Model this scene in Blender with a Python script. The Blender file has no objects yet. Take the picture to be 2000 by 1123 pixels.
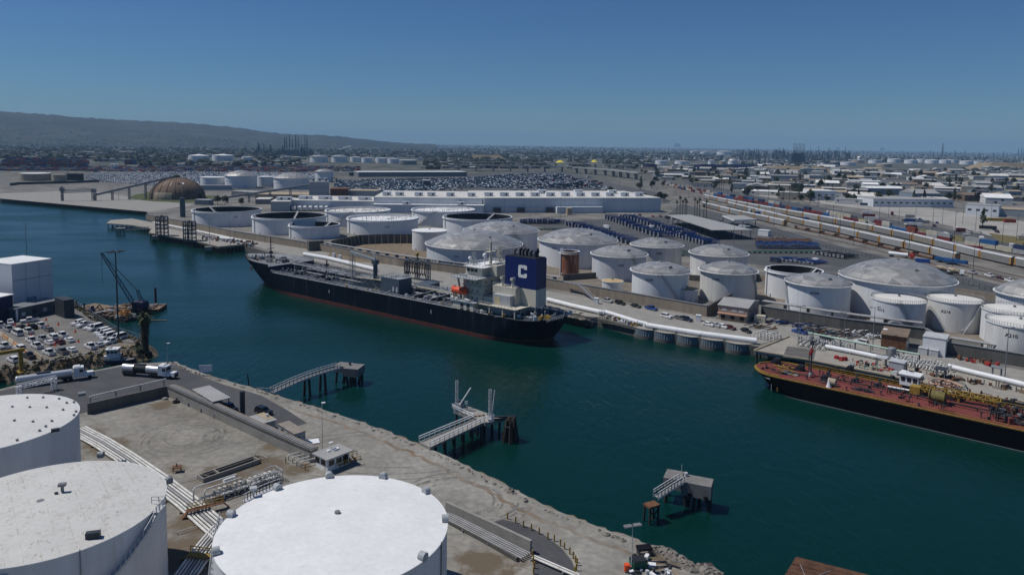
import bpy, math, random, bmesh
from mathutils import Vector, Matrix
from mathutils.geometry import tessellate_polygon
random.seed(7)
PI=math.pi
SC=bpy.context.scene
COL=SC.collection
# ------------------------------------------------------------------ survey: photo pixel -> ground position
TH=math.radians(5.6); RO=math.radians(0.86); H=70.0; G=3.5
FO=1442*math.cos(TH); Y0=281+FO*math.tan(TH)
FW=Vector((0,math.cos(TH),-math.sin(TH))); _r=Vector((1,0,0)); _u=Vector((0,math.sin(TH),math.cos(TH)))
RT=math.cos(RO)*_r+math.sin(RO)*_u; UP=-math.sin(RO)*_r+math.cos(RO)*_u
EYE=Vector((0,0,H))
def P(px,py,z=G):
    d=FW+(px-1000)/FO*RT+(Y0-py)/FO*UP
    t=(z-H)/d.z
    return Vector((d.x*t,d.y*t,z))
def depth(p): return (Vector(p)-EYE).dot(FW)
def hgt(px,yb,yt):            # height in metres of an upright thing standing on the ground at px,yb
    return (yb-yt)*depth(P(px,yb))/FO*1.01
# ------------------------------------------------------------------ mesh builder
class MB:
    def __init__(s): s.v=[]; s.f=[]; s.m=[]; s.sm=[]; s.T=None; s.mi=0
    def _a(s,vs,fs,smooth=False,m=None):
        n=len(s.v)
        if s.T is not None: vs=[s.T@Vector(v) for v in vs]
        s.v.extend([tuple(v) for v in vs]); mi=s.mi if m is None else m
        for f in fs:
            s.f.append([n+i for i in f]); s.m.append(mi); s.sm.append(smooth)
        return s
    def box(s,c,d,rot=0,m=None,taper=1.0):     # c = centre of the bottom, d = size
        x,y,z=d[0]/2,d[1]/2,d[2]; cr,sr=math.cos(rot),math.sin(rot); vs=[]
        for zz,k in ((0,1),(z,taper)):
            for sx,sy in ((-1,-1),(1,-1),(1,1),(-1,1)):
                a,b=sx*x*k,sy*y*k
                vs.append((c[0]+a*cr-b*sr,c[1]+a*sr+b*cr,c[2]+zz))
        return s._a(vs,[(3,2,1,0),(4,5,6,7),(0,1,5,4),(1,2,6,5),(2,3,7,6),(3,0,4,7)],m=m)
    def cyl(s,a,b,r,r2=None,n=10,cap=True,m=None,smooth=True):
        a=Vector(a); b=Vector(b); r2=r if r2 is None else r2
        d=(b-a)
        if d.length<1e-6: return s
        d.normalize(); u=d.orthogonal().normalized(); w=d.cross(u)
        ra=[a+r*(math.cos(2*PI*i/n)*u+math.sin(2*PI*i/n)*w) for i in range(n)]
        rb=[b+r2*(math.cos(2*PI*i/n)*u+math.sin(2*PI*i/n)*w) for i in range(n)]
        s._a(ra+rb,[(i,(i+1)%n,n+(i+1)%n,n+i) for i in range(n)],smooth,m)
        if cap:
            if r>1e-5: s._a(ra,[tuple(range(n-1,-1,-1))],False,m)
            if r2>1e-5: s._a(rb,[tuple(range(n))],False,m)
        return s
    def bar(s,a,b,w,h=None,m=None):              # square bar between two points
        a=Vector(a); b=Vector(b); d=b-a; L=d.length
        if L<1e-6: return s
        h=w if h is None else h
        d.normalize(); up=Vector((0,0,1)) if abs(d.z)<0.99 else Vector((1,0,0))
        x=d.cross(up).normalized(); y=x.cross(d)
        vs=[p+i*x*w/2+j*y*h/2 for p in (a,b) for i,j in ((-1,-1),(1,-1),(1,1),(-1,1))]
        return s._a(vs,[(3,2,1,0),(4,5,6,7),(0,1,5,4),(1,2,6,5),(2,3,7,6),(3,0,4,7)],m=m)
    def tube(s,pts,r,n=6,m=None):
        for a,b in zip(pts[:-1],pts[1:]): s.cyl(a,b,r,n=n,m=m)
        return s
    def lathe(s,prof,c=(0,0,0),n=48,smooth=True,m=None,a0=0,a1=2*PI):
        full=abs(a1-a0-2*PI)<1e-6; k=n if full else n+1
        for (r0,z0),(r1,z1) in zip(prof[:-1],prof[1:]):
            vs=[]
            for r,z in ((r0,z0),(r1,z1)):
                for i in range(k):
                    t=a0+(a1-a0)*i/n; vs.append((c[0]+r*math.cos(t),c[1]+r*math.sin(t),c[2]+z))
            fs=[]
            for i in range(n):
                j=(i+1)%k
                if r0<1e-6: fs.append((i,k+j,k+i))
                elif r1<1e-6: fs.append((i,j,k+i))
                else: fs.append((i,j,k+j,k+i))
            s._a(vs,fs,smooth,m)
        return s
    def prism(s,poly,z0,z1,m=None,mtop=None,bottom=True):
        n=len(poly); vs=[(x,y,z0) for x,y in poly]+[(x,y,z1) for x,y in poly]
        s._a(vs,[(i,(i+1)%n,n+(i+1)%n,n+i) for i in range(n)],m=m)
        tri=tessellate_polygon([[Vector((x,y,0)) for x,y in poly]])
        ar=sum(poly[i][0]*poly[(i+1)%n][1]-poly[(i+1)%n][0]*poly[i][1] for i in range(n))
        ft=[]
        for t in tri:
            a=[poly[i] for i in t]; q=(a[1][0]-a[0][0])*(a[2][1]-a[0][1])-(a[1][1]-a[0][1])*(a[2][0]-a[0][0])
            ft.append(t if q>0 else (t[0],t[2],t[1]))
        s._a([(x,y,z1) for x,y in poly],ft,m=mtop if mtop is not None else m)
        if bottom: s._a([(x,y,z0) for x,y in poly],[(t[0],t[2],t[1]) for t in ft],m=m)
        return s
    def quad(s,*p,m=None): return s._a(list(p),[tuple(range(len(p)))],m=m)
    def ball(s,c,r,n=8,sq=(1,1,1),m=None,smooth=True):
        rings=max(4,n//2); vs=[]; fs=[]
        for j in range(rings+1):
            ph=PI*j/rings
            for i in range(n):
                t=2*PI*i/n; vs.append((c[0]+r*sq[0]*math.sin(ph)*math.cos(t),c[1]+r*sq[1]*math.sin(ph)*math.sin(t),c[2]+r*sq[2]*math.cos(ph)))
        for j in range(rings):
            for i in range(n):
                a,b=j*n+i,j*n+(i+1)%n
                if j==0: fs.append((a,a+n,b+n))
                elif j==rings-1: fs.append((a,a+n,b))
                else: fs.append((a,a+n,b+n,b))
        return s._a(vs,fs,smooth,m)
    def lattice(s,a,b,w,bay,r,m=None,w2=None):   # four-legged braced mast/boom from a to b
        a=Vector(a); b=Vector(b); d=(b-a); L=d.length; d.normalize()
        u=d.orthogonal().normalized() if abs(d.z)<.95 else Vector((1,0,0)); v=d.cross(u).normalized(); u=v.cross(d); w2=w if w2 is None else w2
        k=max(1,int(L/bay)); pts=[]
        for i in range(k+1):
            ww=(w+(w2-w)*i/k)/2; c=a+d*L*i/k
            pts.append([c+ww*(p*u+q*v) for p,q in ((-1,-1),(1,-1),(1,1),(-1,1))])
        for i in range(k):
            for j in range(4):
                s.bar(pts[i][j],pts[i+1][j],r*2,m=m)
                s.bar(pts[i][j],pts[i+1][(j+1)%4] if i%2 else pts[i+1][j],r*1.3,m=m) if i%2 else s.bar(pts[i][(j+1)%4],pts[i+1][j],r*1.3,m=m)
                s.bar(pts[i+1][j],pts[i+1][(j+1)%4],r*1.3,m=m)
        return s
    def rail(s,pts,h=1.1,step=2.0,r=.04,mid=True,m=None,close=False):
        pts=[Vector(p) for p in pts]
        if close: pts=pts+[pts[0]]
        up=Vector((0,0,1))
        for a,b in zip(pts[:-1],pts[1:]):
            L=(b-a).length; k=max(1,int(round(L/step)))
            for i in range(k+1):
                q=a+(b-a)*i/k; s.bar(q,q+up*h,r*2,m=m)
            s.bar(a+up*h,b+up*h,r*2,m=m)
            if mid: s.bar(a+up*h*.55,b+up*h*.55,r*1.6,m=m)
        return s
    def mesh(s,name,mats):
        me=bpy.data.meshes.new(name)
        me.from_pydata(s.v,[],s.f)
        if not isinstance(mats,(list,tuple)): mats=[mats]
        for q in mats: me.materials.append(q)
        me.polygons.foreach_set('material_index',s.m)
        me.polygons.foreach_set('use_smooth',s.sm)
        me.update()
        return me
    def build(s,name,mats,parent=None,color=None):
        o=bpy.data.objects.new(name,s.mesh(name,mats)); COL.objects.link(o)
        if parent is not None: o.parent=parent
        if color is not None: o.color=(*color,1)
        return o
def setup(o,label=None,cat=None,group=None,kind=None):
    if label: o['label']=label
    if cat: o['category']=cat
    if group: o['group']=group
    if kind: o['kind']=kind
    elif label and cat: o['kind']='thing'
    return o
def thing(name,label,cat,loc=(0,0,0),rot=0,group=None):
    o=bpy.data.objects.new(name,None); COL.objects.link(o); o.empty_display_size=1
    o.location=loc; o.rotation_euler=(0,0,rot)
    return setup(o,label,cat,group)
def one(name,label,cat,mb,mats,loc=(0,0,0),rot=0,group=None,color=None):     # a thing that is one mesh
    o=mb.build(name,mats,color=color); o.location=loc; o.rotation_euler=(0,0,rot)
    return setup(o,label,cat,group)
def struct(name,mb,mats,kind='structure'):
    o=mb.build(name,mats); o['kind']=kind
    return o
def kids(o): return [c for c in o.children]
def dup(src,loc,rot=0,label=None,group=None,color=None,scale=None,tint=()):
    c=src.copy(); COL.objects.link(c); c.location=loc; c.rotation_euler=(0,0,rot)
    if label: c['label']=label
    if group: c['group']=group
    if scale: c.scale=scale
    if color is not None: c.color=(*color,1)
    for k in list(src.children):
        q=k.copy(); COL.objects.link(q); q.parent=c
        if color is not None: q.color=(*color,1)
        for g in list(k.children):
            w=g.copy(); COL.objects.link(w); w.parent=q
    return c
def text_mesh(txt,size,align='CENTER'):
    cu=bpy.data.curves.new('lettering','FONT'); cu.body=txt; cu.size=size; cu.align_x=align; cu.resolution_u=2; cu.offset=size*.018
    o=bpy.data.objects.new('lettering',cu); COL.objects.link(o)
    dg=bpy.context.evaluated_depsgraph_get(); me=bpy.data.meshes.new_from_object(o.evaluated_get(dg))
    bpy.data.objects.remove(o); bpy.data.curves.remove(cu)
    return me
# ------------------------------------------------------------------ materials
def mat(name,col,rough=.7,metal=0.,var=.18,scale=.35,streak=0.,bump=0.,spec=.3,col2=None,obj=False,detail=6,dirt=None,dirt_at=.62,fine=0.):
    m=bpy.data.materials.new(name); m.use_nodes=True; nt=m.node_tree; N=nt.nodes; L=nt.links
    b=N['Principled BSDF']; b.inputs['Roughness'].default_value=rough; b.inputs['Metallic'].default_value=metal
    b.inputs['Specular IOR Level'].default_value=spec
    tc=N.new('ShaderNodeTexCoord'); geo=N.new('ShaderNodeNewGeometry')
    src=geo.outputs['Position'] if not obj else tc.outputs['Object']
    mp=N.new('ShaderNodeMapping'); L.new(src,mp.inputs['Vector'])
    mp.inputs['Scale'].default_value=(1,1,.12) if streak else (1,1,1)
    nz=N.new('ShaderNodeTexNoise'); nz.inputs['Scale'].default_value=scale; nz.inputs['Detail'].default_value=detail; nz.inputs['Roughness'].default_value=.62
    L.new(mp.outputs[0],nz.inputs['Vector'])
    mr=N.new('ShaderNodeMapRange'); mr.inputs['From Min'].default_value=.3; mr.inputs['From Max'].default_value=.7
    mr.inputs['To Min'].default_value=1-var; mr.inputs['To Max'].default_value=1+var*.6
    L.new(nz.outputs['Fac'],mr.inputs['Value'])
    mx=N.new('ShaderNodeMix'); mx.data_type='RGBA'; mx.blend_type='MULTIPLY'; mx.inputs[0].default_value=1
    if obj:
        oi=N.new('ShaderNodeObjectInfo'); L.new(oi.outputs['Color'],mx.inputs[6])
    elif col2:
        m2=N.new('ShaderNodeMix'); m2.data_type='RGBA'; m2.inputs[6].default_value=(*col,1); m2.inputs[7].default_value=(*col2,1)
        n2=N.new('ShaderNodeTexNoise'); n2.inputs['Scale'].default_value=scale*.23; n2.inputs['Detail'].default_value=8; n2.inputs['Roughness'].default_value=.65
        L.new(mp.outputs[0],n2.inputs['Vector'])
        r2=N.new('ShaderNodeMapRange'); r2.inputs['From Min'].default_value=.42; r2.inputs['From Max'].default_value=.6; L.new(n2.outputs['Fac'],r2.inputs['Value'])
        L.new(r2.outputs[0],m2.inputs[0]); L.new(m2.outputs[2],mx.inputs[6])
    else: mx.inputs[6].default_value=(*col,1)
    L.new(mr.outputs[0],mx.inputs[7]); out=mx.outputs[2]
    if fine:
        nf=N.new('ShaderNodeTexNoise'); nf.inputs['Scale'].default_value=scale*9; nf.inputs['Detail'].default_value=5; L.new(src,nf.inputs['Vector'])
        mf=N.new('ShaderNodeMapRange'); mf.inputs['From Min'].default_value=.3; mf.inputs['From Max'].default_value=.7; mf.inputs['To Min'].default_value=1-fine; mf.inputs['To Max'].default_value=1+fine
        L.new(nf.outputs['Fac'],mf.inputs['Value'])
        mx2=N.new('ShaderNodeMix'); mx2.data_type='RGBA'; mx2.blend_type='MULTIPLY'; mx2.inputs[0].default_value=1
        L.new(out,mx2.inputs[6]); L.new(mf.outputs[0],mx2.inputs[7]); out=mx2.outputs[2]
    if dirt:
        nd=N.new('ShaderNodeTexNoise'); nd.inputs['Scale'].default_value=scale*2.1; nd.inputs['Detail'].default_value=9; nd.inputs['Roughness'].default_value=.7
        L.new(mp.outputs[0],nd.inputs['Vector'])
        rd=N.new('ShaderNodeMapRange'); rd.inputs['From Min'].default_value=dirt_at-.04; rd.inputs['From Max'].default_value=dirt_at+.1; rd.inputs['To Max'].default_value=.85; L.new(nd.outputs['Fac'],rd.inputs['Value'])
        md=N.new('ShaderNodeMix'); md.data_type='RGBA'; L.new(rd.outputs[0],md.inputs[0]); L.new(out,md.inputs[6]); md.inputs[7].default_value=(*dirt,1); out=md.outputs[2]
    L.new(out,b.inputs['Base Color'])
    if bump:
        bp=N.new('ShaderNodeBump'); bp.inputs['Strength'].default_value=bump; bp.inputs['Distance'].default_value=.25
        nb=N.new('ShaderNodeTexNoise'); nb.inputs['Scale'].default_value=max(.8,scale*5); nb.inputs['Detail'].default_value=6; L.new(src,nb.inputs['Vector'])
        L.new(nb.outputs['Fac'],bp.inputs['Height']); L.new(bp.outputs[0],b.inputs['Normal'])
    return m
M={}
def mk(name,*a,**k): M[name]=mat(name,*a,**k)
mk('white_paint',(.74,.75,.75),.5,var=.1,scale=.4,dirt=(.5,.47,.42),dirt_at=.72)
mk('roof_white',(.78,.78,.76),.55,var=.1,scale=.16,fine=.04)
mk('roof_dirty',(.66,.645,.60),.6,var=.14,scale=.13,fine=.06,dirt=(.42,.38,.32),dirt_at=.66)
mk('shell_white',(.70,.71,.72),.5,var=.1,scale=.5,streak=1,dirt=(.5,.47,.43),dirt_at=.74)
mk('shell_stained',(.66,.66,.65),.55,var=.22,scale=.6,streak=1,dirt=(.34,.2,.11),dirt_at=.64)
mk('shell_aged',(.62,.615,.59),.55,var=.2,scale=.35,streak=1,dirt=(.42,.36,.29),dirt_at=.62)
mk('shell_grey',(.58,.60,.62),.55,var=.16,scale=.45,streak=1,dirt=(.40,.40,.40),dirt_at=.6)
mk('trailer_roof',(.27,.235,.2),.85,var=.25,scale=.5,dirt=(.16,.13,.1),dirt_at=.6)
mk('cap_concrete',(.2,.195,.185),.9,var=.25,scale=.5,dirt=(.1,.09,.08),dirt_at=.6)
mk('rust_shell',(.23,.09,.045),.8,var=.4,scale=.5,streak=1,dirt=(.5,.42,.36),dirt_at=.58)
mk('rust',(.16,.075,.04),.85,var=.4,scale=.9)
mk('tan_roof',(.5,.36,.2),.8,var=.25,scale=.5,dirt=(.16,.08,.03),dirt_at=.66)
mk('concrete',(.28,.268,.242),.85,var=.2,scale=.25,fine=.08,dirt=(.16,.14,.115),dirt_at=.66)
mk('pier_concrete',(.31,.29,.25),.85,var=.2,scale=.25,fine=.08,dirt=(.2,.17,.135),dirt_at=.66)
mk('wall_concrete',(.28,.235,.18),.85,var=.25,scale=.35,streak=1,dirt=(.12,.09,.06),dirt_at=.62)
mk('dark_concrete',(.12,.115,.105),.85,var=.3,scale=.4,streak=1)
mk('asphalt',(.075,.076,.08),.85,var=.25,scale=.12,fine=.1,dirt=(.13,.125,.12),dirt_at=.63)
mk('asphalt_lot',(.17,.162,.15),.85,var=.22,scale=.1,fine=.1,dirt=(.08,.078,.075),dirt_at=.63)
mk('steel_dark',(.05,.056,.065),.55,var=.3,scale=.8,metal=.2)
mk('steel_blue',(.07,.095,.125),.6,var=.3,scale=.8)
mk('steel_grey',(.22,.23,.24),.55,var=.25,scale=.8,metal=.2)
mk('galvanised',(.48,.49,.5),.5,var=.2,scale=.8)
mk('pipe_white',(.66,.65,.61),.55,var=.25,scale=.5,dirt=(.33,.2,.11),dirt_at=.6)
mk('pipe_grey',(.3,.3,.3),.6,var=.25,scale=.7)
mk('yellow_paint',(.34,.215,.04),.65,var=.35,scale=1.2,dirt=(.13,.07,.03),dirt_at=.58)
mk('orange_paint',(.72,.09,.025),.5,var=.12,scale=.6)
mk('red_paint',(.36,.03,.025),.6,var=.25,scale=1.)
mk('red_deck',(.17,.042,.036),.85,var=.3,scale=.3,fine=.2,dirt=(.075,.04,.036),dirt_at=.6)
mk('hull_navy',(.004,.008,.016),.7,spec=.05,var=.3,scale=.2,streak=1,dirt=(.03,.036,.044),dirt_at=.57)
mk('hull_black',(.003,.003,.0035),.75,spec=.03,var=.3,scale=.3,streak=1)
mk('hull_red',(.10,.02,.022),.7,var=.3,scale=.2,dirt=(.12,.045,.015),dirt_at=.56)
mk('hull_rust',(.13,.045,.014),.85,var=.5,scale=.4,dirt=(.03,.035,.045),dirt_at=.5)
mk('ship_deck',(.045,.055,.07),.75,var=.3,scale=.35,fine=.15,dirt=(.09,.085,.08),dirt_at=.66)
mk('beige_paint',(.60,.56,.46),.55,var=.12,scale=.4,streak=1,dirt=(.34,.22,.12),dirt_at=.72)
mk('grey_paint',(.38,.40,.41),.6,var=.15,scale=.5)
mk('funnel_blue',(.006,.016,.115),.5,var=.12,scale=.4)
mk('navy_paint',(.012,.016,.06),.6,var=.2,scale=.5)
mk('marking_white',(.78,.78,.76),.6,var=.06,scale=1)
mk('marking_black',(.018,.02,.024),.7,var=.1,scale=1)
mk('marking_blue',(.05,.13,.28),.7,var=.1,scale=1)
mk('glass_dark',(.012,.015,.018),.12,var=.1,scale=1,spec=.6)
mk('rubber',(.014,.014,.015),.85,var=.2,scale=2)
mk('wood_pile',(.06,.046,.034),.9,var=.4,scale=1.2,streak=1,bump=.3)
mk('wood_dark',(.03,.026,.024),.9,var=.4,scale=1.2,streak=1)
mk('timber',(.22,.16,.105),.9,var=.35,scale=.8,fine=.2)
mk('rotten_timber',(.105,.052,.03),.9,var=.5,scale=.5,fine=.3,bump=.4)
mk('rock',(.21,.19,.165),.9,var=.4,scale=.6,bump=.5)
mk('wet_rock',(.07,.06,.05),.6,var=.4,scale=.6,bump=.5)
mk('soil',(.2,.155,.105),.95,var=.35,scale=.3,fine=.2,dirt=(.09,.085,.04),dirt_at=.6)
mk('dry_grass',(.15,.125,.05),.95,var=.4,scale=.4,fine=.25)
mk('green_grass',(.07,.085,.025),.95,var=.4,scale=.2,fine=.25)
mk('foliage',(.034,.046,.018),.8,var=.5,scale=.5)
mk('foliage_far',(.034,.042,.03),.9,var=.5,scale=.03)
mk('palm_leaf',(.05,.062,.022),.8,var=.4,scale=.6)
mk('bark',(.08,.06,.045),.9,var=.3,scale=1)
mk('roof_grey',(.33,.33,.32),.7,var=.15,scale=.2,fine=.05)
mk('roof_brown',(.2,.15,.11),.8,var=.25,scale=.3)
mk('roof_tan',(.38,.31,.22),.8,var=.25,scale=.3,fine=.08)
mk('warehouse_white',(.60,.63,.66),.55,var=.07,scale=.12,streak=1)
mk('warehouse_roof',(.62,.60,.55),.6,var=.12,scale=.04,fine=.04)
mk('siding_beige',(.33,.275,.235),.75,var=.12,scale=.3)
mk('peach_trim',(.5,.28,.19),.75,var=.12,scale=.6)
mk('dome_brown',(.16,.105,.07),.8,var=.3,scale=.15,streak=1,dirt=(.26,.22,.18),dirt_at=.62)
mk('container_paint',(.5,.5,.5),.6,obj=True,var=.18,scale=.5)
mk('car_paint',(.5,.5,.5),.28,obj=True,var=.03,scale=.5,spec=.5)
mk('wall_tint',(.5,.5,.5),.75,obj=True,var=.12,scale=.1)
mk('mint_paint',(.40,.55,.46),.6,var=.12,scale=.6)
mk('chassis_blue',(.012,.05,.21),.55,var=.35,scale=.6)
mk('chassis_green',(.02,.12,.075),.6,var=.3,scale=.6)
mk('silver_tank',(.62,.63,.64),.34,metal=.55,var=.05,scale=.5)
mk('trackbed',(.20,.175,.15),.95,var=.3,scale=.15,fine=.2)
mk('rail_steel',(.10,.075,.06),.5,metal=.5,var=.2,scale=1)
mk('grass_hill',(.24,.19,.12),.95,var=.3,scale=.02)
# dome: separate aluminium panels, each facet with its own sheen
def dome_mat():
    m=bpy.data.materials.new('aluminium_panel'); m.use_nodes=True; nt=m.node_tree; N=nt.nodes; L=nt.links; b=N['Principled BSDF']
    g=N.new('ShaderNodeNewGeometry'); w=N.new('ShaderNodeTexWhiteNoise'); w.noise_dimensions='3D'; L.new(g.outputs['True Normal'],w.inputs['Vector'])
    r=N.new('ShaderNodeMapRange'); r.inputs['To Min'].default_value=.36; r.inputs['To Max'].default_value=.54; L.new(w.outputs['Value'],r.inputs['Value'])
    nz=N.new('ShaderNodeTexNoise'); nz.inputs['Scale'].default_value=.5; nz.inputs['Detail'].default_value=7; L.new(g.outputs['Position'],nz.inputs['Vector'])
    mr=N.new('ShaderNodeMapRange'); mr.inputs['To Min'].default_value=.75; mr.inputs['To Max'].default_value=1.2; L.new(nz.outputs['Fac'],mr.inputs['Value'])
    mu=N.new('ShaderNodeMath'); mu.operation='MULTIPLY'; L.new(r.outputs[0],mu.inputs[0]); L.new(mr.outputs[0],mu.inputs[1])
    cc=N.new('ShaderNodeCombineColor'); 
    for i,k in enumerate((1,.97,.9)):
        q=N.new('ShaderNodeMath'); q.operation='MULTIPLY'; q.inputs[1].default_value=k; L.new(mu.outputs[0],q.inputs[0]); L.new(q.outputs[0],cc.inputs[i])
    L.new(cc.outputs[0],b.inputs['Base Color']); b.inputs['Metallic'].default_value=.5
    r2=N.new('ShaderNodeMapRange'); r2.inputs['To Min'].default_value=.28; r2.inputs['To Max'].default_value=.5; L.new(w.outputs['Color'],r2.inputs['Value']); L.new(r2.outputs[0],b.inputs['Roughness'])
    return m
M['dome']=dome_mat()
# ------------------------------------------------------------------ water
def water_mat():
    m=bpy.data.materials.new('harbour_water'); m.use_nodes=True; nt=m.node_tree; N=nt.nodes; L=nt.links; b=N['Principled BSDF']
    g=N.new('ShaderNodeNewGeometry')
    n0=N.new('ShaderNodeTexNoise'); n0.inputs['Scale'].default_value=.012; n0.inputs['Detail'].default_value=4; L.new(g.outputs['Position'],n0.inputs['Vector'])
    mx=N.new('ShaderNodeMix'); mx.data_type='RGBA'; mx.inputs[6].default_value=(.0008,.0195,.0165,1); mx.inputs[7].default_value=(.0013,.0265,.022,1); L.new(n0.outputs['Fac'],mx.inputs[0])
    L.new(mx.outputs[2],b.inputs['Base Color']); b.inputs['Roughness'].default_value=.16; b.inputs['IOR'].default_value=1.33; b.inputs['Specular IOR Level'].default_value=.32; b.inputs['Specular Tint'].default_value=(.6,1,.74,1)
    mp=N.new('ShaderNodeMapping'); mp.inputs['Rotation'].default_value=(0,0,math.radians(25)); mp.inputs['Scale'].default_value=(1,.42,1); L.new(g.outputs['Position'],mp.inputs['Vector'])
    mw=N.new('ShaderNodeMapping'); mw.inputs['Rotation'].default_value=(0,0,math.radians(-38)); mw.inputs['Scale'].default_value=(.25,1,1); L.new(g.outputs['Position'],mw.inputs['Vector'])
    nw=N.new('ShaderNodeTexNoise'); nw.inputs['Scale'].default_value=.022; nw.inputs['Detail'].default_value=6; nw.inputs['Distortion'].default_value=.6; L.new(mw.outputs[0],nw.inputs['Vector'])
    rw=N.new('ShaderNodeMapRange'); rw.inputs['From Min'].default_value=.38; rw.inputs['From Max'].default_value=.62; rw.inputs['To Min'].default_value=.07; rw.inputs['To Max'].default_value=.3; L.new(nw.outputs['Fac'],rw.inputs['Value']); L.new(rw.outputs[0],b.inputs['Roughness'])
    n1=N.new('ShaderNodeTexNoise'); n1.inputs['Scale'].default_value=.55; n1.inputs['Detail'].default_value=5; n1.inputs['Roughness'].default_value=.6; n1.inputs['Distortion'].default_value=.4; L.new(mp.outputs[0],n1.inputs['Vector'])
    n2=N.new('ShaderNodeTexNoise'); n2.inputs['Scale'].default_value=.03; n2.inputs['Detail'].default_value=3; L.new(g.outputs['Position'],n2.inputs['Vector'])
    r=N.new('ShaderNodeMapRange'); r.inputs['From Min'].default_value=.35; r.inputs['From Max'].default_value=.65; r.inputs['To Min'].default_value=.62; r.inputs['To Max'].default_value=1.; L.new(n2.outputs['Fac'],r.inputs['Value'])
    mu=N.new('ShaderNodeMath'); mu.operation='MULTIPLY'; L.new(n1.outputs['Fac'],mu.inputs[0]); L.new(r.outputs[0],mu.inputs[1])
    bp=N.new('ShaderNodeBump'); bp.inputs['Strength'].default_value=.6; bp.inputs['Distance'].default_value=.5; L.new(mu.outputs[0],bp.inputs['Height']); L.new(bp.outputs[0],b.inputs['Normal'])
    return m
M['water']=water_mat()
m=MB(); m.quad((-25000,-300,0),(25000,-300,0),(25000,24000,0),(-25000,24000,0)); struct('water',m,M['water'])
# ------------------------------------------------------------------ land
def ground_mat():
    m=bpy.data.materials.new('port_ground'); m.use_nodes=True; nt=m.node_tree; N=nt.nodes; L=nt.links; b=N['Principled BSDF']; b.inputs['Roughness'].default_value=.9
    g=N.new('ShaderNodeNewGeometry'); b.inputs['Specular IOR Level'].default_value=.2
    def noise(s,d=6,ro=.6):
        n=N.new('ShaderNodeTexNoise'); n.inputs['Scale'].default_value=s; n.inputs['Detail'].default_value=d; n.inputs['Roughness'].default_value=ro; L.new(g.outputs['Position'],n.inputs['Vector']); return n.outputs['Fac']
    def ramp(f,a,c):
        r=N.new('ShaderNodeMapRange'); r.inputs['From Min'].default_value=a; r.inputs['From Max'].default_value=c; L.new(f,r.inputs['Value']); return r.outputs[0]
    def mix(f,a,c):
        x=N.new('ShaderNodeMix'); x.data_type='RGBA'; L.new(f,x.inputs[0])
        for i,q in ((6,a),(7,c)):
            if isinstance(q,tuple): x.inputs[i].default_value=(*q,1)
            else: L.new(q,x.inputs[i])
        return x.outputs[2]
    near=mix(ramp(noise(.05,8),.4,.62),(.215,.205,.185),(.115,.112,.105))
    near=mix(ramp(noise(.35,8,.7),.55,.75),near,(.20,.155,.11))
    far=mix(ramp(noise(.011,9,.7),.4,.6),(.055,.062,.052),(.15,.145,.13))
    far=mix(ramp(noise(.03,6),.52,.6),far,(.035,.045,.027))
    sp=N.new('ShaderNodeSeparateXYZ'); L.new(g.outputs['Position'],sp.inputs[0])
    out=mix(ramp(sp.outputs['Y'],900,1700),near,far)
    L.new(out,b.inputs['Base Color']); return m
M['ground']=ground_mat()
XY=lambda px,py,z=G:(P(px,py,z).x,P(px,py,z).y)
FAR_SHORE=[(-300,352),(-120,372),(0,386),(150,398),(285,411),(303,440),(330,452),(430,468),(500,486),(520,492),(620,513),(780,548),(930,577),(1000,588),(1075,598),(1112,611),(1180,623),(1262,644),(1370,661),(1482,677),(1530,684),(1700,715),(2000,776),(2500,890)]
fp=[XY(*q) for q in FAR_SHORE]
m=MB(); m.prism([(25000,24000),(-25000,24000),(-25000,fp[0][1]+120)]+fp+[(420,110),(25000,110)],-2,G,bottom=False,m=0)
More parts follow.
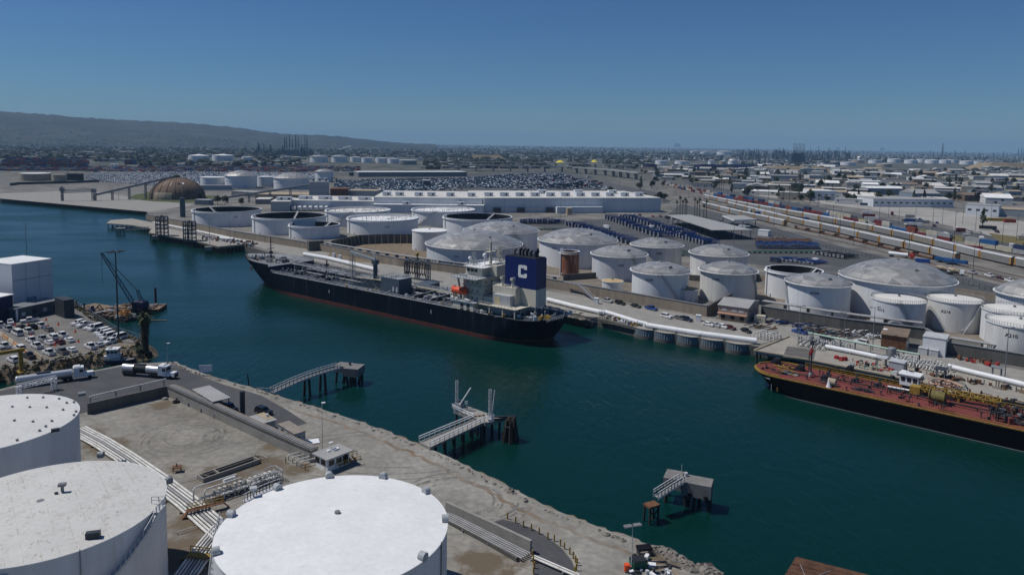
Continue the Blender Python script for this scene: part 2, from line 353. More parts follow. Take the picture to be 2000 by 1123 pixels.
# side faces of the quay are stained concrete
ns=len(fp)+5
for i in range(len(m.f)):
    if len(m.f[i])==4: m.m[i]=1
struct('ground',m,[M['ground'],M['dark_concrete']])
LOT=[(-700,470),(-200,520),(-20,543),(2,556),(40,598),(108,597),(132,587),(160,603),(228,648),(274,664),(284,676),(262,680),(215,686),(166,694),(83,710),(28,716),(0,722),(-500,815)]
lot=[XY(*q) for q in LOT]
YARD=[(-500,860),(0,760),(60,744),(110,736),(180,724),(240,712),(345,706),(352,712),(400,730),(450,745),(520,765),(560,778),(600,790),(650,806),(700,822),(760,845),(820,868),(880,893),(950,930),(1010,958),(1070,990),(1140,1017),(1200,1040),(1290,1070),(1340,1093),(1400,1123),(1500,1190)]
yard=[XY(*q) for q in YARD]
def shore_mat():
    mm=mat('gravel_yard',(.285,.272,.24),.92,var=.3,scale=.09,fine=.18,col2=(.215,.2,.172),dirt=(.14,.125,.105),dirt_at=.64,bump=.15)
    nt=mm.node_tree; N=nt.nodes; L=nt.links; b=N['Principled BSDF']; old=b.inputs['Base Color'].links[0].from_socket
    g=N.new('ShaderNodeNewGeometry'); nz=N.new('ShaderNodeTexNoise'); nz.inputs['Scale'].default_value=.22; nz.inputs['Detail'].default_value=8; nz.inputs['Roughness'].default_value=.7; L.new(g.outputs['Position'],nz.inputs['Vector'])
    acc=None
    for px,py,r in ((212,872,9),(165,850,8),(440,935,9),(520,905,8),(385,1015,9),(350,1085,10),(345,915,4),(585,915,5),(540,870,5),(950,1100,9),(1290,1085,8),(410,800,5),(320,790,6)):
        p=P(px,py); d=N.new('ShaderNodeVectorMath'); d.operation='DISTANCE'; d.inputs[1].default_value=p; L.new(g.outputs['Position'],d.inputs[0])
        m=N.new('ShaderNodeMapRange'); m.inputs['From Min'].default_value=r; m.inputs['From Max'].default_value=0; L.new(d.outputs['Value'],m.inputs['Value'])
        if acc is None: acc=m.outputs[0]
        else: x=N.new('ShaderNodeMath'); x.operation='MAXIMUM'; L.new(acc,x.inputs[0]); L.new(m.outputs[0],x.inputs[1]); acc=x.outputs[0]
    x=N.new('ShaderNodeMath'); x.operation='MULTIPLY_ADD'; L.new(acc,x.inputs[0]); x.inputs[1].default_value=.55; L.new(nz.outputs['Fac'],x.inputs[2])
    m=N.new('ShaderNodeMapRange'); m.inputs['From Min'].default_value=.68; m.inputs['From Max'].default_value=.86; L.new(x.outputs[0],m.inputs['Value'])
    k=N.new('ShaderNodeMix'); k.data_type='RGBA'; L.new(m.outputs[0],k.inputs[0]); L.new(old,k.inputs[6]); k.inputs[7].default_value=(.135,.105,.072,1); L.new(k.outputs[2],b.inputs['Base Color'])
    return mm
M['gravel']=shore_mat()
m=MB(); m.prism(lot,-2,G,bottom=False); struct('parking_ground',m,[M['asphalt_lot']])
m=MB(); m.prism(yard+[(95,60),(95,-80),(-330,-80),(-330,120)],-2,G,bottom=False); struct('shore_ground',m,[M['gravel']])
def slope(name,pts,out,mt,zt=G-.05,zb=-.6,jit=.5,seed=1,sub=6):       # broken bank from the edge of the land down into the water
    rr=random.Random(seed); q=[]
    for a,b in zip(pts[:-1],pts[1:]):
        for i in range(sub): q.append((a[0]+(b[0]-a[0])*i/sub,a[1]+(b[1]-a[1])*i/sub))
    q.append(pts[-1]); rows=[]
    for k,(t,z) in enumerate(((-1.5,zt+.055),(.05,zt+.03),(.5,zt*.45),(1.,zb))):
        row=[]
        for i,p in enumerate(q):
            a=q[max(0,i-1)]; b=q[min(len(q)-1,i+1)]; dx,dy=b[0]-a[0],b[1]-a[1]; l=math.hypot(dx,dy) or 1
            nx,ny=-dy/l,dx/l; o=out*t+rr.uniform(-jit,jit)*(1.3 if k else 1.2)
            row.append((p[0]+nx*o,p[1]+ny*o,z+(rr.uniform(-.3,.3) if k>1 else .0)))
        rows.append(row)
    mm=MB(); n=len(q); vs=[v for r in rows for v in r]
    mm._a(vs,[(k*n+i,(k+1)*n+i,(k+1)*n+i+1,k*n+i+1) for k in range(3) for i in range(n-1)])
    return struct(name,mm,mt)
slope('shore_bank',yard[5:],3.2,[mat('bank_soil',(.24,.215,.18),.95,var=.35,scale=.35,fine=.25,col2=(.2,.145,.095),dirt=(.10,.085,.065),dirt_at=.6)],seed=3)
slope('parking_bank',lot[6:-1],4.2,[M['soil']],seed=4)
# loose rock along the water line
def boulders(name,pts,n,lo,hi,out,mt,seed=5,label=None):
    rr=random.Random(seed); mm=MB(); seg=[]
    for a,b in zip(pts[:-1],pts[1:]): seg.append((a,b,math.hypot(b[0]-a[0],b[1]-a[1])))
    tot=sum(s[2] for s in seg)
    for _ in range(n):
        t=rr.random()*tot
        for a,b,l in seg:
            if t<l: break
            t-=l
        f=t/l; nx,ny=-(b[1]-a[1])/l,(b[0]-a[0])/l; o=rr.random()**1.3
        x=a[0]+(b[0]-a[0])*f+nx*(o*out-1.6); y=a[1]+(b[1]-a[1])*f+ny*(o*out-1.6); z=3.35*min(1,1.3*(1-o))+rr.uniform(-.3,.2)
        r=rr.uniform(lo,hi)*(1.5 if rr.random()<.08 else 1); k=len(mm.v)
        mm.ball((x,y,z),r,n=6,sq=(rr.uniform(.7,1.4),rr.uniform(.7,1.4),rr.uniform(.4,.8)),m=0 if o<.7 else 1,smooth=False)
        for i in range(k,len(mm.v)):
            v=mm.v[i]; mm.v[i]=(v[0]+rr.uniform(-.25,.25)*r,v[1]+rr.uniform(-.25,.25)*r,v[2]+rr.uniform(-.2,.2)*r)
    o=mm.build(name,mt); o['kind']='stuff'; o['label']=label; return o
boulders('riprap',yard[5:],1500,.12,.5,3.4,[M['rock'],M['wet_rock']],label='broken rock and rubble along the near shore')
boulders('riprap',yard[-4:],260,.5,1.2,5.5,[M['rock'],M['wet_rock']],seed=8,label='dark boulders at the lower end of the near shore')
boulders('riprap',[XY(1075,603),XY(1112,615),XY(1150,622)],240,.4,1.1,4.5,[M['rock'],M['rock']],seed=6,label='pale rocks under the quay behind the tanker stern')
boulders('riprap',lot[9:12],160,.4,.9,3.5,[M['wet_rock'],M['wet_rock']],seed=9,label='rocks at the corner of the parking lot')
# grass and scrub tufts on the bank of the parking lot
def tufts(name,pts,n,w,label,mt,seed,hi=.9,z0=G):
    rr=random.Random(seed); mm=MB(); seg=[(a,b,math.hypot(b[0]-a[0],b[1]-a[1])) for a,b in zip(pts[:-1],pts[1:])]; tot=sum(s[2] for s in seg)
    for _ in range(n):
        t=rr.random()*tot
        for a,b,l in seg:
            if t<l: break
            t-=l
        f=t/l; nx,ny=-(b[1]-a[1])/l,(b[0]-a[0])/l; o=rr.uniform(-w,w)
        x=a[0]+(b[0]-a[0])*f+nx*o; y=a[1]+(b[1]-a[1])*f+ny*o; z=z0-max(0,o)*.75
        for _k in range(4):
            an=rr.random()*6.28; h=rr.uniform(.1,hi*.5); d=rr.uniform(.2,.8)
            mm.quad((x+d*math.cos(an),y+d*math.sin(an),z-.1),(x-d*math.cos(an),y-d*math.sin(an),z-.1),(x-d*.6*math.cos(an)+rr.uniform(-.3,.3),y-d*.6*math.sin(an)+rr.uniform(-.3,.3),z+h))
    o=mm.build(name,mt); o['kind']='stuff'; o['label']=label; return o
tufts('dry_grass',lot[6:10],500,1.8,'dry grass along the water side of the parking lot',[M['dry_grass']],11)
tufts('dry_grass',lot[10:],900,3.0,'dry scrub on the bank below the parking lot',[M['dry_grass']],12,1.1)
tufts('weeds',[XY(405,925),XY(500,890),XY(520,905)],120,1.2,'weeds around the concrete sump',[M['green_grass']],13,.4)
# ------------------------------------------------------------------ paved areas as thin sheets
def sheet(name,pix,mt,dz,z=G):
    mm=MB(); poly=[XY(*q) for q in pix]
    tri=tessellate_polygon([[Vector((x,y,0)) for x,y in poly]]); fs=[]
    for t in tri:
        a=[poly[i] for i in t]; q=(a[1][0]-a[0][0])*(a[2][1]-a[0][1])-(a[1][1]-a[0][1])*(a[2][0]-a[0][0]); fs.append(t if q>0 else (t[0],t[2],t[1]))
    mm._a([(x,y,z+dz) for x,y in poly],fs); return struct(name,mm,mt)
sheet('truck_road',[(-500,880),(0,763),(110,739),(240,715),(345,711),(375,728),(440,752),(510,772),(560,800),(600,826),(520,850),(455,820),(400,796),(336,764),(165,806),(0,845),(-300,900)],[M['asphalt']],.012)
sheet('paved_apron',[(951,1026),(962,1019),(983,1014),(1000,1018),(1040,1031),(1072,1050),(1098,1071),(1117,1095),(1124,1115),(1124,1150),(1044,1150),(1040,1090),(1037,1070)],[M['asphalt']],.014)
sheet('quay_road',[(1075,600),(1180,620),(1262,640),(1480,672),(1541,659),(1700,690),(2000,750),(2100,772),(2100,742),(1840,694),(1700,658),(1480,622),(1390,622),(1100,574),(930,542),(620,490),(400,446),(300,430),(303,438),(430,465),(620,511),(780,545),(930,573)],[M['concrete']],.012)
M['asphalt_far']=mat('asphalt_far',(.085,.087,.09),.9,var=.25,scale=.02,fine=.1,dirt=(.16,.15,.14),dirt_at=.6)
# big asphalt storage yards on the far side
sheet('storage_yard',[(1010,436),(1300,423),(1330,398),(1420,420),(1640,480),(1800,520),(2010,570),(2200,620),(2100,640),(1860,580),(1500,520),(1330,500),(1200,470),(1060,445)],[M['asphalt_far']],.012)
sheet('car_yard',[(640,384),(660,352),(1000,338),(1090,334),(1180,355),(1290,378),(1310,395),(1290,400),(930,371)],[M['asphalt_far']],.014)
sheet('car_yard',[(140,346),(180,338),(420,334),(660,336),(650,350),(540,372),(390,375),(290,362),(170,352)],[M['asphalt_far']],.014)
sheet('concrete_yard',[(0,388),(290,414),(380,400),(300,392),(255,385),(170,372),(0,378)],[M['concrete']],.012)
sheet('grass_patch',[(250,388),(262,381),(300,374),(420,383),(440,392),(370,396),(300,394)],[M['green_grass']],.02)
sheet('tank_yard',[(640,500),(660,470),(820,470),(1000,520),(900,528),(700,512)],[M['soil']],.02)
sheet('tank_yard',[(820,516),(1060,480),(1230,520),(1400,520),(1500,560),(1700,600),(1960,640),(2100,690),(1840,660),(1500,590),(1300,585),(1060,550)],[mat('tank_farm_floor',(.2,.17,.135),.95,var=.3,scale=.12,fine=.15,dirt=(.09,.085,.08),dirt_at=.58)],.012)
# lorry lot behind the railway
sheet('gravel_lot',[(1460,380),(1560,372),(1700,382),(1830,408),(2050,440),(2060,500),(1900,450),(1700,410)],[mat('pale_lot',(.34,.325,.295),.92,var=.22,scale=.03,fine=.12,dirt=(.2,.19,.17),dirt_at=.6)],.012)
sheet('road',[(1330,352),(1360,368),(1480,392),(1640,421),(1800,452),(2100,503),(2100,486),(1800,440),(1640,411),(1480,384),(1400,366),(1350,350)],[M['asphalt_far']],.016)
# tyre tracks of turning lorries on the gravel
M['tyre_marks']=mat('tyre_marks',(.178,.17,.152),.95,var=.45,scale=.5,fine=.3)
def shore_d(x,y):          # metres inland from the near shore
    best=1e9
    for a,b in zip(yard[5:-1],yard[6:]):
        L=math.hypot(b[0]-a[0],b[1]-a[1]); u=max(0,min(1,((x-a[0])*(b[0]-a[0])+(y-a[1])*(b[1]-a[1]))/L/L)); dx,dy=x-a[0]-u*(b[0]-a[0]),y-a[1]-u*(b[1]-a[1]); d=math.hypot(dx,dy)
        if d<abs(best): best=d if (b[0]-a[0])*dy-(b[1]-a[1])*dx<0 else -d
    return best
tm=MB(); rr=random.Random(77)
for cpx,r0,sq,n in (((372,852),4,1.,13),((905,975),5,1.15,16),((470,850),3,1.6,8),((760,880),7,2.,7)):
    c=P(*cpx)
    for k in range(n):
        r=r0+rr.uniform(0,6.5); ox,oy=rr.uniform(-1.2,1.2),rr.uniform(-1.2,1.2); a0=rr.uniform(0,6.28); sp=rr.uniform(.9,3.6); w=rr.uniform(.10,.26); m_=28
        for i in range(m_):
            if rr.random()<.16: continue
            q=[]
            for t in (i,i+1):
                a=a0+sp*t/m_
                for rad in (r-w,r+w): q.append((c.x+ox+rad*sq*math.cos(a),c.y+oy+rad*math.sin(a),G+.006+.0004*k))
            if all(shore_d(v[0],v[1])>2.5 for v in q): tm.quad(q[0],q[1],q[3],q[2])
struct('tyre_marks',tm,M['tyre_marks'])
# rail bed and rails
def px_line(a,b,t): return (a[0]+(b[0]-a[0])*t,a[1]+(b[1]-a[1])*t)
TRACKS=[[(1285,381),(1350,398),(1408,414),(1548,446),(1640,464),(1730,486),(1876,520),(2100,574)],
        [(1290,368),(1360,388),(1442,409),(1552,437.5),(1624,453),(1707,473),(1809,496),(1876,514),(2100,566)],
        [(1292,363),(1345,380),(1393,393),(1505,415),(1595,431),(1714,455),(1820,480),(1935,511),(2000,524),(2100,545)],
        [(1290,359),(1343,374),(1440,392),(1534,408.5),(1640,429),(1726,447),(1820,469),(1978,496),(2100,518)],
        [(1560,456),(1640,472),(1730,494),(1876,530),(2100,588)]]
def poly_len(pts): return [0]+[sum((pts[j+1]-pts[j]).length for j in range(i+1)) for i in range(len(pts)-1)]
def along(pts,d):
    for a,b in zip(pts[:-1],pts[1:]):
        l=(b-a).length
        if d<=l: return a+(b-a)*(d/l),math.atan2(b.y-a.y,b.x-a.x)
        d-=l
    return b.copy(),math.atan2(b.y-a.y,b.x-a.x)
TR=[[P(*q) for q in t] for t in TRACKS]
def smooth(pts,n=2):
    for _ in range(n):
        q=[pts[0]]
        for a,b in zip(pts[:-1],pts[1:]): q+= [a*.75+b*.25,a*.25+b*.75]
        q.append(pts[-1]); pts=q
    return pts
TR=[smooth(t) for t in TR]
bed=MB(); rl=MB()
for t in TR:
    for a,b in zip(t[:-1],t[1:]):
        bed.bar(a+Vector((0,0,.03)),b+Vector((0,0,.03)),4.6,.16)
        d=(b-a).normalized(); n=Vector((-d.y,d.x,0))
        for s in (-.75,.75): rl.bar(a+n*s+Vector((0,0,.2)),b+n*s+Vector((0,0,.2)),.16,.18)
struct('railway_ballast',bed,[M['trackbed']]); struct('railway_track',rl,[M['rail_steel']])
# ------------------------------------------------------------------ hills
def hills():
    rr=random.Random(3); prof=[(-500,205),(-250,208),(-60,214),(0,217),(60,221),(110,225),(230,234),(330,238),(400,243),(470,250),(520,258),(560,262),(620,264),(660,266),(700,271),(745,276.5),(800,280.6),(860,282.6)]
    cols=[]
    def ry(x):
        for a,b in zip(prof[:-1],prof[1:]):
            if a[0]<=x<=b[0]: return a[1]+(b[1]-a[1])*(x-a[0])/(b[0]-a[0])
        return prof[-1][1]
    D=8200.; xs=[-500+i*8 for i in range(170)]; rows=26; vs=[]; fs=[]
    for x in xs:
        d=FW+(x-1000)/FO*RT+(Y0-ry(x))/FO*UP
        base=Vector((d.x,d.y,0)).normalized(); k=math.hypot(d.x,d.y)
        zr=max(2.5,H+d.z/k*D)+rr.uniform(-4,5)
        for j in range(rows):
            t=j/(rows-1)
            dist=5400+ (D-5400)*min(1,t*1.3)+ (max(0,t-.77)*9000)
            prof_t=min(1,t*1.3); z=3+(zr-3)*(prof_t**1.25)*(1+ .10*math.sin(x*.045+j*.9)*(1-prof_t)) if t<=.77 else zr*(1-(t-.77)/.23)+2*(t-.77)
            z+= rr.uniform(-1,1)*5*(prof_t if t<.7 else .3)
            vs.append((base.x*dist,base.y*dist,max(z,3.2)))
    for i in range(len(xs)-1):
        for j in range(rows-1): fs.append((i*rows+j,(i+1)*rows+j,(i+1)*rows+j+1,i*rows+j+1))
    mm=MB(); hb=MB()
    for k in range(900):
        i=rr.randrange(len(xs)-1); j=min(17,int(abs(rr.gauss(0,4)))+1); v=vs[i*rows+j]; hb.box((v[0]+rr.uniform(-18,18),v[1]+rr.uniform(-40,40),v[2]-6),(rr.uniform(8,18),rr.uniform(8,14),rr.uniform(8,11)),rr.random(),m=rr.randrange(3))
    o=hb.build('hillside_houses',[M['roof_dirty'],M['roof_tan'],M['roof_grey']]); o['kind']='stuff'; o['label']='pale houses scattered over the lower slopes of the hills'
    mm._a(vs,fs,True)
    struct('hills',mm,[mat('hill_scrub',(.022,.028,.022),.95,var=.5,scale=.004,col2=(.05,.05,.042),detail=10,fine=.5)])
hills()
# ------------------------------------------------------------------ storage tanks
def curved_text(txt,size,R,ang,z,mt,parent,out=.05,name='number_marking'):
    me=text_mesh(txt,size)
    for v in me.vertices:
        a=ang+v.co.x/R; zz=z+v.co.y
        v.co=((R+out)*math.cos(a),(R+out)*math.sin(a),zz)
    me.materials.append(mt); o=bpy.data.objects.new(name,me); COL.objects.link(o); o.parent=parent; return o
def dome_mb(R,z,rise,rings,seg):
    rr=random.Random(int(R*100)); k=(R*R+rise*rise)/(2*rise); rows=[]
    for j in range(rings+1):
        rad=R*(1-j/rings); h=math.sqrt(max(0,k*k-rad*rad))-(k-rise); n=max(1,int(round(seg*(1-j/rings)))) if j<rings else 1
        rows.append([(rad*math.cos(2*PI*(i+.5*(j%2))/n),rad*math.sin(2*PI*(i+.5*(j%2))/n),z+h+rr.uniform(-.035,.035)*(j>0)) for i in range(n)])
    mb=MB()
    for a,b in zip(rows[:-1],rows[1:]):
        na,nb=len(a),len(b); vs=a+b; fs=[]
        if nb==1: fs=[(i,(i+1)%na,na) for i in range(na)]
        else:
            i=j=0
            aa=[math.atan2(p[1],p[0])%(2*PI) for p in a]; ab=[math.atan2(p[1],p[0])%(2*PI) for p in b]
            while i<na or j<nb:
                ai=(aa[(i+1)%na]+(2*PI if i+1>=na else 0)); bj=(ab[(j+1)%nb]+(2*PI if j+1>=nb else 0))
                if j>=nb or (i<na and ai<=bj): fs.append((i%na,(i+1)%na,na+j%nb)); i+=1
                else: fs.append((i%na,na+(j+1)%nb,na+j%nb)); j+=1
        mb._a(vs,fs)
    return mb
def helix(mb,R,z0,z1,a0,a1,w,n=40,m=None,thick=.12):
    for i in range(n):
        t0,t1=i/n,(i+1)/n; p=[]
        for t in (t0,t1):
            a=a0+(a1-a0)*t; z=z0+(z1-z0)*t
            p.append([Vector((r*math.cos(a),r*math.sin(a),z)) for r in (R,R+w)])
        u=Vector((0,0,thick))
        mb.quad(p[0][0]+u,p[0][1]+u,p[1][1]+u,p[1][0]+u,m=m); mb.quad(p[0][0]-u,p[1][0]-u,p[1][1]-u,p[0][1]-u,m=m); mb.quad(p[0][1]-u*2,p[1][1]-u*2,p[1][1]+u*2,p[0][1]+u*2,m=m)
    for i in range(0,n+1):
        a=a0+(a1-a0)*i/n; z=z0+(z1-z0)*i/n; q=Vector(((R+w)*math.cos(a),(R+w)*math.sin(a),z))
        if i%2==0: mb.bar(q,q+Vector((0,0,1.1)),.07,m=m)
        if i<n:
            a2=a0+(a1-a0)*(i+1)/n; q2=Vector(((R+w)*math.cos(a2),(R+w)*math.sin(a2),z0+(z1-z0)*(i+1)/n)); mb.bar(q+Vector((0,0,1.1)),q2+Vector((0,0,1.1)),.07,m=m)
    return mb
def place_px(l,r,yc,Hh):
    c=P((l+r)/2,yc,G+Hh); x=((l+r)/2-1000)*math.cos(TH)/FO
    R=(r-l)/2*depth(c)/FO/math.sqrt(1+x*x); return c,R
def tank(l,r,yc,Hh,kind,label,rise=0,num=None,nang=None,shell='shell_white',roof='roof_white',stairs=None,group=None,deep=None,rail=True,ladder=None,nz=.68,band=False,nsize=1.35):
    c,R=place_px(l,r,yc,Hh)
    t=thing('storage_tank',label,'storage tank',(c.x,c.y,G),0,group)
    n=72 if R>9 else 40; face=math.atan2(-c.y,-c.x)
    mb=MB()
    if kind=='open':
        mb.lathe([(R,0),(R,Hh),(R-.3,Hh)],n=n); q=MB(); q.lathe([(R-.3,Hh),(R-.3,Hh-(deep or Hh*.8))],n=n); q.build('inner_wall',M['inner_shade_tone' if (deep or 9)>4 else shell],t)
    else: mb.lathe([(R,0),(R,Hh)],n=n)
    mb.build('shell',M[shell],t)
    if band:
        q=MB(); q.lathe([(R+.01,Hh*.62),(R+.3,Hh*.62),(R+.3,Hh*.62+.3),(R+.01,Hh*.62+.3)],n=n,smooth=False); q.build('stiffening_ring',M[shell],t)
    rim=MB()
    if kind=='dome':
        rim.lathe([(R-.02,Hh-.15),(R+1.15,Hh-.1),(R+1.15,Hh+.16),(R-.3,Hh+.16)],n=n,smooth=False); rim.build('eave_ring',M['white_paint'],t)
        dm=dome_mb(R+.85,Hh+.17,rise,max(4,int(R/3.0)),max(12,int(R*1.25))); d=dm.build('dome_roof',M['dome'],t)
        q=MB(); q.cyl((0,0,Hh+.1+rise),(0,0,Hh+.75+rise),.8,.55,n=10); q.build('roof_vent',M['steel_grey'],t)
        if R>12:
            q=MB(); a=face+.55; q.box((R*.6*math.cos(a),R*.6*math.sin(a),Hh+rise*.66),(1.8,1.8,.7),a,taper=.75); q.build('roof_hatch',M['steel_grey'],t)
    elif kind=='cone':
        rim.lathe([(R-.02,Hh-.3),(R+.28,Hh-.3),(R+.28,Hh+.02),(R-.3,Hh+.02)],n=n,smooth=False); rim.build('eave_ring',M['white_paint'],t)
        q=MB(); q.lathe([(R+.1,Hh+.03),(0,Hh+max(rise,.4))],n=n,smooth=True); rf=q.build('roof',M[roof],t)
        q=MB(); q.cyl((0,0,Hh+max(rise,.4)-.1),(0,0,Hh+max(rise,.4)+.6),.45,n=10); q.build('roof_vent',M['steel_grey'],t)
    else:
        fz=Hh-(deep or Hh*.8)
        rim.lathe([(R-.01,Hh-.9),(R+.75,Hh-.9),(R+.75,Hh-.72),(R-.01,Hh-.72)],n=n,smooth=False)
        rim.lathe([(R-.02,Hh-.02),(R+.25,Hh-.02),(R+.25,Hh+.18),(R-.4,Hh+.18),(R-.4,Hh-.02)],n=n,smooth=False); rim.build('wind_girder',M['white_paint'],t)
        q=MB(); q.lathe([(R-.3,fz),(R-1.6,fz+.7),(R*.5,fz+.5),(0,fz+.45)],n=n); q.build('floating_roof',M[roof],t)
        if deep and deep<4:
            q=MB(); rr=random.Random(int(l))
            for i in range(46):
                a=rr.random()*6.28; u=R*math.sqrt(rr.random())*.93; q.cyl((u*math.cos(a),u*math.sin(a),fz+.4),(u*math.cos(a),u*math.sin(a),fz+1.9+rr.random()*.6),.13,n=5)
            q.build('roof_leg',M['steel_grey'],t)['kind']='stuff'
        # rolling ladder down to the floating roof
        a=face+(ladder if ladder is not None else 2.2); q=MB(); p0=Vector((R*math.cos(a),R*math.sin(a),Hh+.3)); p1=Vector((R*.15*math.cos(a+.2),R*.15*math.sin(a+.2),fz+.6))
        q.bar(p0,p1,1.0,.25); 
        for s in (-.5,.5): q.bar(p0+Vector((s*math.sin(a),-s*math.cos(a),1)),p1+Vector((s*math.sin(a),-s*math.cos(a),1)),.08)
        q.build('rolling_ladder',M['galvanised'],t)
        q=MB(); aa=face-1.15; v=Vector((math.cos(aa),math.sin(aa),0)); q.tube([v*(R+.35)+Vector((0,0,0)),v*(R+.35)+Vector((0,0,Hh+1.4)),v*(R-.9)+Vector((0,0,Hh+1.4)),v*(R-.9)+Vector((0,0,Hh-.5))],.28,n=8); q.build('gauge_pipe',M['white_paint'],t)
    if rail and kind!='open':
        q=MB(); pts=[((R+.2)*math.cos(2*PI*i/n),(R+.2)*math.sin(2*PI*i/n),Hh+.1) for i in range(n)]
        q.rail(pts,1.0,2.2,.035,close=True); q.build('handrail',M['galvanised'],t)
    if stairs:
        a0,a1=stairs; q=MB(); helix(q,R+.08,.2,Hh,face+a0,face+a1,.8); q.build('stairway',M['galvanised'],t)
        a=face+a1; q=MB(); q.box(((R+.5)*math.cos(a),(R+.5)*math.sin(a),Hh-.15),(1.6,2.4,.15),a); q.rail([((R+1.1)*math.cos(a+s),(R+1.1)*math.sin(a+s),Hh) for s in (-.08,.08)],1.1,1,.04); q.build('stair_landing',M['steel_grey'],t)
    if num: curved_text(num,nsize,R,face+(nang or 0),Hh*nz-.6,M['marking_black'],t,out=.06)
    for a in (face-.9,face+.35,face+1.0):
        q=MB(); q.cyl((R*.97*math.cos(a),R*.97*math.sin(a),1.1),((R+.35)*math.cos(a),(R+.35)*math.sin(a),1.1),.45,n=10)
        q.build('manhole',M['galvanised'],t)
    return t
mk('inner_shade_tone',(.012,.014,.022),.6,var=.4,scale=.3)  # shade inside deep open tanks, put into a near-black wall colour
FT='tanks with floating roofs behind the loading jetty'; DT='domed tanks on the far bank'; RT_='flat topped tanks at the right edge'
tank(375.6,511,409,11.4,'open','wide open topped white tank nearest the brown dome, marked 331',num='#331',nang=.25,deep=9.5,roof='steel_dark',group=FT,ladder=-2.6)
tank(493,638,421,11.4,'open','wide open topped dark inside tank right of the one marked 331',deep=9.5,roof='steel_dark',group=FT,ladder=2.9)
tank(564.5,664,438,8.6,'open','smaller open topped white tank in front of the wider ones',deep=8,roof='steel_dark',group=FT,ladder=2.4)
tank(636,763,409.5,11.4,'open','white tank with a pale rusty floating roof, behind the tank marked 333',deep=1.8,roof='roof_dirty',group=FT,stairs=(-.9,-.2))
tank(678.5,817,425,10.6,'open','white tank with raised white floating roof above the buttressed wall, marked 333',num='#333',nang=.12,deep=2.,roof='roof_white',group=FT,nz=.62)
tank(804.5,927.5,408.5,12.,'open','white tank with raised white floating roof against the long warehouse',deep=1.8,roof='roof_white',group=FT,stairs=(-.9,-.25))
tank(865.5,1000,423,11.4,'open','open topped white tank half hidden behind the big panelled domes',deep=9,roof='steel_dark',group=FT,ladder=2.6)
tank(834,1018,475,11.3,'dome','largest panelled dome tank behind the tanker bridge and masts, marked 211',rise=7.2,num='A211',nang=-.35,group=DT,shell='shell_grey')
tank(908,1050,449,13.5,'dome','panelled dome tank half hidden behind the largest dome',rise=5.2,stairs=(.9,.35),group=DT)
tank(1053,1203.5,468,13.2,'dome','panelled dome tank behind the rusty open tank, marked 210',rise=6.2,num='A216',nang=-.62,group=DT,nz=.8)
tank(1156.5,1262,495.5,11.8,'dome','stout dome tank marked 207 behind the low containment wall',rise=4.0,num='A207',nang=.08,shell='shell_grey',stairs=(.95,.5),group=DT)
tank(1233.5,1332,478,13.6,'dome','dome tank with long diagonal stair beside the blue trailer stacks, marked 208',rise=3.6,num='A208',nang=.1,group=DT,nz=.8,shell='shell_aged')
tank(1234.5,1345.5,528,12.2,'dome','dome tank marked 209 rising just behind the quay wall',rise=3.6,num='A209',nang=-.38,stairs=(.75,.0),group=DT,nsize=1.5,nz=.8)
tank(1348,1459,494,12.4,'dome','dome tank with streaked shell in front of the trailer canopy, marked 205',rise=4.2,num='A205',nang=-.35,shell='shell_stained',group=DT,nz=.72)
tank(1367.5,1476.5,527.5,12.4,'dome','dome tank marked 206 behind the beige two storey office',rise=3.7,num='A206',nang=-.42,shell='shell_aged',group=DT,nsize=1.5,nz=.8,stairs=(1.5,1.0))
tank(1495,1607.5,526.5,11.8,'open','open topped white tank with rusty inside, behind the tank marked 204',deep=8.5,roof='rust',group=DT,ladder=2.2,num='205',nang=-.7,nz=.9)
tank(1535.6,1662,550.5,12.4,'dome','dome tank marked 204 standing behind the pipe wall',rise=3.4,num='A204',nang=-.1,group=DT,nsize=1.5,nz=.8,stairs=(-.95,-1.35))
tank(1638.6,1863,541,13.5,'dome','widest dome tank of all, beside the cement mixers and the railway',rise=7.2,stairs=(-1.0,-1.5),group=DT)
tank(1943.6,2110,574,13.,'dome','dome tank cut by the right edge of the picture',rise=5.5,group=DT)
tank(1702,1809.5,583.5,10.6,'cone','flat topped white tank marked 212 above the brown roofed shed',rise=1.0,shell='shell_grey',roof='roof_dirty',num='A212',nang=-.68,stairs=(.7,.05),group=RT_,nsize=1.4)
tank(1810,1921.5,583.5,11.,'cone','flat topped white tank marked 214 with a pale spiral stair',rise=1.,shell='shell_aged',roof='roof_dirty',num='A214',nang=-.3,stairs=(.35,1.0),group=RT_,nsize=1.45)
tank(1916,2046,605,11.,'cone','flat topped white tank squeezed behind the one marked 210',rise=1.,roof='roof_dirty',group=RT_)
tank(1924,2062,629,11.5,'cone','nearest flat topped white tank on the far bank, marked 210',rise=1.,shell='shell_aged',roof='roof_dirty',num='A210',nang=-.22,group=RT_,nsize=1.6,nz=.75)
tank(805,873,449.5,11.8,'cone','slender white tank with rust streaks beside the largest dome',rise=.5,shell='shell_stained',rail=False)
tank(1095,1131.5,491,12.2,'open','small rusty brown open tank standing behind the blue funnel',shell='rust_shell',deep=3,roof='rust',ladder=1.)
tank(1176,1216.5,548,5.2,'cone','little streaked tank with tan top left of the tank marked 209',shell='shell_stained',roof='tan_roof',rise=.5,rail=False)
tank(1319.5,1364,563.5,5.6,'cone','little streaked tank with tan top right of the tank marked 209',shell='shell_stained',roof='tan_roof',rise=.5,rail=False)
MT='white tanks beyond the brown dome'
tank(391,440,346,14,'cone','flat topped white tank next to the brown dome',rise=.6,group=MT,rail=False)
tank(439,502.5,343,17,'dome','domed white tank with collar, left of the grey processing tower',rise=7,group=MT,rail=False,band=True)
tank(502,538,345,14,'cone','flat topped white tank between the two collared dome tanks',rise=.6,group=MT,rail=False)
tank(534.5,603,347.5,15,'dome','domed white tank with collar directly behind the grey processing tower',rise=7,group=MT,rail=False,band=True)
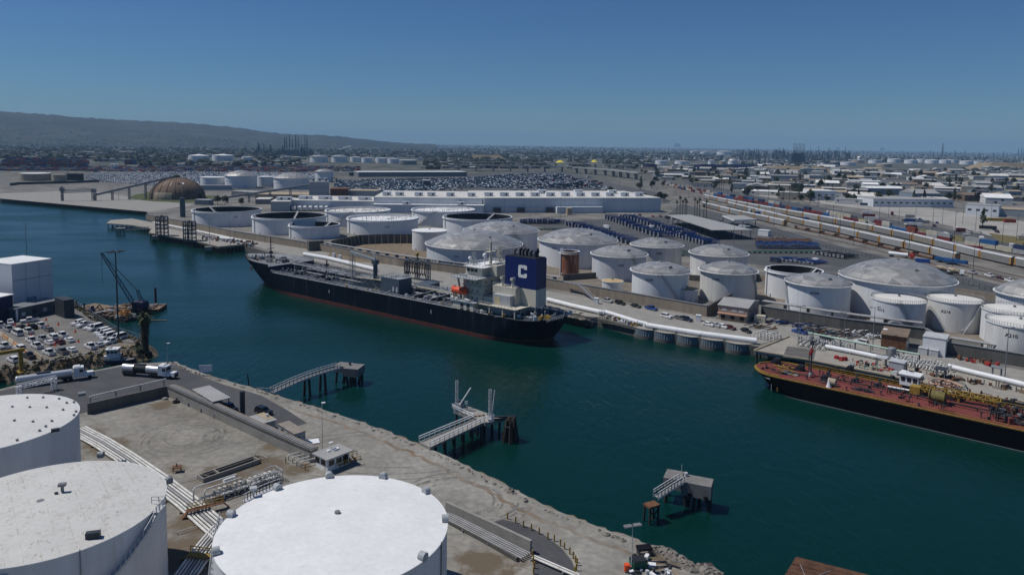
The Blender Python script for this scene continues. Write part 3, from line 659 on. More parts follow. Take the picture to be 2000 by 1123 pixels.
tank(616,650.5,335,17,'dome','slim domed tank beside the palms and car yard',rise=4.,group=MT,rail=False)
# the three big tanks in front
def near_tank(cx,cy,a,zr,label,roofmat,kind):
    c=P(cx,cy,zr); R=15.4; Hh=zr-G; face=math.atan2(-c.y,-c.x)
    t=thing('storage_tank',label,'storage tank',(c.x,c.y,G),0,'big white tanks on the near bank')
    q=MB(); q.lathe([(R,0),(R,Hh)],n=160); 
    for k in range(1,6): q.lathe([(R+.004,Hh*k/6),(R+.02,Hh*k/6+.02),(R+.004,Hh*k/6+.04)],n=160)
    q.build('shell',M['shell_near'],t)
    q=MB(); q.lathe([(R,Hh-.12),(R+.14,Hh-.12),(R+.14,Hh+.02),(R-.1,Hh+.02)],n=160,smooth=False); q.build('eave_ring',M['white_paint'],t)
    q=MB(); q.lathe([(R+.05,Hh+.03),(R*.5,Hh+.55),(0,Hh+.95)],n=160); q.build('roof',M[roofmat],t)
    rz=lambda r: Hh+.03+ (.95-.03)*(1-r/R)
    return t,c,R,Hh,face,rz
def seam_roof(name,col,dirt,dirt_at,sw,ang,seamk,stain):
    m=mat(name,col,.62,var=.07,scale=.16,fine=.05,dirt=dirt,dirt_at=dirt_at); nt=m.node_tree; N=nt.nodes; L=nt.links; b=N['Principled BSDF']
    old=b.inputs['Base Color'].links[0].from_socket; tc=N.new('ShaderNodeTexCoord'); mp=N.new('ShaderNodeMapping'); mp.inputs['Rotation'].default_value=(0,0,ang); L.new(tc.outputs['Object'],mp.inputs['Vector'])
    br=N.new('ShaderNodeTexBrick'); br.inputs['Scale'].default_value=1; br.inputs['Brick Width'].default_value=24.; br.inputs['Row Height'].default_value=sw; br.inputs['Mortar Size'].default_value=.035; br.inputs['Mortar Smooth'].default_value=.2
    br.inputs['Color1'].default_value=(1,1,1,1); br.inputs['Color2'].default_value=(.97,.97,.96,1); br.inputs['Mortar'].default_value=(seamk,seamk,seamk*.96,1); L.new(mp.outputs[0],br.inputs['Vector'])
    nz=N.new('ShaderNodeTexNoise'); nz.inputs['Scale'].default_value=.5; nz.inputs['Detail'].default_value=6; L.new(tc.outputs['Object'],nz.inputs['Vector'])
    r=N.new('ShaderNodeMapRange'); r.inputs['From Min'].default_value=.4; r.inputs['From Max'].default_value=.62; L.new(nz.outputs['Fac'],r.inputs['Value'])
    x=N.new('ShaderNodeMix'); x.data_type='RGBA'; x.blend_type='MULTIPLY'; L.new(r.outputs[0],x.inputs[0]); L.new(old,x.inputs[6]); L.new(br.outputs['Color'],x.inputs[7])
    # small speckled rust marks
    n3=N.new('ShaderNodeTexNoise'); n3.inputs['Scale'].default_value=2.2; n3.inputs['Detail'].default_value=4; L.new(mp.outputs[0],n3.inputs['Vector'])
    r3=N.new('ShaderNodeMapRange'); r3.inputs['From Min'].default_value=stain; r3.inputs['From Max'].default_value=stain+.06; r3.inputs['To Max'].default_value=.7; L.new(n3.outputs['Fac'],r3.inputs['Value'])
    mm=N.new('ShaderNodeMath'); mm.operation='MULTIPLY'; L.new(r3.outputs[0],mm.inputs[0]); L.new(r.outputs[0],mm.inputs[1])
    y=N.new('ShaderNodeMix'); y.data_type='RGBA'; L.new(mm.outputs[0],y.inputs[0]); L.new(x.outputs[2],y.inputs[6]); y.inputs[7].default_value=(.3,.25,.19,1); L.new(y.outputs[2],b.inputs['Base Color']); M[name]=m
seam_roof('near_roof_clean',(.75,.75,.74),(.6,.6,.57),.63,4.0,math.radians(35),.88,.71)
seam_roof('near_roof_worn',(.57,.56,.525),(.40,.375,.33),.6,1.9,math.radians(52),.62,.58)
seam_roof('near_roof_seamed',(.62,.615,.59),(.45,.43,.39),.64,1.9,math.radians(8),.72,.62)
mk('shell_near',(.64,.65,.66),.55,var=.14,scale=.3,streak=1,dirt=(.46,.45,.43),dirt_at=.6)
def vent_hood(r=.55):
    q=MB(); q.cyl((0,-.45,.2),(0,.45,.2),r,n=12); q.box((0,0,-.25),(.9,.8,.45)); return q
t1,c1,R1,H1,f1,rz=near_tank(-35,825,203,17.5,'big white tank at the left edge dotted with small roof vents','near_roof_seamed',0)
bolts=[(53,776),(84,775),(115,777),(132,771),(117,764),(83,762),(55,761),(144,783),(130,785),(151,791),(24,797),(58,797),(91,796),(123,799),(148,801),(144,808),(138,815),(28,824),(64,824),(101,821),(77,839),(88,843),(89,831),(33,857),(53,856),(10,868),(-30,800),(-60,850),(-90,790)]
for px,py in bolts:
    w=P(px,py,17.9)-Vector((c1.x,c1.y,0)); r=math.hypot(w.x,w.y)
    if r<R1-.3:
        q=MB(); q.cyl((w.x,w.y,rz(r)-.05),(w.x,w.y,rz(r)+.22),.2,n=8); q.ball((w.x,w.y,rz(r)+.24),.27,n=8,sq=(1,1,.5)); q.build('roof_vent',M['steel_grey'],t1)
q=MB(); w=P(108,841,17.6)-Vector((c1.x,c1.y,0)); q.box((w.x,w.y,H1),(1.3,.7,.5),.6); q.build('roof_hatch',M['steel_dark'],t1)
q=MB(); w=P(160,771,17.6)-Vector((c1.x,c1.y,0)); q.box((w.x,w.y,H1),(1.3,1.3,.6),.6); q.build('roof_platform',M['steel_grey'],t1)
t2,c2,R2,H2,f2,rz=near_tank(90,991,248,17.5,'big white tank with stained roof and a stair down its right side','near_roof_worn',0)
def rp(px,py,z,c): w=P(px,py,z)-Vector((c.x,c.y,0)); return w
q=MB(); w=rp(122,960,18.3,c2); q.cyl((w.x,w.y,H2+.6),(w.x,w.y,H2+1.7),.22,n=8); q.box((w.x,w.y,H2+1.7),(1.0,.7,.4),.3); q.build('roof_vent',M['steel_grey'],t2)
q=MB(); w=rp(110,966,18.2,c2); q.cyl((w.x,w.y,H2+.5),(w.x,w.y,H2+1.1),.25,n=8); q.build('roof_vent',M['steel_dark'],t2)
q=MB(); w=rp(79,980,18.2,c2); q.cyl((w.x,w.y,H2+.5),(w.x,w.y,H2+.95),.5,n=12); q.build('manhole',M['steel_grey'],t2)
for px,py,s in ((197,890,0),(331,940,1)):
    w=rp(px,py,17.6,c2); q=vent_hood(.5); o=q.build('roof_vent',M['steel_grey'],t2); o.location=(w.x,w.y,H2+.15); o.rotation_euler=(0,0,math.atan2(w.y,w.x))
q=MB(); w=rp(182,1050,17.6,c2); q.box((0,0,0),(1.7,.8,.9)); o=q.build('roof_hatch',M['steel_dark'],t2); o.location=(w.x,w.y,H2+.05); o.rotation_euler=(0,0,.3)
q=MB(); helix(q,R2+.05,.3,H2,f2-.42,f2+.98,.75,60); q.build('stairway',M['galvanised'],t2)
a=f2+1.0; q=MB(); q.box(((R2+.3)*math.cos(a),(R2+.3)*math.sin(a),H2-.1),(1.5,2.2,.12),a); q.rail([((R2-1)*math.cos(a+.09),(R2-1)*math.sin(a+.09),H2),((R2+1)*math.cos(a+.09),(R2+1)*math.sin(a+.09),H2),((R2+1)*math.cos(a-.09),(R2+1)*math.sin(a-.09),H2)],1.1,1,.04); q.build('stair_landing',M['galvanised'],t2)
a=f2+.22; q=MB(); q.cyl(((R2+.12)*math.cos(a),(R2+.12)*math.sin(a),.2),((R2+.12)*math.cos(a),(R2+.12)*math.sin(a),H2+.2),.06,n=6); q.build('cable_conduit',M['steel_grey'],t2)
a=f2-.33; q=MB(); q.box(((R2+.12)*math.cos(a),(R2+.12)*math.sin(a),H2-1.2),(.2,1.6,.35),a); q.build('overflow_vent',M['galvanised'],t2)
t3,c3,R3,H3,f3,rz=near_tank(653,1027,225,17.5,'big clean white tank in the middle foreground with hooded vents round its rim','near_roof_clean',0)
for px,py in ((642,921),(757,923),(843,956),(874,1014),(818,1085),(532,947),(446,1005),(443,1073),(534,1121)):
    w=rp(px,py,17.7,c3); r=math.hypot(w.x,w.y); k=(R3-.25)/r; q=vent_hood(.6); o=q.build('roof_vent',M['grey_paint'],t3); o.location=(w.x*k,w.y*k,H3+.15); o.rotation_euler=(0,0,math.atan2(w.y,w.x)+PI/2)
q=MB(); w=rp(659,1001,18.4,c3); q.cyl((w.x,w.y,H3+.8),(w.x,w.y,H3+1.15),.4,n=12); q.build('manhole',M['steel_grey'],t3)
q=MB(); w=rp(495,968,17.6,c3); q.cyl((w.x,w.y,H3+.1),(w.x,w.y,H3+1.1),.16,n=8); q.box((w.x,w.y,H3+1.1),(1.,.9,.35),.4); q.build('gauge_hatch',M['galvanised'],t3)
q=MB(); helix(q,R3+.05,.3,H3,f3-1.25,f3-1.9,.9,50); q.build('stairway',M['galvanised'],t3)
q=MB(); pts=[]
for i in range(12):
    a=math.atan2(rp(500,960,17.5,c3).y,rp(500,960,17.5,c3).x)+(i-6)*.035; pts.append(((R3+.7)*math.cos(a),(R3+.7)*math.sin(a),H3-.1))
q.rail(pts,1.2,1.1,.045); 
for a_,b_ in zip(pts[:-1],pts[1:]): q.bar(a_,b_,1.1,.1)
q.build('catwalk',M['galvanised'],t3)
a=f3+1.08; q=MB(); q.cyl(((R3+.12)*math.cos(a),(R3+.12)*math.sin(a),.2),((R3+.12)*math.cos(a),(R3+.12)*math.sin(a),H3+.1),.07,n=6); q.build('cable_conduit',M['steel_dark'],t3)
# ------------------------------------------------------------------ vessels
class Frame:
    def __init__(s,o,ang): s.o=Vector((o[0],o[1])); s.a=ang; s.d=Vector((math.cos(ang),math.sin(ang))); s.n=Vector((-s.d.y,s.d.x))
    def loc(s,p): v=Vector((p[0],p[1]))-s.o; return v.dot(s.d),v.dot(s.n)
    def on_y(s,px,py,y):
        r=FW+(px-1000)/FO*RT+(Y0-py)/FO*UP; r2=Vector((r.x,r.y)); t=(y+s.o.dot(s.n))/r2.dot(s.n); w=r*t+EYE
        return s.loc(w)[0],w.z
    def on_z(s,px,py,z): return s.loc(P(px,py,z))
def hull_loft(hf,se,ss,rows,n,mi):
    """rows of z; hf(s,z)=half breadth; returns MB with both sides"""
    mb=MB()
    for side in (1,-1):
        vs=[]
        for z in rows:
            a,b=ss(z),se(z)
            for i in range(n+1):
                t=(1-math.cos(PI*i/n))/2; s=a+(b-a)*t; vs.append((s,side*hf(s,z),z))
        for k in range(len(rows)-1):
            fs=[]
            for i in range(n):
                q=(k*(n+1)+i,k*(n+1)+i+1,(k+1)*(n+1)+i+1,(k+1)*(n+1)+i); fs.append(q if side<0 else q[::-1])
            if k==0: k0=len(mb.v); mb._a(vs,fs,True,mi[k])
            else:
                for f in fs: mb.f.append([k0+i for i in f]); mb.m.append(mi[k]); mb.sm.append(True)
    return mb
def deck_mb(hf,a,b,z,n=40):
    mb=MB(); vs=[]
    for i in range(n+1):
        t=(1-math.cos(PI*i/n))/2; s=a+(b-a)*t; h=hf(s,z); vs+=[(s,-h,z),(s,h,z)]
    mb._a(vs,[(2*i,2*i+2,2*i+3,2*i+1) for i in range(n)]); return mb
def tanker():
    f=Frame((15.,257.),math.atan2(.604,-.797))
    t=thing('tanker_ship','long dark navy oil tanker with cream bridge house and blue funnel marked C','ship',(15.,257.,0),f.a)
    B=13.; se=lambda z: 172+15.6*(max(z,0)/12)**.85; ss=lambda z: 1.5-5.5*min(1,max(0,z)/7.)**.8
    def hf(s,z):
        u=max(0,min(1,(se(z)-s)/(46-1.0*max(0,z)))); bow=(1-(1-u)**2.3)**.95 if u<1 else 1
        v=max(0,min(1,(s-ss(z))/(22-.9*max(0,z)))); st=(1-(1-v)**2.4)**.6
        return B*bow*st+.02
    DZ=8.7
    hull_loft(hf,se,ss,[-1.5,.2,.95,1.5,3,5,7,DZ,DZ+.35],64,[0,0,1,2,2,2,2,2]).build('hull',[M['hull_red'],M['hull_rust'],M['hull_navy']],t)
    # forecastle with bulwark
    fs=lambda z: 151.
    hull_loft(hf,se,fs,[DZ+.3,10.,11.2,12.4],40,[0,0,0]).build('forecastle',[M['hull_navy']],t)
    hf2=lambda s,z: max(0,hf(s,z)-.3); hull_loft(hf2,lambda z: se(z)-.4,fs,[11.2,12.42],40,[0]).build('bulwark',[M['grey_paint']],t)
    deck_mb(hf,ss(DZ),se(DZ)-1,DZ,50).build('main_deck',M['ship_deck'],t)
    deck_mb(hf,151.,se(11.2)-.3,11.2,30).build('forecastle_deck',M['steel_grey'],t)
    q=MB(); q.box((151.1,0,DZ),(.3,2*hf(151,DZ)-.4,2.6)); q.build('forecastle_bulkhead',M['navy_paint'],t)
    # side walkway strip lighter along the port deck edge and railing
    q=MB()
    for sd in (1,-1):
        for a in range(20,150,5): q.bar((a,sd*(hf(a,DZ)-.9),DZ+.04),(a+5,sd*(hf(a+5,DZ)-.9),DZ+.04),1.5,.06)
    q.build('side_walkway',M['grey_paint'],t)
    q=MB()
    for sd in (1,-1): q.rail([(a,sd*(hf(a,DZ)-.15),DZ+.3) for a in range(20,151,3)],1.1,1.5,.055)
    q.build('handrail',M['galvanised'],t)
    rr=random.Random(2)
    def on(px,py,y): return f.on_y(px,py,y)
    c2=lambda x,y:(480+x/4.883,450+y/4.883); c3=lambda x,y:(780+x/4.883,460+y/4.883)
    # raised transverse girders on the deck
    for cx,cy in ((235,320),(310,330),(405,385),(475,415),(640,455),(745,475)):
        s,_=f.on_z(*c2(cx,cy),DZ+.6)
        q=MB(); q.box((s,0,DZ),(.55,20.,1.25)); q.bar((s,10,DZ+1.0),(s,11.4,DZ+.2),.55,.4); q.build('deck_girder',M['steel_dark'],t)
    for cx,cy in ((125,590),(265,625)):
        s,_=f.on_z(*c3(cx,cy),DZ+.8); q=MB(); q.box((s,0,DZ),(.6,20.,1.5)); q.bar((s,10,DZ+1.2),(s,11.6,DZ+.2),.6,.4); q.box((s+.1,0,DZ+1.5),(.3,20,.06),m=1); q.build('deck_girder',[M['steel_dark'],M['galvanised']],t)
    # cargo pipes along the deck and catwalk
    for k,(y,r,z) in enumerate(((-1.2,.28,.9),(-2.2,.3,.9),(-3.3,.28,.9),(-4.4,.32,.9),(2.6,.22,.7),(3.4,.2,.7),(-6.2,.2,.7))):
        q=MB(); q.cyl((45,y,DZ+z),(147-4*k%9,y,DZ+z),r,n=8)
        for a in range(48,146,7): q.box((a,y,DZ),(.3,.5,z))
        q.build('cargo_pipe',M['steel_grey' if k%3 else 'steel_blue'],t)
    q=MB(); q.box((97,0,11.3),(106,1.1,.12))
    for a in range(46,150,6): q.box((a,-.4,DZ),(.2,.2,2.6)); q.box((a,.4,DZ),(.2,.2,2.6))
    q.rail([(a,.55,11.4) for a in range(44,151,3)],1.0,3,.05); q.rail([(a,-.55,11.4) for a in range(44,151,3)],1.0,3,.05); q.build('catwalk',M['grey_paint'],t)
    q=MB(); q.cyl((44,.9,11.1),(104,.9,11.1),.17,n=8); q.build('fire_main',mat('cream_pipe',(.55,.48,.3),.6,var=.2),t)
    # manifold crossover amidships
    for k in range(7):
        s=84+k*1.9; q=MB(); q.cyl((s,-11.5,DZ+1.3),(s,11.3,DZ+1.3),.24,n=8); q.cyl((s,11.3,DZ+1.3),(s,11.5,DZ+1.3),.42,n=10); q.cyl((s,-11.5,DZ+1.3),(s,-11.3,DZ+1.3),.42,n=10)
        q.box((s,8.6,DZ+1.2),(.6,.6,.9)); q.box((s,-8.6,DZ+1.2),(.6,.6,.9)); q.build('manifold_pipe',M['steel_blue'],t)
    q=MB()
    for sd in (1,-1): q.box((90.5,sd*10.4,DZ+.1),(17,2.4,.5))
    q.build('drip_tray',M['steel_grey'],t)
    q=MB()
    for k,(s,y) in enumerate(((99,10.4),(82,9.2),(84.5,11.3),(97,11.6))): q.cyl((s,y,DZ),(s,y,DZ+.9),.5,n=8)
    q.build('yellow_bollard',M['yellow_paint'],t)['kind']='stuff'
    # scattered small deck gear (valves, vents, lockers)
    def gear(name,s0,s1,y0,y1,z,n,mts,seed,hi=1.3):
        g=MB(); r2=random.Random(seed)
        for _ in range(n):
            s,y=r2.uniform(s0,s1),r2.uniform(y0,y1); k=r2.random(); m=r2.randrange(len(mts))
            if k<.4: g.box((s,y,z),(r2.uniform(.4,1.2),r2.uniform(.3,1.),r2.uniform(.4,hi)),r2.random(),m=m)
            elif k<.75: h=r2.uniform(.6,hi+.7); g.cyl((s,y,z),(s,y,z+h),.14,n=6,m=m); g.cyl((s,y,z+h-.25),(s,y,z+h),.32,n=7,m=m)
            else: an=r2.random()*6.3; l=r2.uniform(1,4); g.cyl((s,y,z+.5),(s+l*math.cos(an),y+l*math.sin(an),z+.5),.12,n=6,m=m)
        o=g.build(name,[M[i] for i in mts],t); o['kind']='stuff'
    gear('deck_fitting',46,148,-12,11.5,DZ,330,('steel_grey','steel_dark','steel_blue','grey_paint','galvanised'),4)
    gear('deck_fitting',42,60,-12,11.5,DZ,110,('steel_grey','galvanised','white_paint','steel_blue'),5)
    gear('mooring_gear',153,181,-6,6,11.2,90,('steel_grey','steel_dark','grey_paint','beige_paint','rust'),6,1.6)
    gear('mooring_gear',-3,11,-9,9,DZ,90,('steel_grey','steel_blue','grey_paint','navy_paint','white_paint'),7,1.8)
    gear('mooring_gear',11,44,10.2,11.6,DZ,34,('steel_grey','grey_paint','white_paint','yellow_paint'),8)
    for s,y in ((-2.2,5.5),(0.5,6.6),(-.5,4.2)):
        q=MB(); q.cyl((s,y,DZ),(s,y,DZ+1.5),.35,n=8); q.cyl((s,y-.8,DZ+1),(s,y+.8,DZ+1),.75,n=10); q.build('mooring_winch',M['yellow_paint'],t)
    for s,y in ((172,2.5),(172,-2.5),(163,4.2),(163,-4.2),(157,0)):
        q=MB(); q.box((s,y,11.2),(2,1.6,.5)); q.cyl((s,y-1.3,12.2),(s,y+1.3,12.2),.75,n=12); q.box((s+.9,y,11.6),(.9,1.2,1.3)); q.build('windlass',M['steel_grey'],t)
    # grey deck house
    s1,_=on(*c2(1290,440),9); s0,_=on(*c2(1460,470),9)
    q=MB(); q.box(((s0+s1)/2,5.4,DZ),(s1-s0,7.2,6.2)); q.build('deck_house',M['steel_blue'],t)
    q=MB(); 
    for k in range(9): q.cyl((s0+1+rr.random()*8,2.5+rr.random()*6,DZ+6.2),(s0+1+rr.random()*8,2.5+rr.random()*6,DZ+7.2),.2,n=6)
    q.rail([(s0+.2,2,DZ+6.2),(s1-.2,2,DZ+6.2),(s1-.2,8.8,DZ+6.2),(s0+.2,8.8,DZ+6.2)],1,1.5,.05,close=True); q.box(((s0+s1)/2,5.4,DZ+6.2),(s1-s0-.6,6.6,.08)); q.build('deck_house_roof',M['grey_paint'],t)
    q=MB(); q.box((s0+3.2,9.03,DZ+1),(.9,.06,2)); q.build('door',M['galvanised'],t); q=MB(); q.box((s0+1.2,9.03,DZ+1),(.9,.06,2)); q.build('door',M['galvanised'],t)
    q=MB(); q.box((66,-5,DZ),(7,7,3.4)); q.build('pump_house',M['steel_blue'],t)
    # hose crane
    s,z=on(*c2(1235,290),0); q=MB(); q.cyl((s,0,DZ),(s,0,18),.95,n=14); q.box((s,0,17.6),(2.4,2.2,1.8)); q.build('crane_pedestal',M['steel_blue'],t)
    q=MB(); q.bar((s,0,19.4),(s+13.5,2,21.6),.9,1.1); q.bar((s,0,20.6),(s+2,0.3,22.5),.5); q.bar((s+2,.3,22.5),(s+12,1.8,22),.18); q.build('crane_jib',M['grey_paint'],t)
    q=MB(); q.lattice((s+13,1.5,DZ),(s+13,1.5,20.5),1.6,2,.07); q.build('jib_rest',M['steel_grey'],t)
    # foremast
    s,_=on(*c2(240,225),0); q=MB(); q.cyl((s,0,11.2),(s,0,22.3),.35,.22,n=8); q.box((s,0,17),(1.2,3.6,.15)); q.bar((s,-2,18.6),(s,2,18.6),.12); q.box((s,0,14.4),(1.4,1.4,1.2)); q.build('foremast',M['steel_dark'],t)
    q=MB(); s=126; q.cyl((s,-1,DZ),(s,-1,15.5),.3,n=8); q.box((s,-1,13),(.8,2,.8)); q.build('vent_post',M['steel_dark'],t)
    # ------- accommodation
    W_='beige_paint'
    def blk(name,s0,s1,y0,y1,z0,z1,m=W_): q=MB(); q.box(((s0+s1)/2,(y0+y1)/2,z0),(s1-s0,y1-y0,z1-z0)); return q.build(name,M[m],t)
    ph=blk('poop_house',26.6,36.4,-12.4,12.4,DZ,11.9)
    q=MB()
    for a in (29.,32.): q.box((a,12.43,DZ+.2),(1.5,.06,2.4))
    q.build('opening',M['marking_black'],ph)
    q=MB(); q.box((31.5,0,11.9),(11.2,25.6,.14)); q.rail([(26,12.7,12.05),(37,12.7,12.05)],1.05,1.4,.05); q.build('boat_deck',M['grey_paint'],t)
    ma=blk('accommodation_block',26.,35.,-9.2,8.2,12.05,20.6)
    q=MB(); 
    for zz in (14.4,17.4): q.box((30.5,-.5,zz),(9.5,18.2,.16))
    q.build('deck_edge',M['grey_paint'],t)
    for zz in (18.6,15.6,12.9):
        for a in (28.2,30.6,32.8): 
            q=MB(); q.cyl((a,8.18,zz),(a,8.26,zz),.32,n=10); q.build('porthole',M['glass_dark'],ma)
    for zz in (18.8,15.8): 
        for y in (-6,-2,2.4,5.8):
            q=MB(); q.box((25.97,y,zz-.3),(.06,.55,.7)); q.build('window',M['glass_dark'],ma)
    q=MB(); q.box((31,0,20.6),(12,26.,.2)); q.rail([(25.2,12.9,20.8),(36.8,12.9,20.8)],1.05,1.5,.05); q.rail([(25.2,12.9,20.8),(25.2,8,20.8)],1.05,1.5,.05); q.box((33,10.5,20.8),(4,.15,1.1)); q.build('bridge_wing',M['grey_paint'],t)
    br=blk('bridge',27.5,35.4,-8.6,6.4,20.8,24.1)
    for a in (30.4,32.2,34.): 
        q=MB(); q.box((a,6.43,22.3),(1.35,.08,1.1)); q.build('window',M['glass_dark'],br)
    for y in (-7,-5,-3,-1,1,3,5): 
        q=MB(); q.box((35.43,y,22.3),(.08,1.5,1.1)); q.build('window',M['glass_dark'],br)
    blk('chart_room',23.6,29.,-9.,2.6,20.8,24.8)
    q=MB(); q.box((31,-1,24.1),(9.6,17,.16)); q.rail([(26.4,7.3,24.25),(35.6,7.3,24.25),(35.6,-9.3,24.25),(26.4,-9.3,24.25)],1,1.6,.05,close=True); q.build('monkey_island',M['roof_white'],t)
    # masts
    s,_=on(*c3(870,290),0); q=MB(); q.cyl((s,0,24.2),(s,0,33.2),.62,.4,n=10); q.box((s,0,29.4),(2.4,4.6,.18)); q.bar((s,-2.6,31.5),(s,2.6,31.5),.16); q.cyl((s,0,33),(s,0,35.2),.1,n=6); q.bar((s+1,-1.6,30.3),(s+1,1.6,30.3),.3,.25); q.bar((s,-1.2,33.),(s,1.2,33.),.12); q.build('radar_mast',M['beige_paint'],t)
    q=MB(); q.lattice((s-1,-4.2,24.2),(s-1,-4.2,31.2),2.6,1.6,.09,w2=.9); q.cyl((s-1,-4.2,31.2),(s-1,-4.2,33),.08,n=6); q.build('signal_mast',M['beige_paint'],t)
    s,_=on(*c3(715,285),0); q=MB(); q.lattice((s-1.5,2.,24.2),(s-1.5,2.,28.6),1.8,1.3,.08,w2=.8); q.cyl((s-1.5,2,28.6),(s-1.5,2,30.2),.07,n=6); q.build('signal_mast',M['grey_paint'],t)
    q=MB(); q.cyl((35,4.5,24.2),(35,4.5,26.2),.15,n=6); q.ball((35,4.5,26.8),.75,n=10); q.build('satellite_dome',M['white_paint'],t)
    q=MB(); q.cyl((29,3,24.2),(29,3,27.6),.15,n=6); q.ball((29,3,28.3),.9,n=10); q.build('satellite_dome',M['white_paint'],t)
    # engine casing, vents, funnel
    blk('engine_casing',12.,22.5,-6,6.2,DZ,18.4)
    blk('aft_house',12.6,20.5,6.2,8.6,DZ,15.8,'grey_paint'); blk('aft_house',20.5,26.4,-8,7.4,DZ,14.)
    lv=MB(); lv.box((18.4,8.62,12.4),(2.4,.08,2.6)); lv.build('louvre',mat('cream_slat',(.55,.46,.3),.6),t)
    q=MB(); q.box((16.5,3.6,11.9),(17,15.8,.14)); q.rail([(8.2,11.3,12.05),(25,11.3,12.05)],1.05,1.5,.05); q.build('upper_deck_aft',M['beige_paint'],t)
    q=MB(); 
    for a in (8.6,14,20): q.box((a,11.1,DZ),(.35,.35,3.2))
    q.build('deck_pillar',M['beige_paint'],t)['kind']='stuff'
    q=MB(); q.rail([(12,6.2,18.45),(22.4,6.2,18.45)],1.05,1.4,.05); q.build('handrail',M['galvanised'],t)
    for a in (14.2,18.8):
        q=MB(); q.cyl((a,4.9,18.4),(a,4.9,21),.55,n=12); q.cyl((a,4.9,21),(a+.2,4.9,21.9),1.0,.95,n=14); q.build('cowl_vent',M['beige_paint'],t)
    s0,_=on(*c3(1308,235),3); s1,_=on(*c3(1010,200),3)
    fn=blk('funnel',s0,s1,-3.4,3.,18.2,29.2,'funnel_blue')
    lo=MB(); lo.box(((s0+s1)/2,-.2,11.9),(s1-s0,6.4,6.3)); lo.build('funnel_base',M['beige_paint'],fn)
    for a in (s0+.6,s0+7): q=MB(); q.box((a,2.4,DZ),(.4,.4,3.2)); q.build('funnel_leg',M['beige_paint'],fn)
    q=MB(); q.box(((s0+s1)/2,-.2,29.2),(s1-s0-.6,5.8,.35)); q.build('funnel_cap',M['marking_black'],fn)
    for k,(a,r,h) in enumerate(((s1-2.2,.3,1.6),(s1-4.6,.5,2.2),(s1-6.,.45,2.),(s1-7.6,.5,2.1),(s1-9.4,.35,1.8),(s0+2.2,.75,2.))):
        q=MB(); q.cyl((a,0,29.5),(a,0,29.5+h),r,n=10); q.cyl((a,0,29.5+h),(a-.8,0,29.9+h),r,n=10); q.build('exhaust_pipe',M['marking_black'],fn)
    # white block letter C on the port face
    cx=s0+ (s1-s0)*.43; cz=24.3; w,h,k=3.9,4.6,1.15
    def blkC(mb,y):
        pts=[(-w/2,h/2-.5),(-w/2+.5,h/2),(w/2-.4,h/2),(w/2,h/2-.4),(w/2,h/2-1.6),(w/2-k,h/2-1.6),(w/2-k,h/2-k),(-w/2+k,h/2-k),(-w/2+k,-h/2+k),(w/2-k,-h/2+k),(w/2-k,-h/2+1.6),(w/2,-h/2+1.6),(w/2,-h/2+.4),(w/2-.4,-h/2),(-w/2+.5,-h/2),(-w/2,-h/2+.5)]
        mb.T=Matrix(((-1,0,0,cx),(0,0,1,y),(0,1,0,cz),(0,0,0,1))); mb.prism([(x,z) for x,z in pts],0,.06); mb.T=None
    q=MB(); blkC(q,3.01); q.build('letter_c',M['marking_white'],fn)
    q=MB(); q.box((s0,-.2,24),(.1,6.4,.5)) 
    # lifeboat
    q=MB(); q.T=Matrix.Translation((35.2,10.2,14.2)); prof=[(0,.15),(.6,.75),(1.6,1.15),(3.6,1.35),(5.6,1.25),(7,.9),(7.6,.3)]
    for zz0,zz1,k0,k1 in ((0,.9,.55,1),(.9,1.6,1,.95),(1.6,2.3,.95,.5)):
        for (a,ra),(b,rb) in zip(prof[:-1],prof[1:]):
            for sd in (1,-1): q.quad((a-3.8,sd*ra*k0,zz0),(b-3.8,sd*rb*k0,zz0),(b-3.8,sd*rb*k1,zz1),(a-3.8,sd*ra*k1,zz1))
    for (a,ra),(b,rb) in zip(prof[:-1],prof[1:]): q.quad((a-3.8,-ra*.5,2.3),(b-3.8,-rb*.5,2.3),(b-3.8,rb*.5,2.3),(a-3.8,ra*.5,2.3)); q.quad((a-3.8,-ra*.55,0),(a-3.8,ra*.55,0),(b-3.8,rb*.55,0),(b-3.8,-rb*.55,0))
    q.box((-2.2,0,2.2),(1.3,1.2,.6)); q.T=None; q.build('lifeboat',M['orange_paint'],t)
    for a in (32.6,37.8): q=MB(); q.bar((a,8.3,12),(a,9.6,16.8),.3); q.bar((a,9.6,16.8),(a,10.8,16.9),.3); q.box((a,10.2,12),(.4,2,2.1)); q.build('davit',M['beige_paint'],t)
    for a,y in ((37.6,11.4),(35.3,11.6),(29.4,11.7),(30.8,11.4)): q=MB(); q.cyl((a-.6,y,12.6),(a+.6,y,12.6),.4,n=10); q.build('life_raft',M['white_paint'],t)
    q=MB(); q.bar((35.,9.2,12),(37.5,8.6,20.5),.9,.15); q.build('ladder',M['galvanised'],t)
    # draught marks and the faint white name across the stern
    for s,z in ((168.3,5.6),(107,5.),(47,5.2)):
        q=MB(); y=hf(s,z); q.box((s,y+.02,z),(.25,.1,1.4)); q.build('draught_mark',M['marking_white'],t)
    q=MB(); x=0
    for wd in (.5,.5,.5,.5,.5,.5,0,.5,.5,.5,.5,.5,.5):
        if wd: a=ss(7.3); q.box((a+2.1-hf(a+2.1,7)*0+abs(3.3-x)*.12,5.6-x*.8,6.9),(.1,wd*.7,.8))
        x+=.72
    q.build('stern_lettering',M['grey_paint'],t)
    q=MB()
    for s,y,z in ((173,hf(173,8.6)+.2,8.2),(173,-hf(173,8.6)-.2,8.2)): q.bar((s,y,z-1.6),(s,y,z),.35); q.bar((s-.9,y,z-1.5),(s+.9,y,z-1.5),.4)
    q.build('anchor',M['rust'],t)
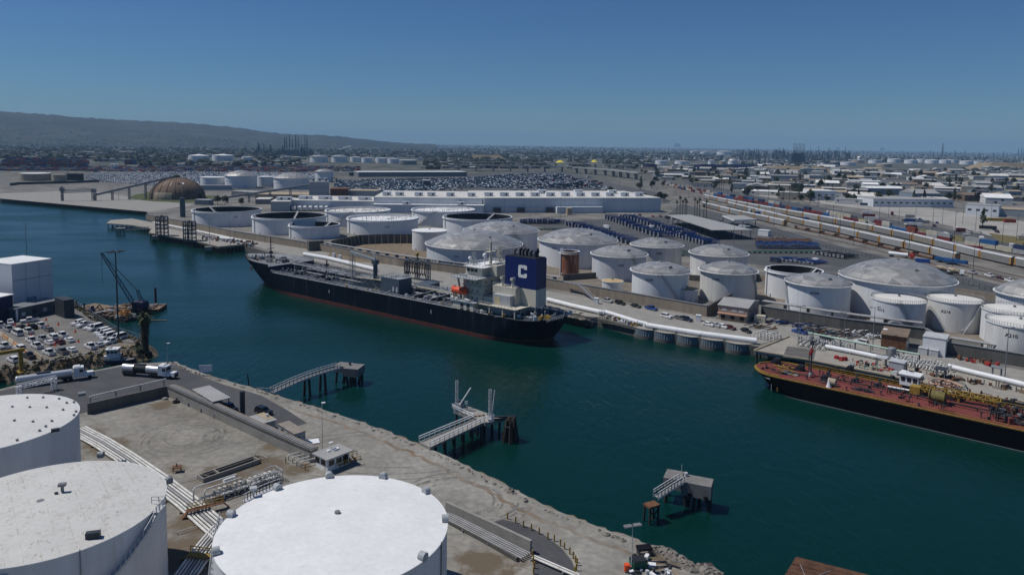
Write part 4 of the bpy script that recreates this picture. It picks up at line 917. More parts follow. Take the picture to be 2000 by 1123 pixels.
    for s0,y0,z0,s1,y1 in ((180,-5,12.4,204,-30),(178,-6.5,12.4,192,-32),(165,-10,12.4,150,-27),(150,-12.5,9.4,140,-25),(6,-10,9.4,-10,-27),(10,-11,9.4,22,-24),(2,-8,9.4,-16,-22)):
        q=MB(); a=Vector((s0,y0,z0)); b=Vector((s1,y1,4.4)); pts=[a.lerp(b,i/8)-Vector((0,0,1.1*math.sin(PI*i/8))) for i in range(9)]; q.tube(pts,.07,n=5); q.build('mooring_line',M['roof_tan'],t)
    q=MB(); q.cyl((-4.2,0,DZ),(-5.4,0,DZ+4.2),.07,n=6); q.build('ensign_staff',M['galvanised'],t)
    q=MB(); q.rail([(ss(DZ)+.2,-9,DZ+.3),(ss(DZ)+.2,9,DZ+.3)],1.1,1.5,.05); q.build('handrail',M['galvanised'],t)
    return f
TF=tanker()
def barge():
    f=Frame((74.0,215.8),math.atan2(.645,-.765)); L=112
    t=thing('tank_barge','black tank barge with red deck and yellow rails lying along the right hand pier','barge',(74.0,215.8,0),f.a)
    B=8.15; se=lambda z: -5+5.*(max(0,z)/5)**.9; ss=lambda z: -L
    def hf(s,z):
        u=max(0,min(1,(se(z)-s)/(11.5-.7*max(0,z)))); return B*(1-(1-u)**2.2)**.75 if u<1 else B
    hull_loft(hf,se,ss,[-1,.1,.22,2,3.6,4.9,5.1],50,[0,1,0,0,0,2]).build('hull',[M['hull_black'],M['grey_paint'],M['yellow_paint']],t)
    deck_mb(hf,-L,se(5)-.05,5.,60).build('deck',M['red_deck'],t)
    q=MB(); pts=[(s,hf(s,5.1)-.12,5.) for s in [-.4,-1,-2,-3.5,-5.5,-8,-12,-16]+list(range(-20,-L,-6))]
    for a,b in zip(pts[:-1],pts[1:]): q.bar(Vector(a)+Vector((0,0,.14)),Vector(b)+Vector((0,0,.14)),.28,.2)
    for a,b in zip(pts[:-1],pts[1:]): q.bar(Vector((a[0],-a[1],5.2)),Vector((b[0],-b[1],5.2)),.35,.3)
    q.build('gunwale',M['yellow_paint'],t)
    q=MB(); q.bar((-13,5.9,5.1),(-L,5.9,5.1),.18,.12); q.build('deck_coaming',M['yellow_paint'],t)
    q=MB(); q.rail([(s,-hf(s,5)+.25,5.1) for s in range(-12,-L,-4)],1.2,2.,.06); q.build('yellow_railing',M['yellow_paint'],t)
    q=MB(); q.rail([(s,hf(s,5)-.3,5.1) for s in (-.8,-2,-4,-7,-10)],.5,1.,.1); q.build('yellow_railing',M['yellow_paint'],t)
    # centre pipe and others
    q=MB(); q.cyl((-20,0,5.75),(-72,0,5.75),.2,n=8)
    for a in range(-22,-72,-5): q.box((a,0,5),(.25,.5,.7))
    q.build('cargo_pipe',M['marking_black'],t)
    z5=5.
    def at(px,py,z=5.): return f.on_z(px,py,z)
    d=lambda x,y:(1450+x/6.607,620+y/6.607); e=lambda x,y:(1700+x/6.607,620+y/6.607)
    # fore mast
    x,y=at(*d(880,760)); q=MB(); q.cyl((x,y,5),(x,y,18),.26,.12,n=8); q.box((x,y,14.2),(.9,.9,1.2)); q.bar((x,y-1.3,16.2),(x,y+1.3,16.2),.12); q.bar((x-.9,y,15),(x+.9,y,15),.12); q.lattice((x+.55,y-.55,5),(x+.55,y-.55,12),.6,.9,.04); q.build('mast',M['steel_dark'],t)
    q=MB(); q.box((x,y,12),(.7,.7,1.1)); q.box((x+.6,y-.4,11),(.5,.5,.8)); q.build('lamp_box',M['red_paint'],t)
    q=MB(); q.cyl((x,y,5),(x,y,6.),.55,n=10); q.build('mast_step',M['grey_paint'],t)
    for cx,cy,w in ((430,590,2.6),(740,680,2.6),(1200,700,1.6),(1050,820,1.6),(1380,690,2.2)):
        x,y=at(*d(cx,cy)); q=MB(); q.box((x,y,5),(w,w*.7,.5)); q.cyl((x,y-w*.45,5.9),(x,y+w*.45,5.9),.75,n=12); q.box((x-w*.35,y,5.4),(.6,w*.6,1.3)); q.build('deck_winch',M['marking_black'],t)
    for cx,cy in ((1120,780),(1475,830),(1770,890)):
        x,y=at(*d(cx,cy)); q=MB(); q.box((x,y,5),(.9,.9,1.1)); q.cyl((x,y,6.1),(x,y,7.2),.16,n=6); q.cyl((x,y,6.9),(x,y,7.),.5,n=10); q.box((x+.9,y+.5,5),(.8,.7,.9)); q.build('tank_valve',M['steel_dark'],t)
    x,y=at(*d(1160,880)); q=MB(); q.cyl((x-.9,y,6.1),(x+1.1,y,6.1),1.0,n=14); q.build('hose_reel',M['roof_tan'],t)
    x,y=at(*d(1115,900)); q=MB(); q.cyl((x,y,5),(x,y,7.3),.75,.05,n=10); q.build('white_cone',M['white_paint'],t)
    x,y=at(*d(580,725)); q=MB(); q.box((x,y,5),(3.4,2.2,.45)); q.build('hatch_cover',M['steel_blue'],t)
    x,y=at(*d(660,740)); q=MB(); q.box((x,y,5),(2.8,2.2,.3)); q.build('hatch_cover',M['concrete'],t)
    x,y=at(*d(1560,950)); q=MB(); rr=random.Random(4)
    for k in range(16): a=rr.uniform(-2.6,2.6); b=rr.uniform(-1,1); q.cyl((x+a,y+b,5.2),(x+a+rr.uniform(-1.4,1.4),y+b+rr.uniform(-.6,.6),5.5),.14,n=6); q.box((x+a*.6,y+b*.6,5),(.6,.5,.6))
    q.build('pipe_rack',M['steel_dark'],t)
    # clutter
    def clutter(name,s0,s1,y0,y1,n,mts,seed,hi):
        g=MB(); r2=random.Random(seed)
        for _ in range(n):
            s,y=r2.uniform(s0,s1),r2.uniform(y0,y1); k=r2.random(); m=r2.randrange(len(mts))
            if k<.35: g.box((s,y,5),(r2.uniform(.3,1.1),r2.uniform(.3,1.),r2.uniform(.4,hi)),r2.random(),m=m)
            elif k<.7: h=r2.uniform(.6,hi+.5); g.cyl((s,y,5),(s,y,5+h),.13,n=6,m=m); g.cyl((s,y,5+h-.2),(s,y,5+h),.34,n=8,m=m)
            else: l=r2.uniform(1.5,6); g.cyl((s,y,5.6),(s-l,y+r2.uniform(-.4,.4),5.6),.15,n=6,m=m)
        o=g.build(name,[M[i] for i in mts],t); o['kind']='stuff'
    clutter('deck_fitting',-16,-62,-6.5,6.5,60,('marking_black','steel_dark','red_deck'),21,1.0)
    clutter('deck_fitting',-60,-108,-6.5,6,420,('marking_black','steel_dark','steel_dark','steel_grey','marking_black','red_deck','rust'),22,2.)
    clutter('deck_fitting',-3,-12,-4.5,5,30,('yellow_paint','yellow_paint','marking_black'),23,.5)
    for k,yy in enumerate((4.2,2.9,1.2,-1,-2.6,-4.2)): 
        q=MB(); q.cyl((-62-2*k,yy,5.7),(-108,yy,5.7),.2,n=8); q.build('cargo_pipe',M['steel_dark' if k%2 else 'marking_black'],t)
    # row of small white boxes on the centre line
    x0,y0=at(*e(250,925)); x1,y1=at(*e(470,965))
    for k in range(5):
        q=MB(); q.box((x0+(x1-x0)*k/4,y0+(y1-y0)*k/4,5),(1.1,1.0,.7)); q.box((x0+(x1-x0)*k/4,y0+(y1-y0)*k/4,5.7),(1.15,1.05,.1),m=1); q.build('vent_box',[M['marking_black'],M['white_paint']],t)
    # white wheelhouse
    x,y=at(*e(510,900),5.4); wz=6.2; q=MB(); q.box((x,y,5),(3.4,2.6,1.2)); q.build('house_base',M['steel_dark'],t)
    wh=MB(); wh.box((x,y,wz),(4.6,3.6,2.9)); w=wh.build('wheelhouse',M['white_paint'],t)
    for k in (-1.45,0,1.45): 
        q=MB(); q.box((x+k,y+1.83,wz+1.15),(1.0,.08,1.15)); q.build('window',M['glass_dark'],w)
    for sgn in (-1,1):
        q=MB(); q.box((x+sgn*2.33,y,wz+1.15),(.08,2.4,1.15)); q.build('window',M['glass_dark'],w)
    q=MB(); q.box((x,y,wz+2.9),(5.4,4.4,.22)); q.build('roof',M['white_paint'],w)
    q=MB(); q.cyl((x+1,y,wz+3.1),(x+1,y,wz+4.7),.06,n=6); q.bar((x-.6,y-.5,wz+3.5),(x+.6,y-.5,wz+3.5),.2); q.build('antenna',M['steel_dark'],w)
    # yellow crane boom lying along the deck
    x0,y0=at(*e(640,900),7); x1,y1=at(*e(1680,1080),7); q=MB(); q.lattice((x0,y0,6.9),(x1,y1,6.9),1.3,1.5,.13); q.build('crane_boom',M['yellow_paint'],t)
    for u in (.03,.5,.97): q=MB(); q.box((x0+(x1-x0)*u,y0+(y1-y0)*u,5),(.5,1.7,1.3)); q.build('boom_support',M['yellow_paint'],t)
    q=MB(); q.box((x0+1,y0,5),(2.4,2.4,2.2)); q.build('crane_base',M['yellow_paint'],t)
    x,y=at(*e(860,1100),5); q=MB(); q.cyl((x-1.6,y,6.6),(x+1.6,y,6.6),1.5,n=14); q.cyl((x-1.8,y,6.6),(x-1.6,y,6.6),1.9,n=16); q.cyl((x+1.6,y,6.6),(x+1.8,y,6.6),1.9,n=16); q.box((x,y,5),(4,1,1)); q.build('hose_drum',mat('olive_drum',(.16,.13,.04),.7,var=.4,scale=2),t)
    for cx,cy in ((1040,1040),(890,985)): x,y=at(*e(cx,cy)); q=MB(); q.box((x,y,5),(1.6,1.3,1.9)); q.build('pump_box',M['galvanised'],t)
    # draught marks, faint bow lettering
    q=MB()
    for k in range(9): q.box((-9.5,hf(-9.5,2)+.03,.9+k*.4),(.3,.05,.2))
    q.build('draught_mark',M['yellow_paint'],t)['kind']='stuff'
    q=MB(); q.box((-7.6,hf(-7.6,2.5)+.02,.4),(.12,.06,4)); q.build('tide_stripe',M['grey_paint'],t)
    q=MB()
    for k in range(12):
        s=-2.6-k*.42
        if k!=6: q.box((s,hf(s,4.1)+.03,3.9),(.28,.08,.42))
    q.build('bow_lettering',M['grey_paint'],t)
    return f
BF=barge()
# ------------------------------------------------------------------ crane barge beside the parking lot
def crane_barge():
    a=P(165,602,1.2); c=P(232,607,1.2)
    t=thing('work_pontoon','flat timber decked pontoon with stacked planks moored by the parking lot bank','pontoon',(*P(190,606,0).xy,0),math.radians(-24))
    q=MB(); q.box((0,0,-.6),(15,9,1.8)); q.build('hull',M['wood_dark'],t); q=MB(); q.box((0,0,1.2),(14.8,8.8,.12)); q.build('deck',M['timber'],t)
    q=MB(); 
    for k in range(7): q.box((-4+k*1.6,random.uniform(-3,3),1.3),(random.uniform(1,3.4),.5,.35),random.uniform(-.4,.4))
    q.build('plank',M['timber'],t)['kind']='stuff'
    o=P(268,606,0); t=thing('crane_pontoon','rusty pontoon carrying the blue lattice boom crane','pontoon',(o.x,o.y,0),math.radians(8))
    q=MB(); q.box((0,0,-.6),(20,10,1.9)); q.build('hull',M['rust'],t); q=MB(); q.box((0,0,1.3),(19.8,9.8,.1)); q.build('deck',M['timber'],t)
    rr=random.Random(5); q=MB()
    for k in range(60): q.box((rr.uniform(-9,9),rr.uniform(-4.5,4.5),1.4),(rr.uniform(.4,2.6),rr.uniform(.3,1),rr.uniform(.2,.9)),rr.random()*3,m=rr.randrange(3))
    q.build('deck_clutter',[M['timber'],M['steel_grey'],M['rust']],t)['kind']='stuff'
    q=MB(); q.cyl((6,3.8,-1),(6,3.8,8.5),.45,n=10); q.build('spud_pile',M['wood_dark'],t)
    b=P(272,606,1.4); t=thing('crawler_crane','blue lattice boom crane standing on the rusty pontoon','crane',(b.x,b.y,1.4),math.radians(165))
    q=MB(); q.box((0,1.6,0),(5,.9,1)); q.build('track',M['marking_black'],t); q=MB(); q.box((0,-1.6,0),(5,.9,1)); q.build('track',M['marking_black'],t)
    q=MB(); q.box((-.6,0,1.),(5.4,3.2,2.6)); q.box((-.6,0,3.6),(5.2,3.,.5),taper=.7); q.build('machinery_house',M['navy_paint'],t)
    # boom reaches up to the left
    tip=Vector(P(198,494,0)); d=FW+(198-1000)/FO*RT+(Y0-494)/FO*UP; k=(b.y-1)/d.y; tip=d*k+EYE
    loc=Matrix.Rotation(-math.radians(165),4,'Z')@(tip-Vector((b.x,b.y,1.4)))
    q=MB(); q.lattice((2,0,1.6),loc,1.5,1.8,.09,w2=.8); q.build('boom',M['navy_paint'],t)
    q=MB(); q.lattice((-1,0,4.),(0.5,0,8.2),1.,1.4,.08); q.build('gantry',M['steel_dark'],t)
    q=MB(); q.bar((.5,0,8.2),loc,.12); q.bar((.5,.6,8.2),loc,.1); q.bar((.5,0,8.2),(-2.8,0,3.8),.12); q.build('pendant_line',M['steel_dark'],t)
    q=MB(); q.bar(loc,loc-Vector((0,0,12)),.09); q.build('hoist_rope',M['steel_dark'],t)
    # smaller work scow full of gear, dredge bucket etc
    o=P(222,620,0); t=thing('work_scow','cluttered work scow with orange frame between the pontoons and the lot','pontoon',(o.x,o.y,0),math.radians(-25))
    q=MB(); q.box((0,0,-.5),(22,6.5,1.5)); q.build('hull',M['wood_dark'],t)
    q=MB()
    for k in range(70): q.box((rr.uniform(-10,10),rr.uniform(-3,3),1.),(rr.uniform(.4,3.),rr.uniform(.3,1),rr.uniform(.2,1.2)),rr.random()*3,m=rr.randrange(4))
    q.build('deck_clutter',[M['timber'],M['steel_grey'],M['rust'],M['grey_paint']],t)['kind']='stuff'
    q=MB(); q.lattice((2,0,1),(9.5,-.5,3.6),1.6,1.5,.14); q.box((7,0,1),(3.5,2.4,1.)); q.build('spreader_frame',mat('orange_steel',(.4,.2,.06),.7,var=.3),t)
    o=P(180,612,1.1); t=thing('excavator','small navy excavator with red bucket on the work scow','excavator',(o.x,o.y,1.0),.6)
    q=MB(); q.box((0,.9,0),(2.6,.5,.6)); q.box((0,-.9,0),(2.6,.5,.6)); q.build('track',M['marking_black'],t)
    q=MB(); q.box((-.2,0,.7),(2.4,2,1.2)); q.box((.2,.5,1.9),(1.2,.9,1.)); q.build('cab',M['navy_paint'],t)
    q=MB(); q.bar((.8,-.4,1.4),(2.6,-.4,3.4),.35); q.bar((2.6,-.4,3.4),(3.6,-.4,1.6),.3); q.build('arm',M['navy_paint'],t); q=MB(); q.box((-1.8,0,.6),(1,1.3,.9)); q.build('bucket',M['red_paint'],t)
    a=P(277,626,3.2); c=P(326,626,3.2); t=MB(); t.bar(a,c,.5,.4); t.build('timber_boom',M['timber']); 
    setup(bpy.data.objects['timber_boom'],'long timber spar sticking out over the water beyond the palm','spar')
crane_barge()
for k,(px,yb,yt,lab) in enumerate(((137,601,580,'dark mooring pile nearest the white block building'),(150,609,586,'dark mooring pile, middle of the three by the lot'),(165,612,592,'dark mooring pile beside the timber pontoon'))):
    w=P(px,yb,0); h=(yb-yt)*depth(w)/FO; q=MB(); q.cyl((0,0,-2),(0,0,h),.5,.42,n=10); o=q.build('mooring_pile',M['wood_dark']); o.location=w; setup(o,lab,'pile','mooring piles off the parking lot')
w=P(487,752,0); q=MB(); q.cyl((0,0,-1),(-.5,0,3.4),.22,.15,n=8); o=q.build('mooring_pile',M['wood_dark']); o.location=w; setup(o,'lone thin leaning pile in the water off the near shore','pile')
def workboat():
    o=P(219,709,.1); t=thing('work_boat','small white and blue work boat in the narrow slip below the parking lot','boat',(o.x,o.y,0),math.radians(12))
    se=lambda z: 6.2+.5*max(0,z); ss=lambda z:-6
    hf=lambda s,z: 2.1*(1-(1-max(0,min(1,(se(z)-s)/5)))**2.2)**.8
    hull_loft(hf,se,ss,[-.6,.5,1.3],24,[0,1]).build('hull',[M['hull_navy'],M['navy_paint']],t); deck_mb(hf,-6,6.4,1.25,20).build('deck',M['steel_grey'],t)
    q=MB(); q.box((0.3,0,1.3),(4.4,3.2,1.5)); q.build('cabin',M['white_paint'],t)
    q=MB(); q.box((.4,0,2.8),(3.2,2.8,1.9)); w=q.build('wheelhouse',M['white_paint'],t)
    for a in (-.6,.5,1.5): q=MB(); q.box((a,-1.42,3.5),(.75,.06,.8)); q.build('window',M['glass_dark'],w); 
    for y in (-.7,.7): q=MB(); q.box((2.02,y,3.5),(.06,.9,.8)); q.build('window',M['glass_dark'],w)
    q=MB(); q.box((.4,0,4.7),(3.7,3.3,.15)); q.build('roof',M['white_paint'],w)
    q=MB(); q.cyl((.4,0,4.8),(.4,0,7),.07,n=6); q.bar((.4,-.7,6.2),(.4,.7,6.2),.1); q.box((-.4,0,4.8),(.8,1.4,.35)); q.build('mast',M['grey_paint'],t)
    q=MB(); q.rail([(s,hf(s,1.3)-.1,1.3) for s in (-5.8,-3,0,3,5)],.9,1,.04); q.rail([(s,-hf(s,1.3)+.1,1.3) for s in (-5.8,-3,0,3,5)],.9,1,.04); q.build('handrail',M['galvanised'],t)
workboat()
# ------------------------------------------------------------------ vehicles
def car_proto(kind):
    t=thing({'pickup':'pickup_truck','van':'passenger_van','suv':'sport_utility_car','sedan':'sedan_car'}[kind],'car','car')
    L,Wd,hb,hr,c0,c1={'pickup':(5.7,1.95,1.05,1.85,-.9,1.25),'van':(5.6,2.0,1.15,2.15,-2.75,1.7),'suv':(4.8,1.92,1.05,1.75,-2.3,1.0),'sedan':(4.7,1.82,.92,1.42,-1.75,.85)}[kind]
    q=MB(); q.box((0,0,.32),(L,Wd,hb-.32),taper=.965)
    if kind=='pickup': q.box((-1.85,Wd/2-.08,hb),(1.8,.12,.12)); q.box((-1.85,-Wd/2+.08,hb),(1.8,.12,.12)); q.box((-2.78,0,hb-.1),(.1,Wd-.2,.2))
    cx=(c0+c1)/2; cl=c1-c0
    q.box((cx-.1,0,hr-.1),(cl*.74,Wd*.78,.1))
    for a,b in ((c1,c1-.7),(c0,c0+.45)):   # pillars
        for s in (-1,1): q.bar((a,s*Wd*.44,hb),(b-.05,s*Wd*.37,hr-.06),.12)
    q.build('body',M['car_paint'],t)
    if kind=='pickup': q=MB(); q.box((-1.9,0,hb-.02),(1.75,Wd-.36,.03)); q.build('cargo_bed',M['rubber'],t)
    q=MB(); h0,h1=hb-.02,hr-.09; x0,x1,y0=c0+.02,c1-.02,Wd*.445; X0,X1,y1=c0+.42,c1-.68,Wd*.375
    if kind=='van': X0=c0+.15
    vs=[(x0,-y0,h0),(x1,-y0,h0),(x1,y0,h0),(x0,y0,h0),(X0,-y1,h1),(X1,-y1,h1),(X1,y1,h1),(X0,y1,h1)]
    q._a(vs,[(0,1,5,4),(1,2,6,5),(2,3,7,6),(3,0,4,7)]); q.build('window',M['glass_dark'],t)
    for x in (L*.31,-L*.3):
        for s in (-1,1):
            q=MB(); q.cyl((x,s*(Wd/2-.12),.34),(x,s*(Wd/2+.01),.34),.34,n=12,m=0); q.cyl((x,s*(Wd/2+.01),.34),(x,s*(Wd/2+.02),.34),.2,n=10,m=1); q.build('wheel',[M['rubber'],M['galvanised']],t)
    for s in (-1,1):
        q=MB(); q.box((L/2-.03,s*Wd*.36,.62),(.08,.4,.16)); q.build('headlight',M['marking_white'],t)
        q=MB(); q.box((-L/2+.03,s*Wd*.38,.66),(.08,.3,.22)); q.build('tail_light',M['red_paint'],t)
    return t
PROTO={k:car_proto(k) for k in ('pickup','van','suv','sedan')}; USED=set()
CC={'white':(.75,.75,.74),'silver':(.42,.43,.44),'grey':(.16,.165,.17),'black':(.012,.012,.014),'dark red':(.09,.016,.018),'navy':(.015,.022,.06),'blue':(.02,.07,.26),'dark green':(.02,.03,.026),'red':(.3,.02,.02),'beige':(.4,.35,.26)}
KN={'pickup':'pickup truck','van':'van','suv':'sport utility car','sedan':'sedan'}
def car(kind,px,py,dr,colr,label,group,z=G):
    p=P(px,py,z); a=P(px-dr[0]/2,py-dr[1]/2,z); b=P(px+dr[0]/2,py+dr[1]/2,z); rot=math.atan2(b.y-a.y,b.x-a.x)
    if kind in USED: o=dup(PROTO[kind],p,rot)
    else:
        USED.add(kind); o=PROTO[kind]; o.location=p; o.rotation_euler=(0,0,rot)
    for c in o.children: c.color=(*CC[colr],1)
    o['label']=label; o['category']='car' if kind!='van' else 'van'; o['group']=group
    return o
A=(-16,-7); B_=(-35,9.5); LG='vehicles parked in the waterside lot'
for k,px,py,d,c,l in [('pickup',0,638,A,'white','white pickup cut by the left edge, in front of the navy shed'),('suv',20,633,(6,8),'white','white car facing out beside the navy shed door'),('pickup',58,629,(-37,4),'white','white pickup parked sideways along the shaded office awning'),
 ('pickup',17,646,A,'silver','silver pickup beside the boxy white van'),('van',34,654,A,'white','boxy white van among cars near the orange barriers'),('sedan',42,642,A,'black','black sedan behind the boxy van'),('suv',64,642,A,'black','black sport utility car next to the black sedan'),
 ('pickup',55,650,A,'white','white pickup with red cone at its tail'),('pickup',80,639,A,'white','white pickup in front of the grey sedan, nearest the office awning'),('sedan',95,646,A,'grey','dark grey sedan at the end of its row'),
 ('pickup',62,668,A,'white','white pickup first in the middle row by the barriers'),('pickup',72,679,A,'white','white pickup in front of the first one in the middle row'),('pickup',83,665,A,'silver','silver pickup in the middle row'),('suv',103,661,A,'white','white sport utility car in the middle row behind the white sedan'),
 ('sedan',97,672,A,'white','white sedan in the middle row beside the dark red car'),('sedan',117,671,A,'dark red','dark red sedan, the only red one in the lot'),('pickup',122,658,A,'white','white pickup at the back of the middle row'),('sedan',136,667,A,'white','white sedan at the open end of the middle row'),
 ('pickup',96,692,A,'white','white pickup in the front row by the dry bank'),('pickup',122,690,A,'grey','grey pickup with black bed in the front row'),('sedan',140,686,A,'white','white sedan last in the front row'),('pickup',177,680,A,'white','white pickup standing apart near the slip corner'),('sedan',193,676,A,'silver','silver sedan standing apart near the slip corner'),
 ('pickup',9,679,A,'white','white pickup left of the orange barriers'),('sedan',3,686,A,'grey','grey sedan cut by the left edge left of the barriers'),('suv',39,683,A,'white','white hatchback touching the line of orange barriers'),('pickup',57,699,A,'black','black pickup behind the yellow gantry leg'),('suv',26,706,A,'white','white sport utility car under the yellow gantry beam'),
 ('suv',152,634,B_,'white','white sport utility car first in the row along the fence'),('pickup',164,637,B_,'white','white pickup second in the row along the fence'),('sedan',176,642,B_,'white','white sedan between the pickup and the long vans'),('van',187,644,B_,'white','long white van first of the four vans along the fence'),
 ('van',200,652,B_,'white','long white van second along the fence'),('van',206,656,B_,'white','long white van third along the fence'),('van',212,661,B_,'white','long white van fourth along the fence'),('sedan',209,667,B_,'grey','grey sedan squeezed beside the fourth van'),('pickup',218,670,B_,'white','white pickup with white camper top beside the tall lamp mast'),('van',231,663,B_,'white','short white van behind the tall lamp mast')]:
    car(k,px,py,d,c,l,LG)
QD=(28,6.6); QG='cars parked on the quay road'
for k,px,py,d,c,l in [('pickup',1185.6,590,QD,'silver','silver pickup first in the row under the quay wall'),('suv',1211,594.5,QD,'black','black sport utility car under the quay wall'),('sedan',1241.7,600,QD,'dark green','dark green sedan under the quay wall'),('pickup',1272,605,QD,'blue','bright blue pickup on the quay road'),
 ('suv',1302,620.5,QD,'white','white sport utility car near the white pipe bend'),('sedan',1327,623.5,QD,'grey','grey sedan beside the navy sport utility car'),('suv',1341,626.5,QD,'navy','navy sport utility car next to the white cabinet'),('sedan',1384,636,QD,'white','white sedan at the start of the four cars below the office'),
 ('sedan',1398,637.5,(26,8),'silver','silver sedan second of four below the office'),('sedan',1412,640,(26,8),'white','white sedan third of four below the office'),('sedan',1426,642.6,(26,8),'dark red','dark red sedan last of four below the office'),('sedan',1457,648.5,(20,8),'black','black sedan alone near the end of the white pipe'),
 ('pickup',1562,651,(-30,-7),'blue','dark blue pickup behind the concrete pier'),('sedan',1614,663.5,(28,7),'black','black sedan parked behind the pier pipes'),('suv',1682,671.5,(-30,-7),'white','white sport utility car parked near the brown roofed shed'),
 ('suv',515,808,(20,6),'black','black sport utility car beside the tan roofed shed on the near bank'),('pickup',447,801,(24,10),'black','black pickup under the edge of the white canopy')]:
    car(k,px,py,d,c,l,QG)
def tanker_truck(pr,pf,label,L=17.,plain=False):
    a=P(*pr); b=P(*pf); t=thing('tanker_truck',label,'tanker truck',((a.x+b.x)/2,(a.y+b.y)/2,G),math.atan2(b.y-a.y,b.x-a.x),'silver tanker trucks in the truck yard')
    q=MB(); x0,x1=-L/2,L/2-5.6; q.cyl((x0+.4,0,2.15),(x1,0,2.15),1.05,n=20,cap=False); 
    for xa,s in ((x0+.4,-1),(x1,1)): q.ball((xa,0,2.15),1.05,n=20,sq=(.35,1,1))
    q.build('tank',M['silver_tank'],t)
    q=MB(); q.box(((x0+x1)/2,0,.85),(x1-x0,.9,.25)); q.box((x0+2.5,0,.6),(3.6,2.3,.5)); q.box((x1-1.2,0,.7),(2.6,2.2,.4)); q.build('chassis',M['steel_dark'],t)
    if not plain:
        q=MB(); q.cyl(((x0+x1)/2-1.8,0,2.15),((x0+x1)/2+2.2,0,2.15),1.07,n=20,cap=False); q.build('dark_band',M['marking_black'],t)
    q=MB(); q.box(((x0+x1)/2,0,3.15),(3.2,.8,.3)); q.cyl(((x0+x1)/2+1,0,3.2),((x0+x1)/2+1,0,3.5),.35,n=10); q.build('manhole',M['steel_dark'],t)
    c=L/2; q=MB(); q.box((c-3.9,0,.9),(2.6,2.3,2.7),taper=.96); q.box((c-4.2,0,3.5),(2.,2.,.45),taper=.7); cab=q.build('cab',M['white_paint'],t)
    q=MB(); q.box((c-1.45,0,.75),(2.5,1.9,1.15),taper=.88); q.build('hood',M['white_paint'],t)
    q=MB(); q.box((c-2.57,0,2.2),(.08,2.,.95)); q.build('windscreen',M['glass_dark'],cab)
    for s in (-1,1): q=MB(); q.box((c-3.3,s*1.15,2.2),(.9,.05,.8)); q.build('window',M['glass_dark'],cab)
    q=MB(); q.box((c-.15,0,.6),(.15,1.5,.9)); q.build('grille',M['steel_dark'],t)
    for x in (x0+1.5,x0+2.8,x1-.2,x1-1.5,c-1.3):
        for s in (-1,1): q=MB(); q.cyl((x,s*.75,.5),(x,s*1.2,.5),.5,n=14); q.build('wheel',M['rubber'],t)
    return t
tanker_truck((237,731),(349,740),'silver tanker truck with black middle band and white cab in the truck yard')
tanker_truck((38,757),(178,737),'silver tanker truck with white sleeper cab partly behind the dotted white tank',18.5,True)
# ------------------------------------------------------------------ straight things between two surveyed points
def wall(name,pts,h,th,label,mt,cat='wall',group=None,z=G,cap=None):
    w=[P(*p,z) if len(p)==2 else Vector(p) for p in pts]; o=w[0]; t=thing(name,label,cat,o,0,group); q=MB()
    n=len(w); L=[];R=[]
    for i,p in enumerate(w):
        a=w[max(0,i-1)]; b=w[min(n-1,i+1)]; d=(b-a); d.z=0; d.normalize(); k=Vector((-d.y,d.x,0))*th/2; L.append(p-o+k); R.append(p-o-k)
    up=Vector((0,0,h))
    for i in range(n-1):
        q.quad(R[i],R[i+1],R[i+1]+up,R[i]+up); q.quad(L[i+1],L[i],L[i]+up,L[i+1]+up); q.quad(R[i]+up,R[i+1]+up,L[i+1]+up,L[i]+up)
    q.quad(R[0],R[0]+up,L[0]+up,L[0]); q.quad(R[-1],L[-1],L[-1]+up,R[-1]+up)
    q.build('wall_face',M[mt],t)
    if cap:
        q=MB()
        for i in range(n-1): q.bar((L[i]+R[i])/2+up+Vector((0,0,.1)),(L[i+1]+R[i+1])/2+up+Vector((0,0,.1)),th+.3,.18)
        q.build('coping',M[cap],t)
    return t,[(a+b)/2 for a,b in zip(L,R)],L,R
def pipes(name,pts,n,r,sp,z0,label,mt,cat='pipes',group=None,sup=6.,parts='pipe',supm='steel_grey'):
    w=smooth([P(*p) for p in pts],1); o=w[0]; t=thing(name,label,cat,o,0,group)
    for k in range(n):
        q=MB(); off=(k-(n-1)/2)*sp; line=[]
        for i,p in enumerate(w):
            a=w[max(0,i-1)]; b=w[min(len(w)-1,i+1)]; d=b-a; d.z=0; d.normalize(); line.append(p-o+Vector((-d.y,d.x,0))*off+Vector((0,0,z0)))
        q.tube(line,r*(1 if k%3 else 1.25),n=8); q.build(parts,M[mt if k%4!=3 else ('pipe_grey' if mt=='pipe_white' else mt)],t)
    q=MB(); tot=sum((b-a).length for a,b in zip(w[:-1],w[1:])); s=0
    while s<tot:
        p,an=along(w,s); q.box(p-o,(.25,n*sp+.3,max(.1,z0-r)),an); s+=sup
    q.build('pipe_support',M[supm],t)['kind']='stuff'
    return t
wall('containment_wall',[(171,809),(331,772)],2.7,.5,'concrete wall in shade colour facing the camera between the dotted tank and the wall corner','dark_concrete')  # face turned from the sun; its shade is put into the darker concrete
t,mid,L_,R_=wall('containment_wall',[(334,772),(434,818),(531,863),(613,900)],2.5,2.0,'long concrete wall with pipe channel on top running past the near sheds','concrete')
for side,nm in ((L_,0),(R_,1)):
    q=MB()
    for a,b in zip(side[:-1],side[1:]): q.bar(a+Vector((0,0,2.6)),b+Vector((0,0,2.6)),.25,.35)
    q.build('kerb',M['dark_concrete' if nm else 'wall_concrete'],t)
q=MB()
for k in (-.4,.1,.5):
    for a,b,c,d in zip(L_[:-1],L_[1:],R_[:-1],R_[1:]): q.cyl(a*(.5+k/2)+c*(.5-k/2)+Vector((0,0,2.75)),b*(.5+k/2)+d*(.5-k/2)+Vector((0,0,2.75)),.11,n=6)
q.build('pipe',M['pipe_grey'],t)
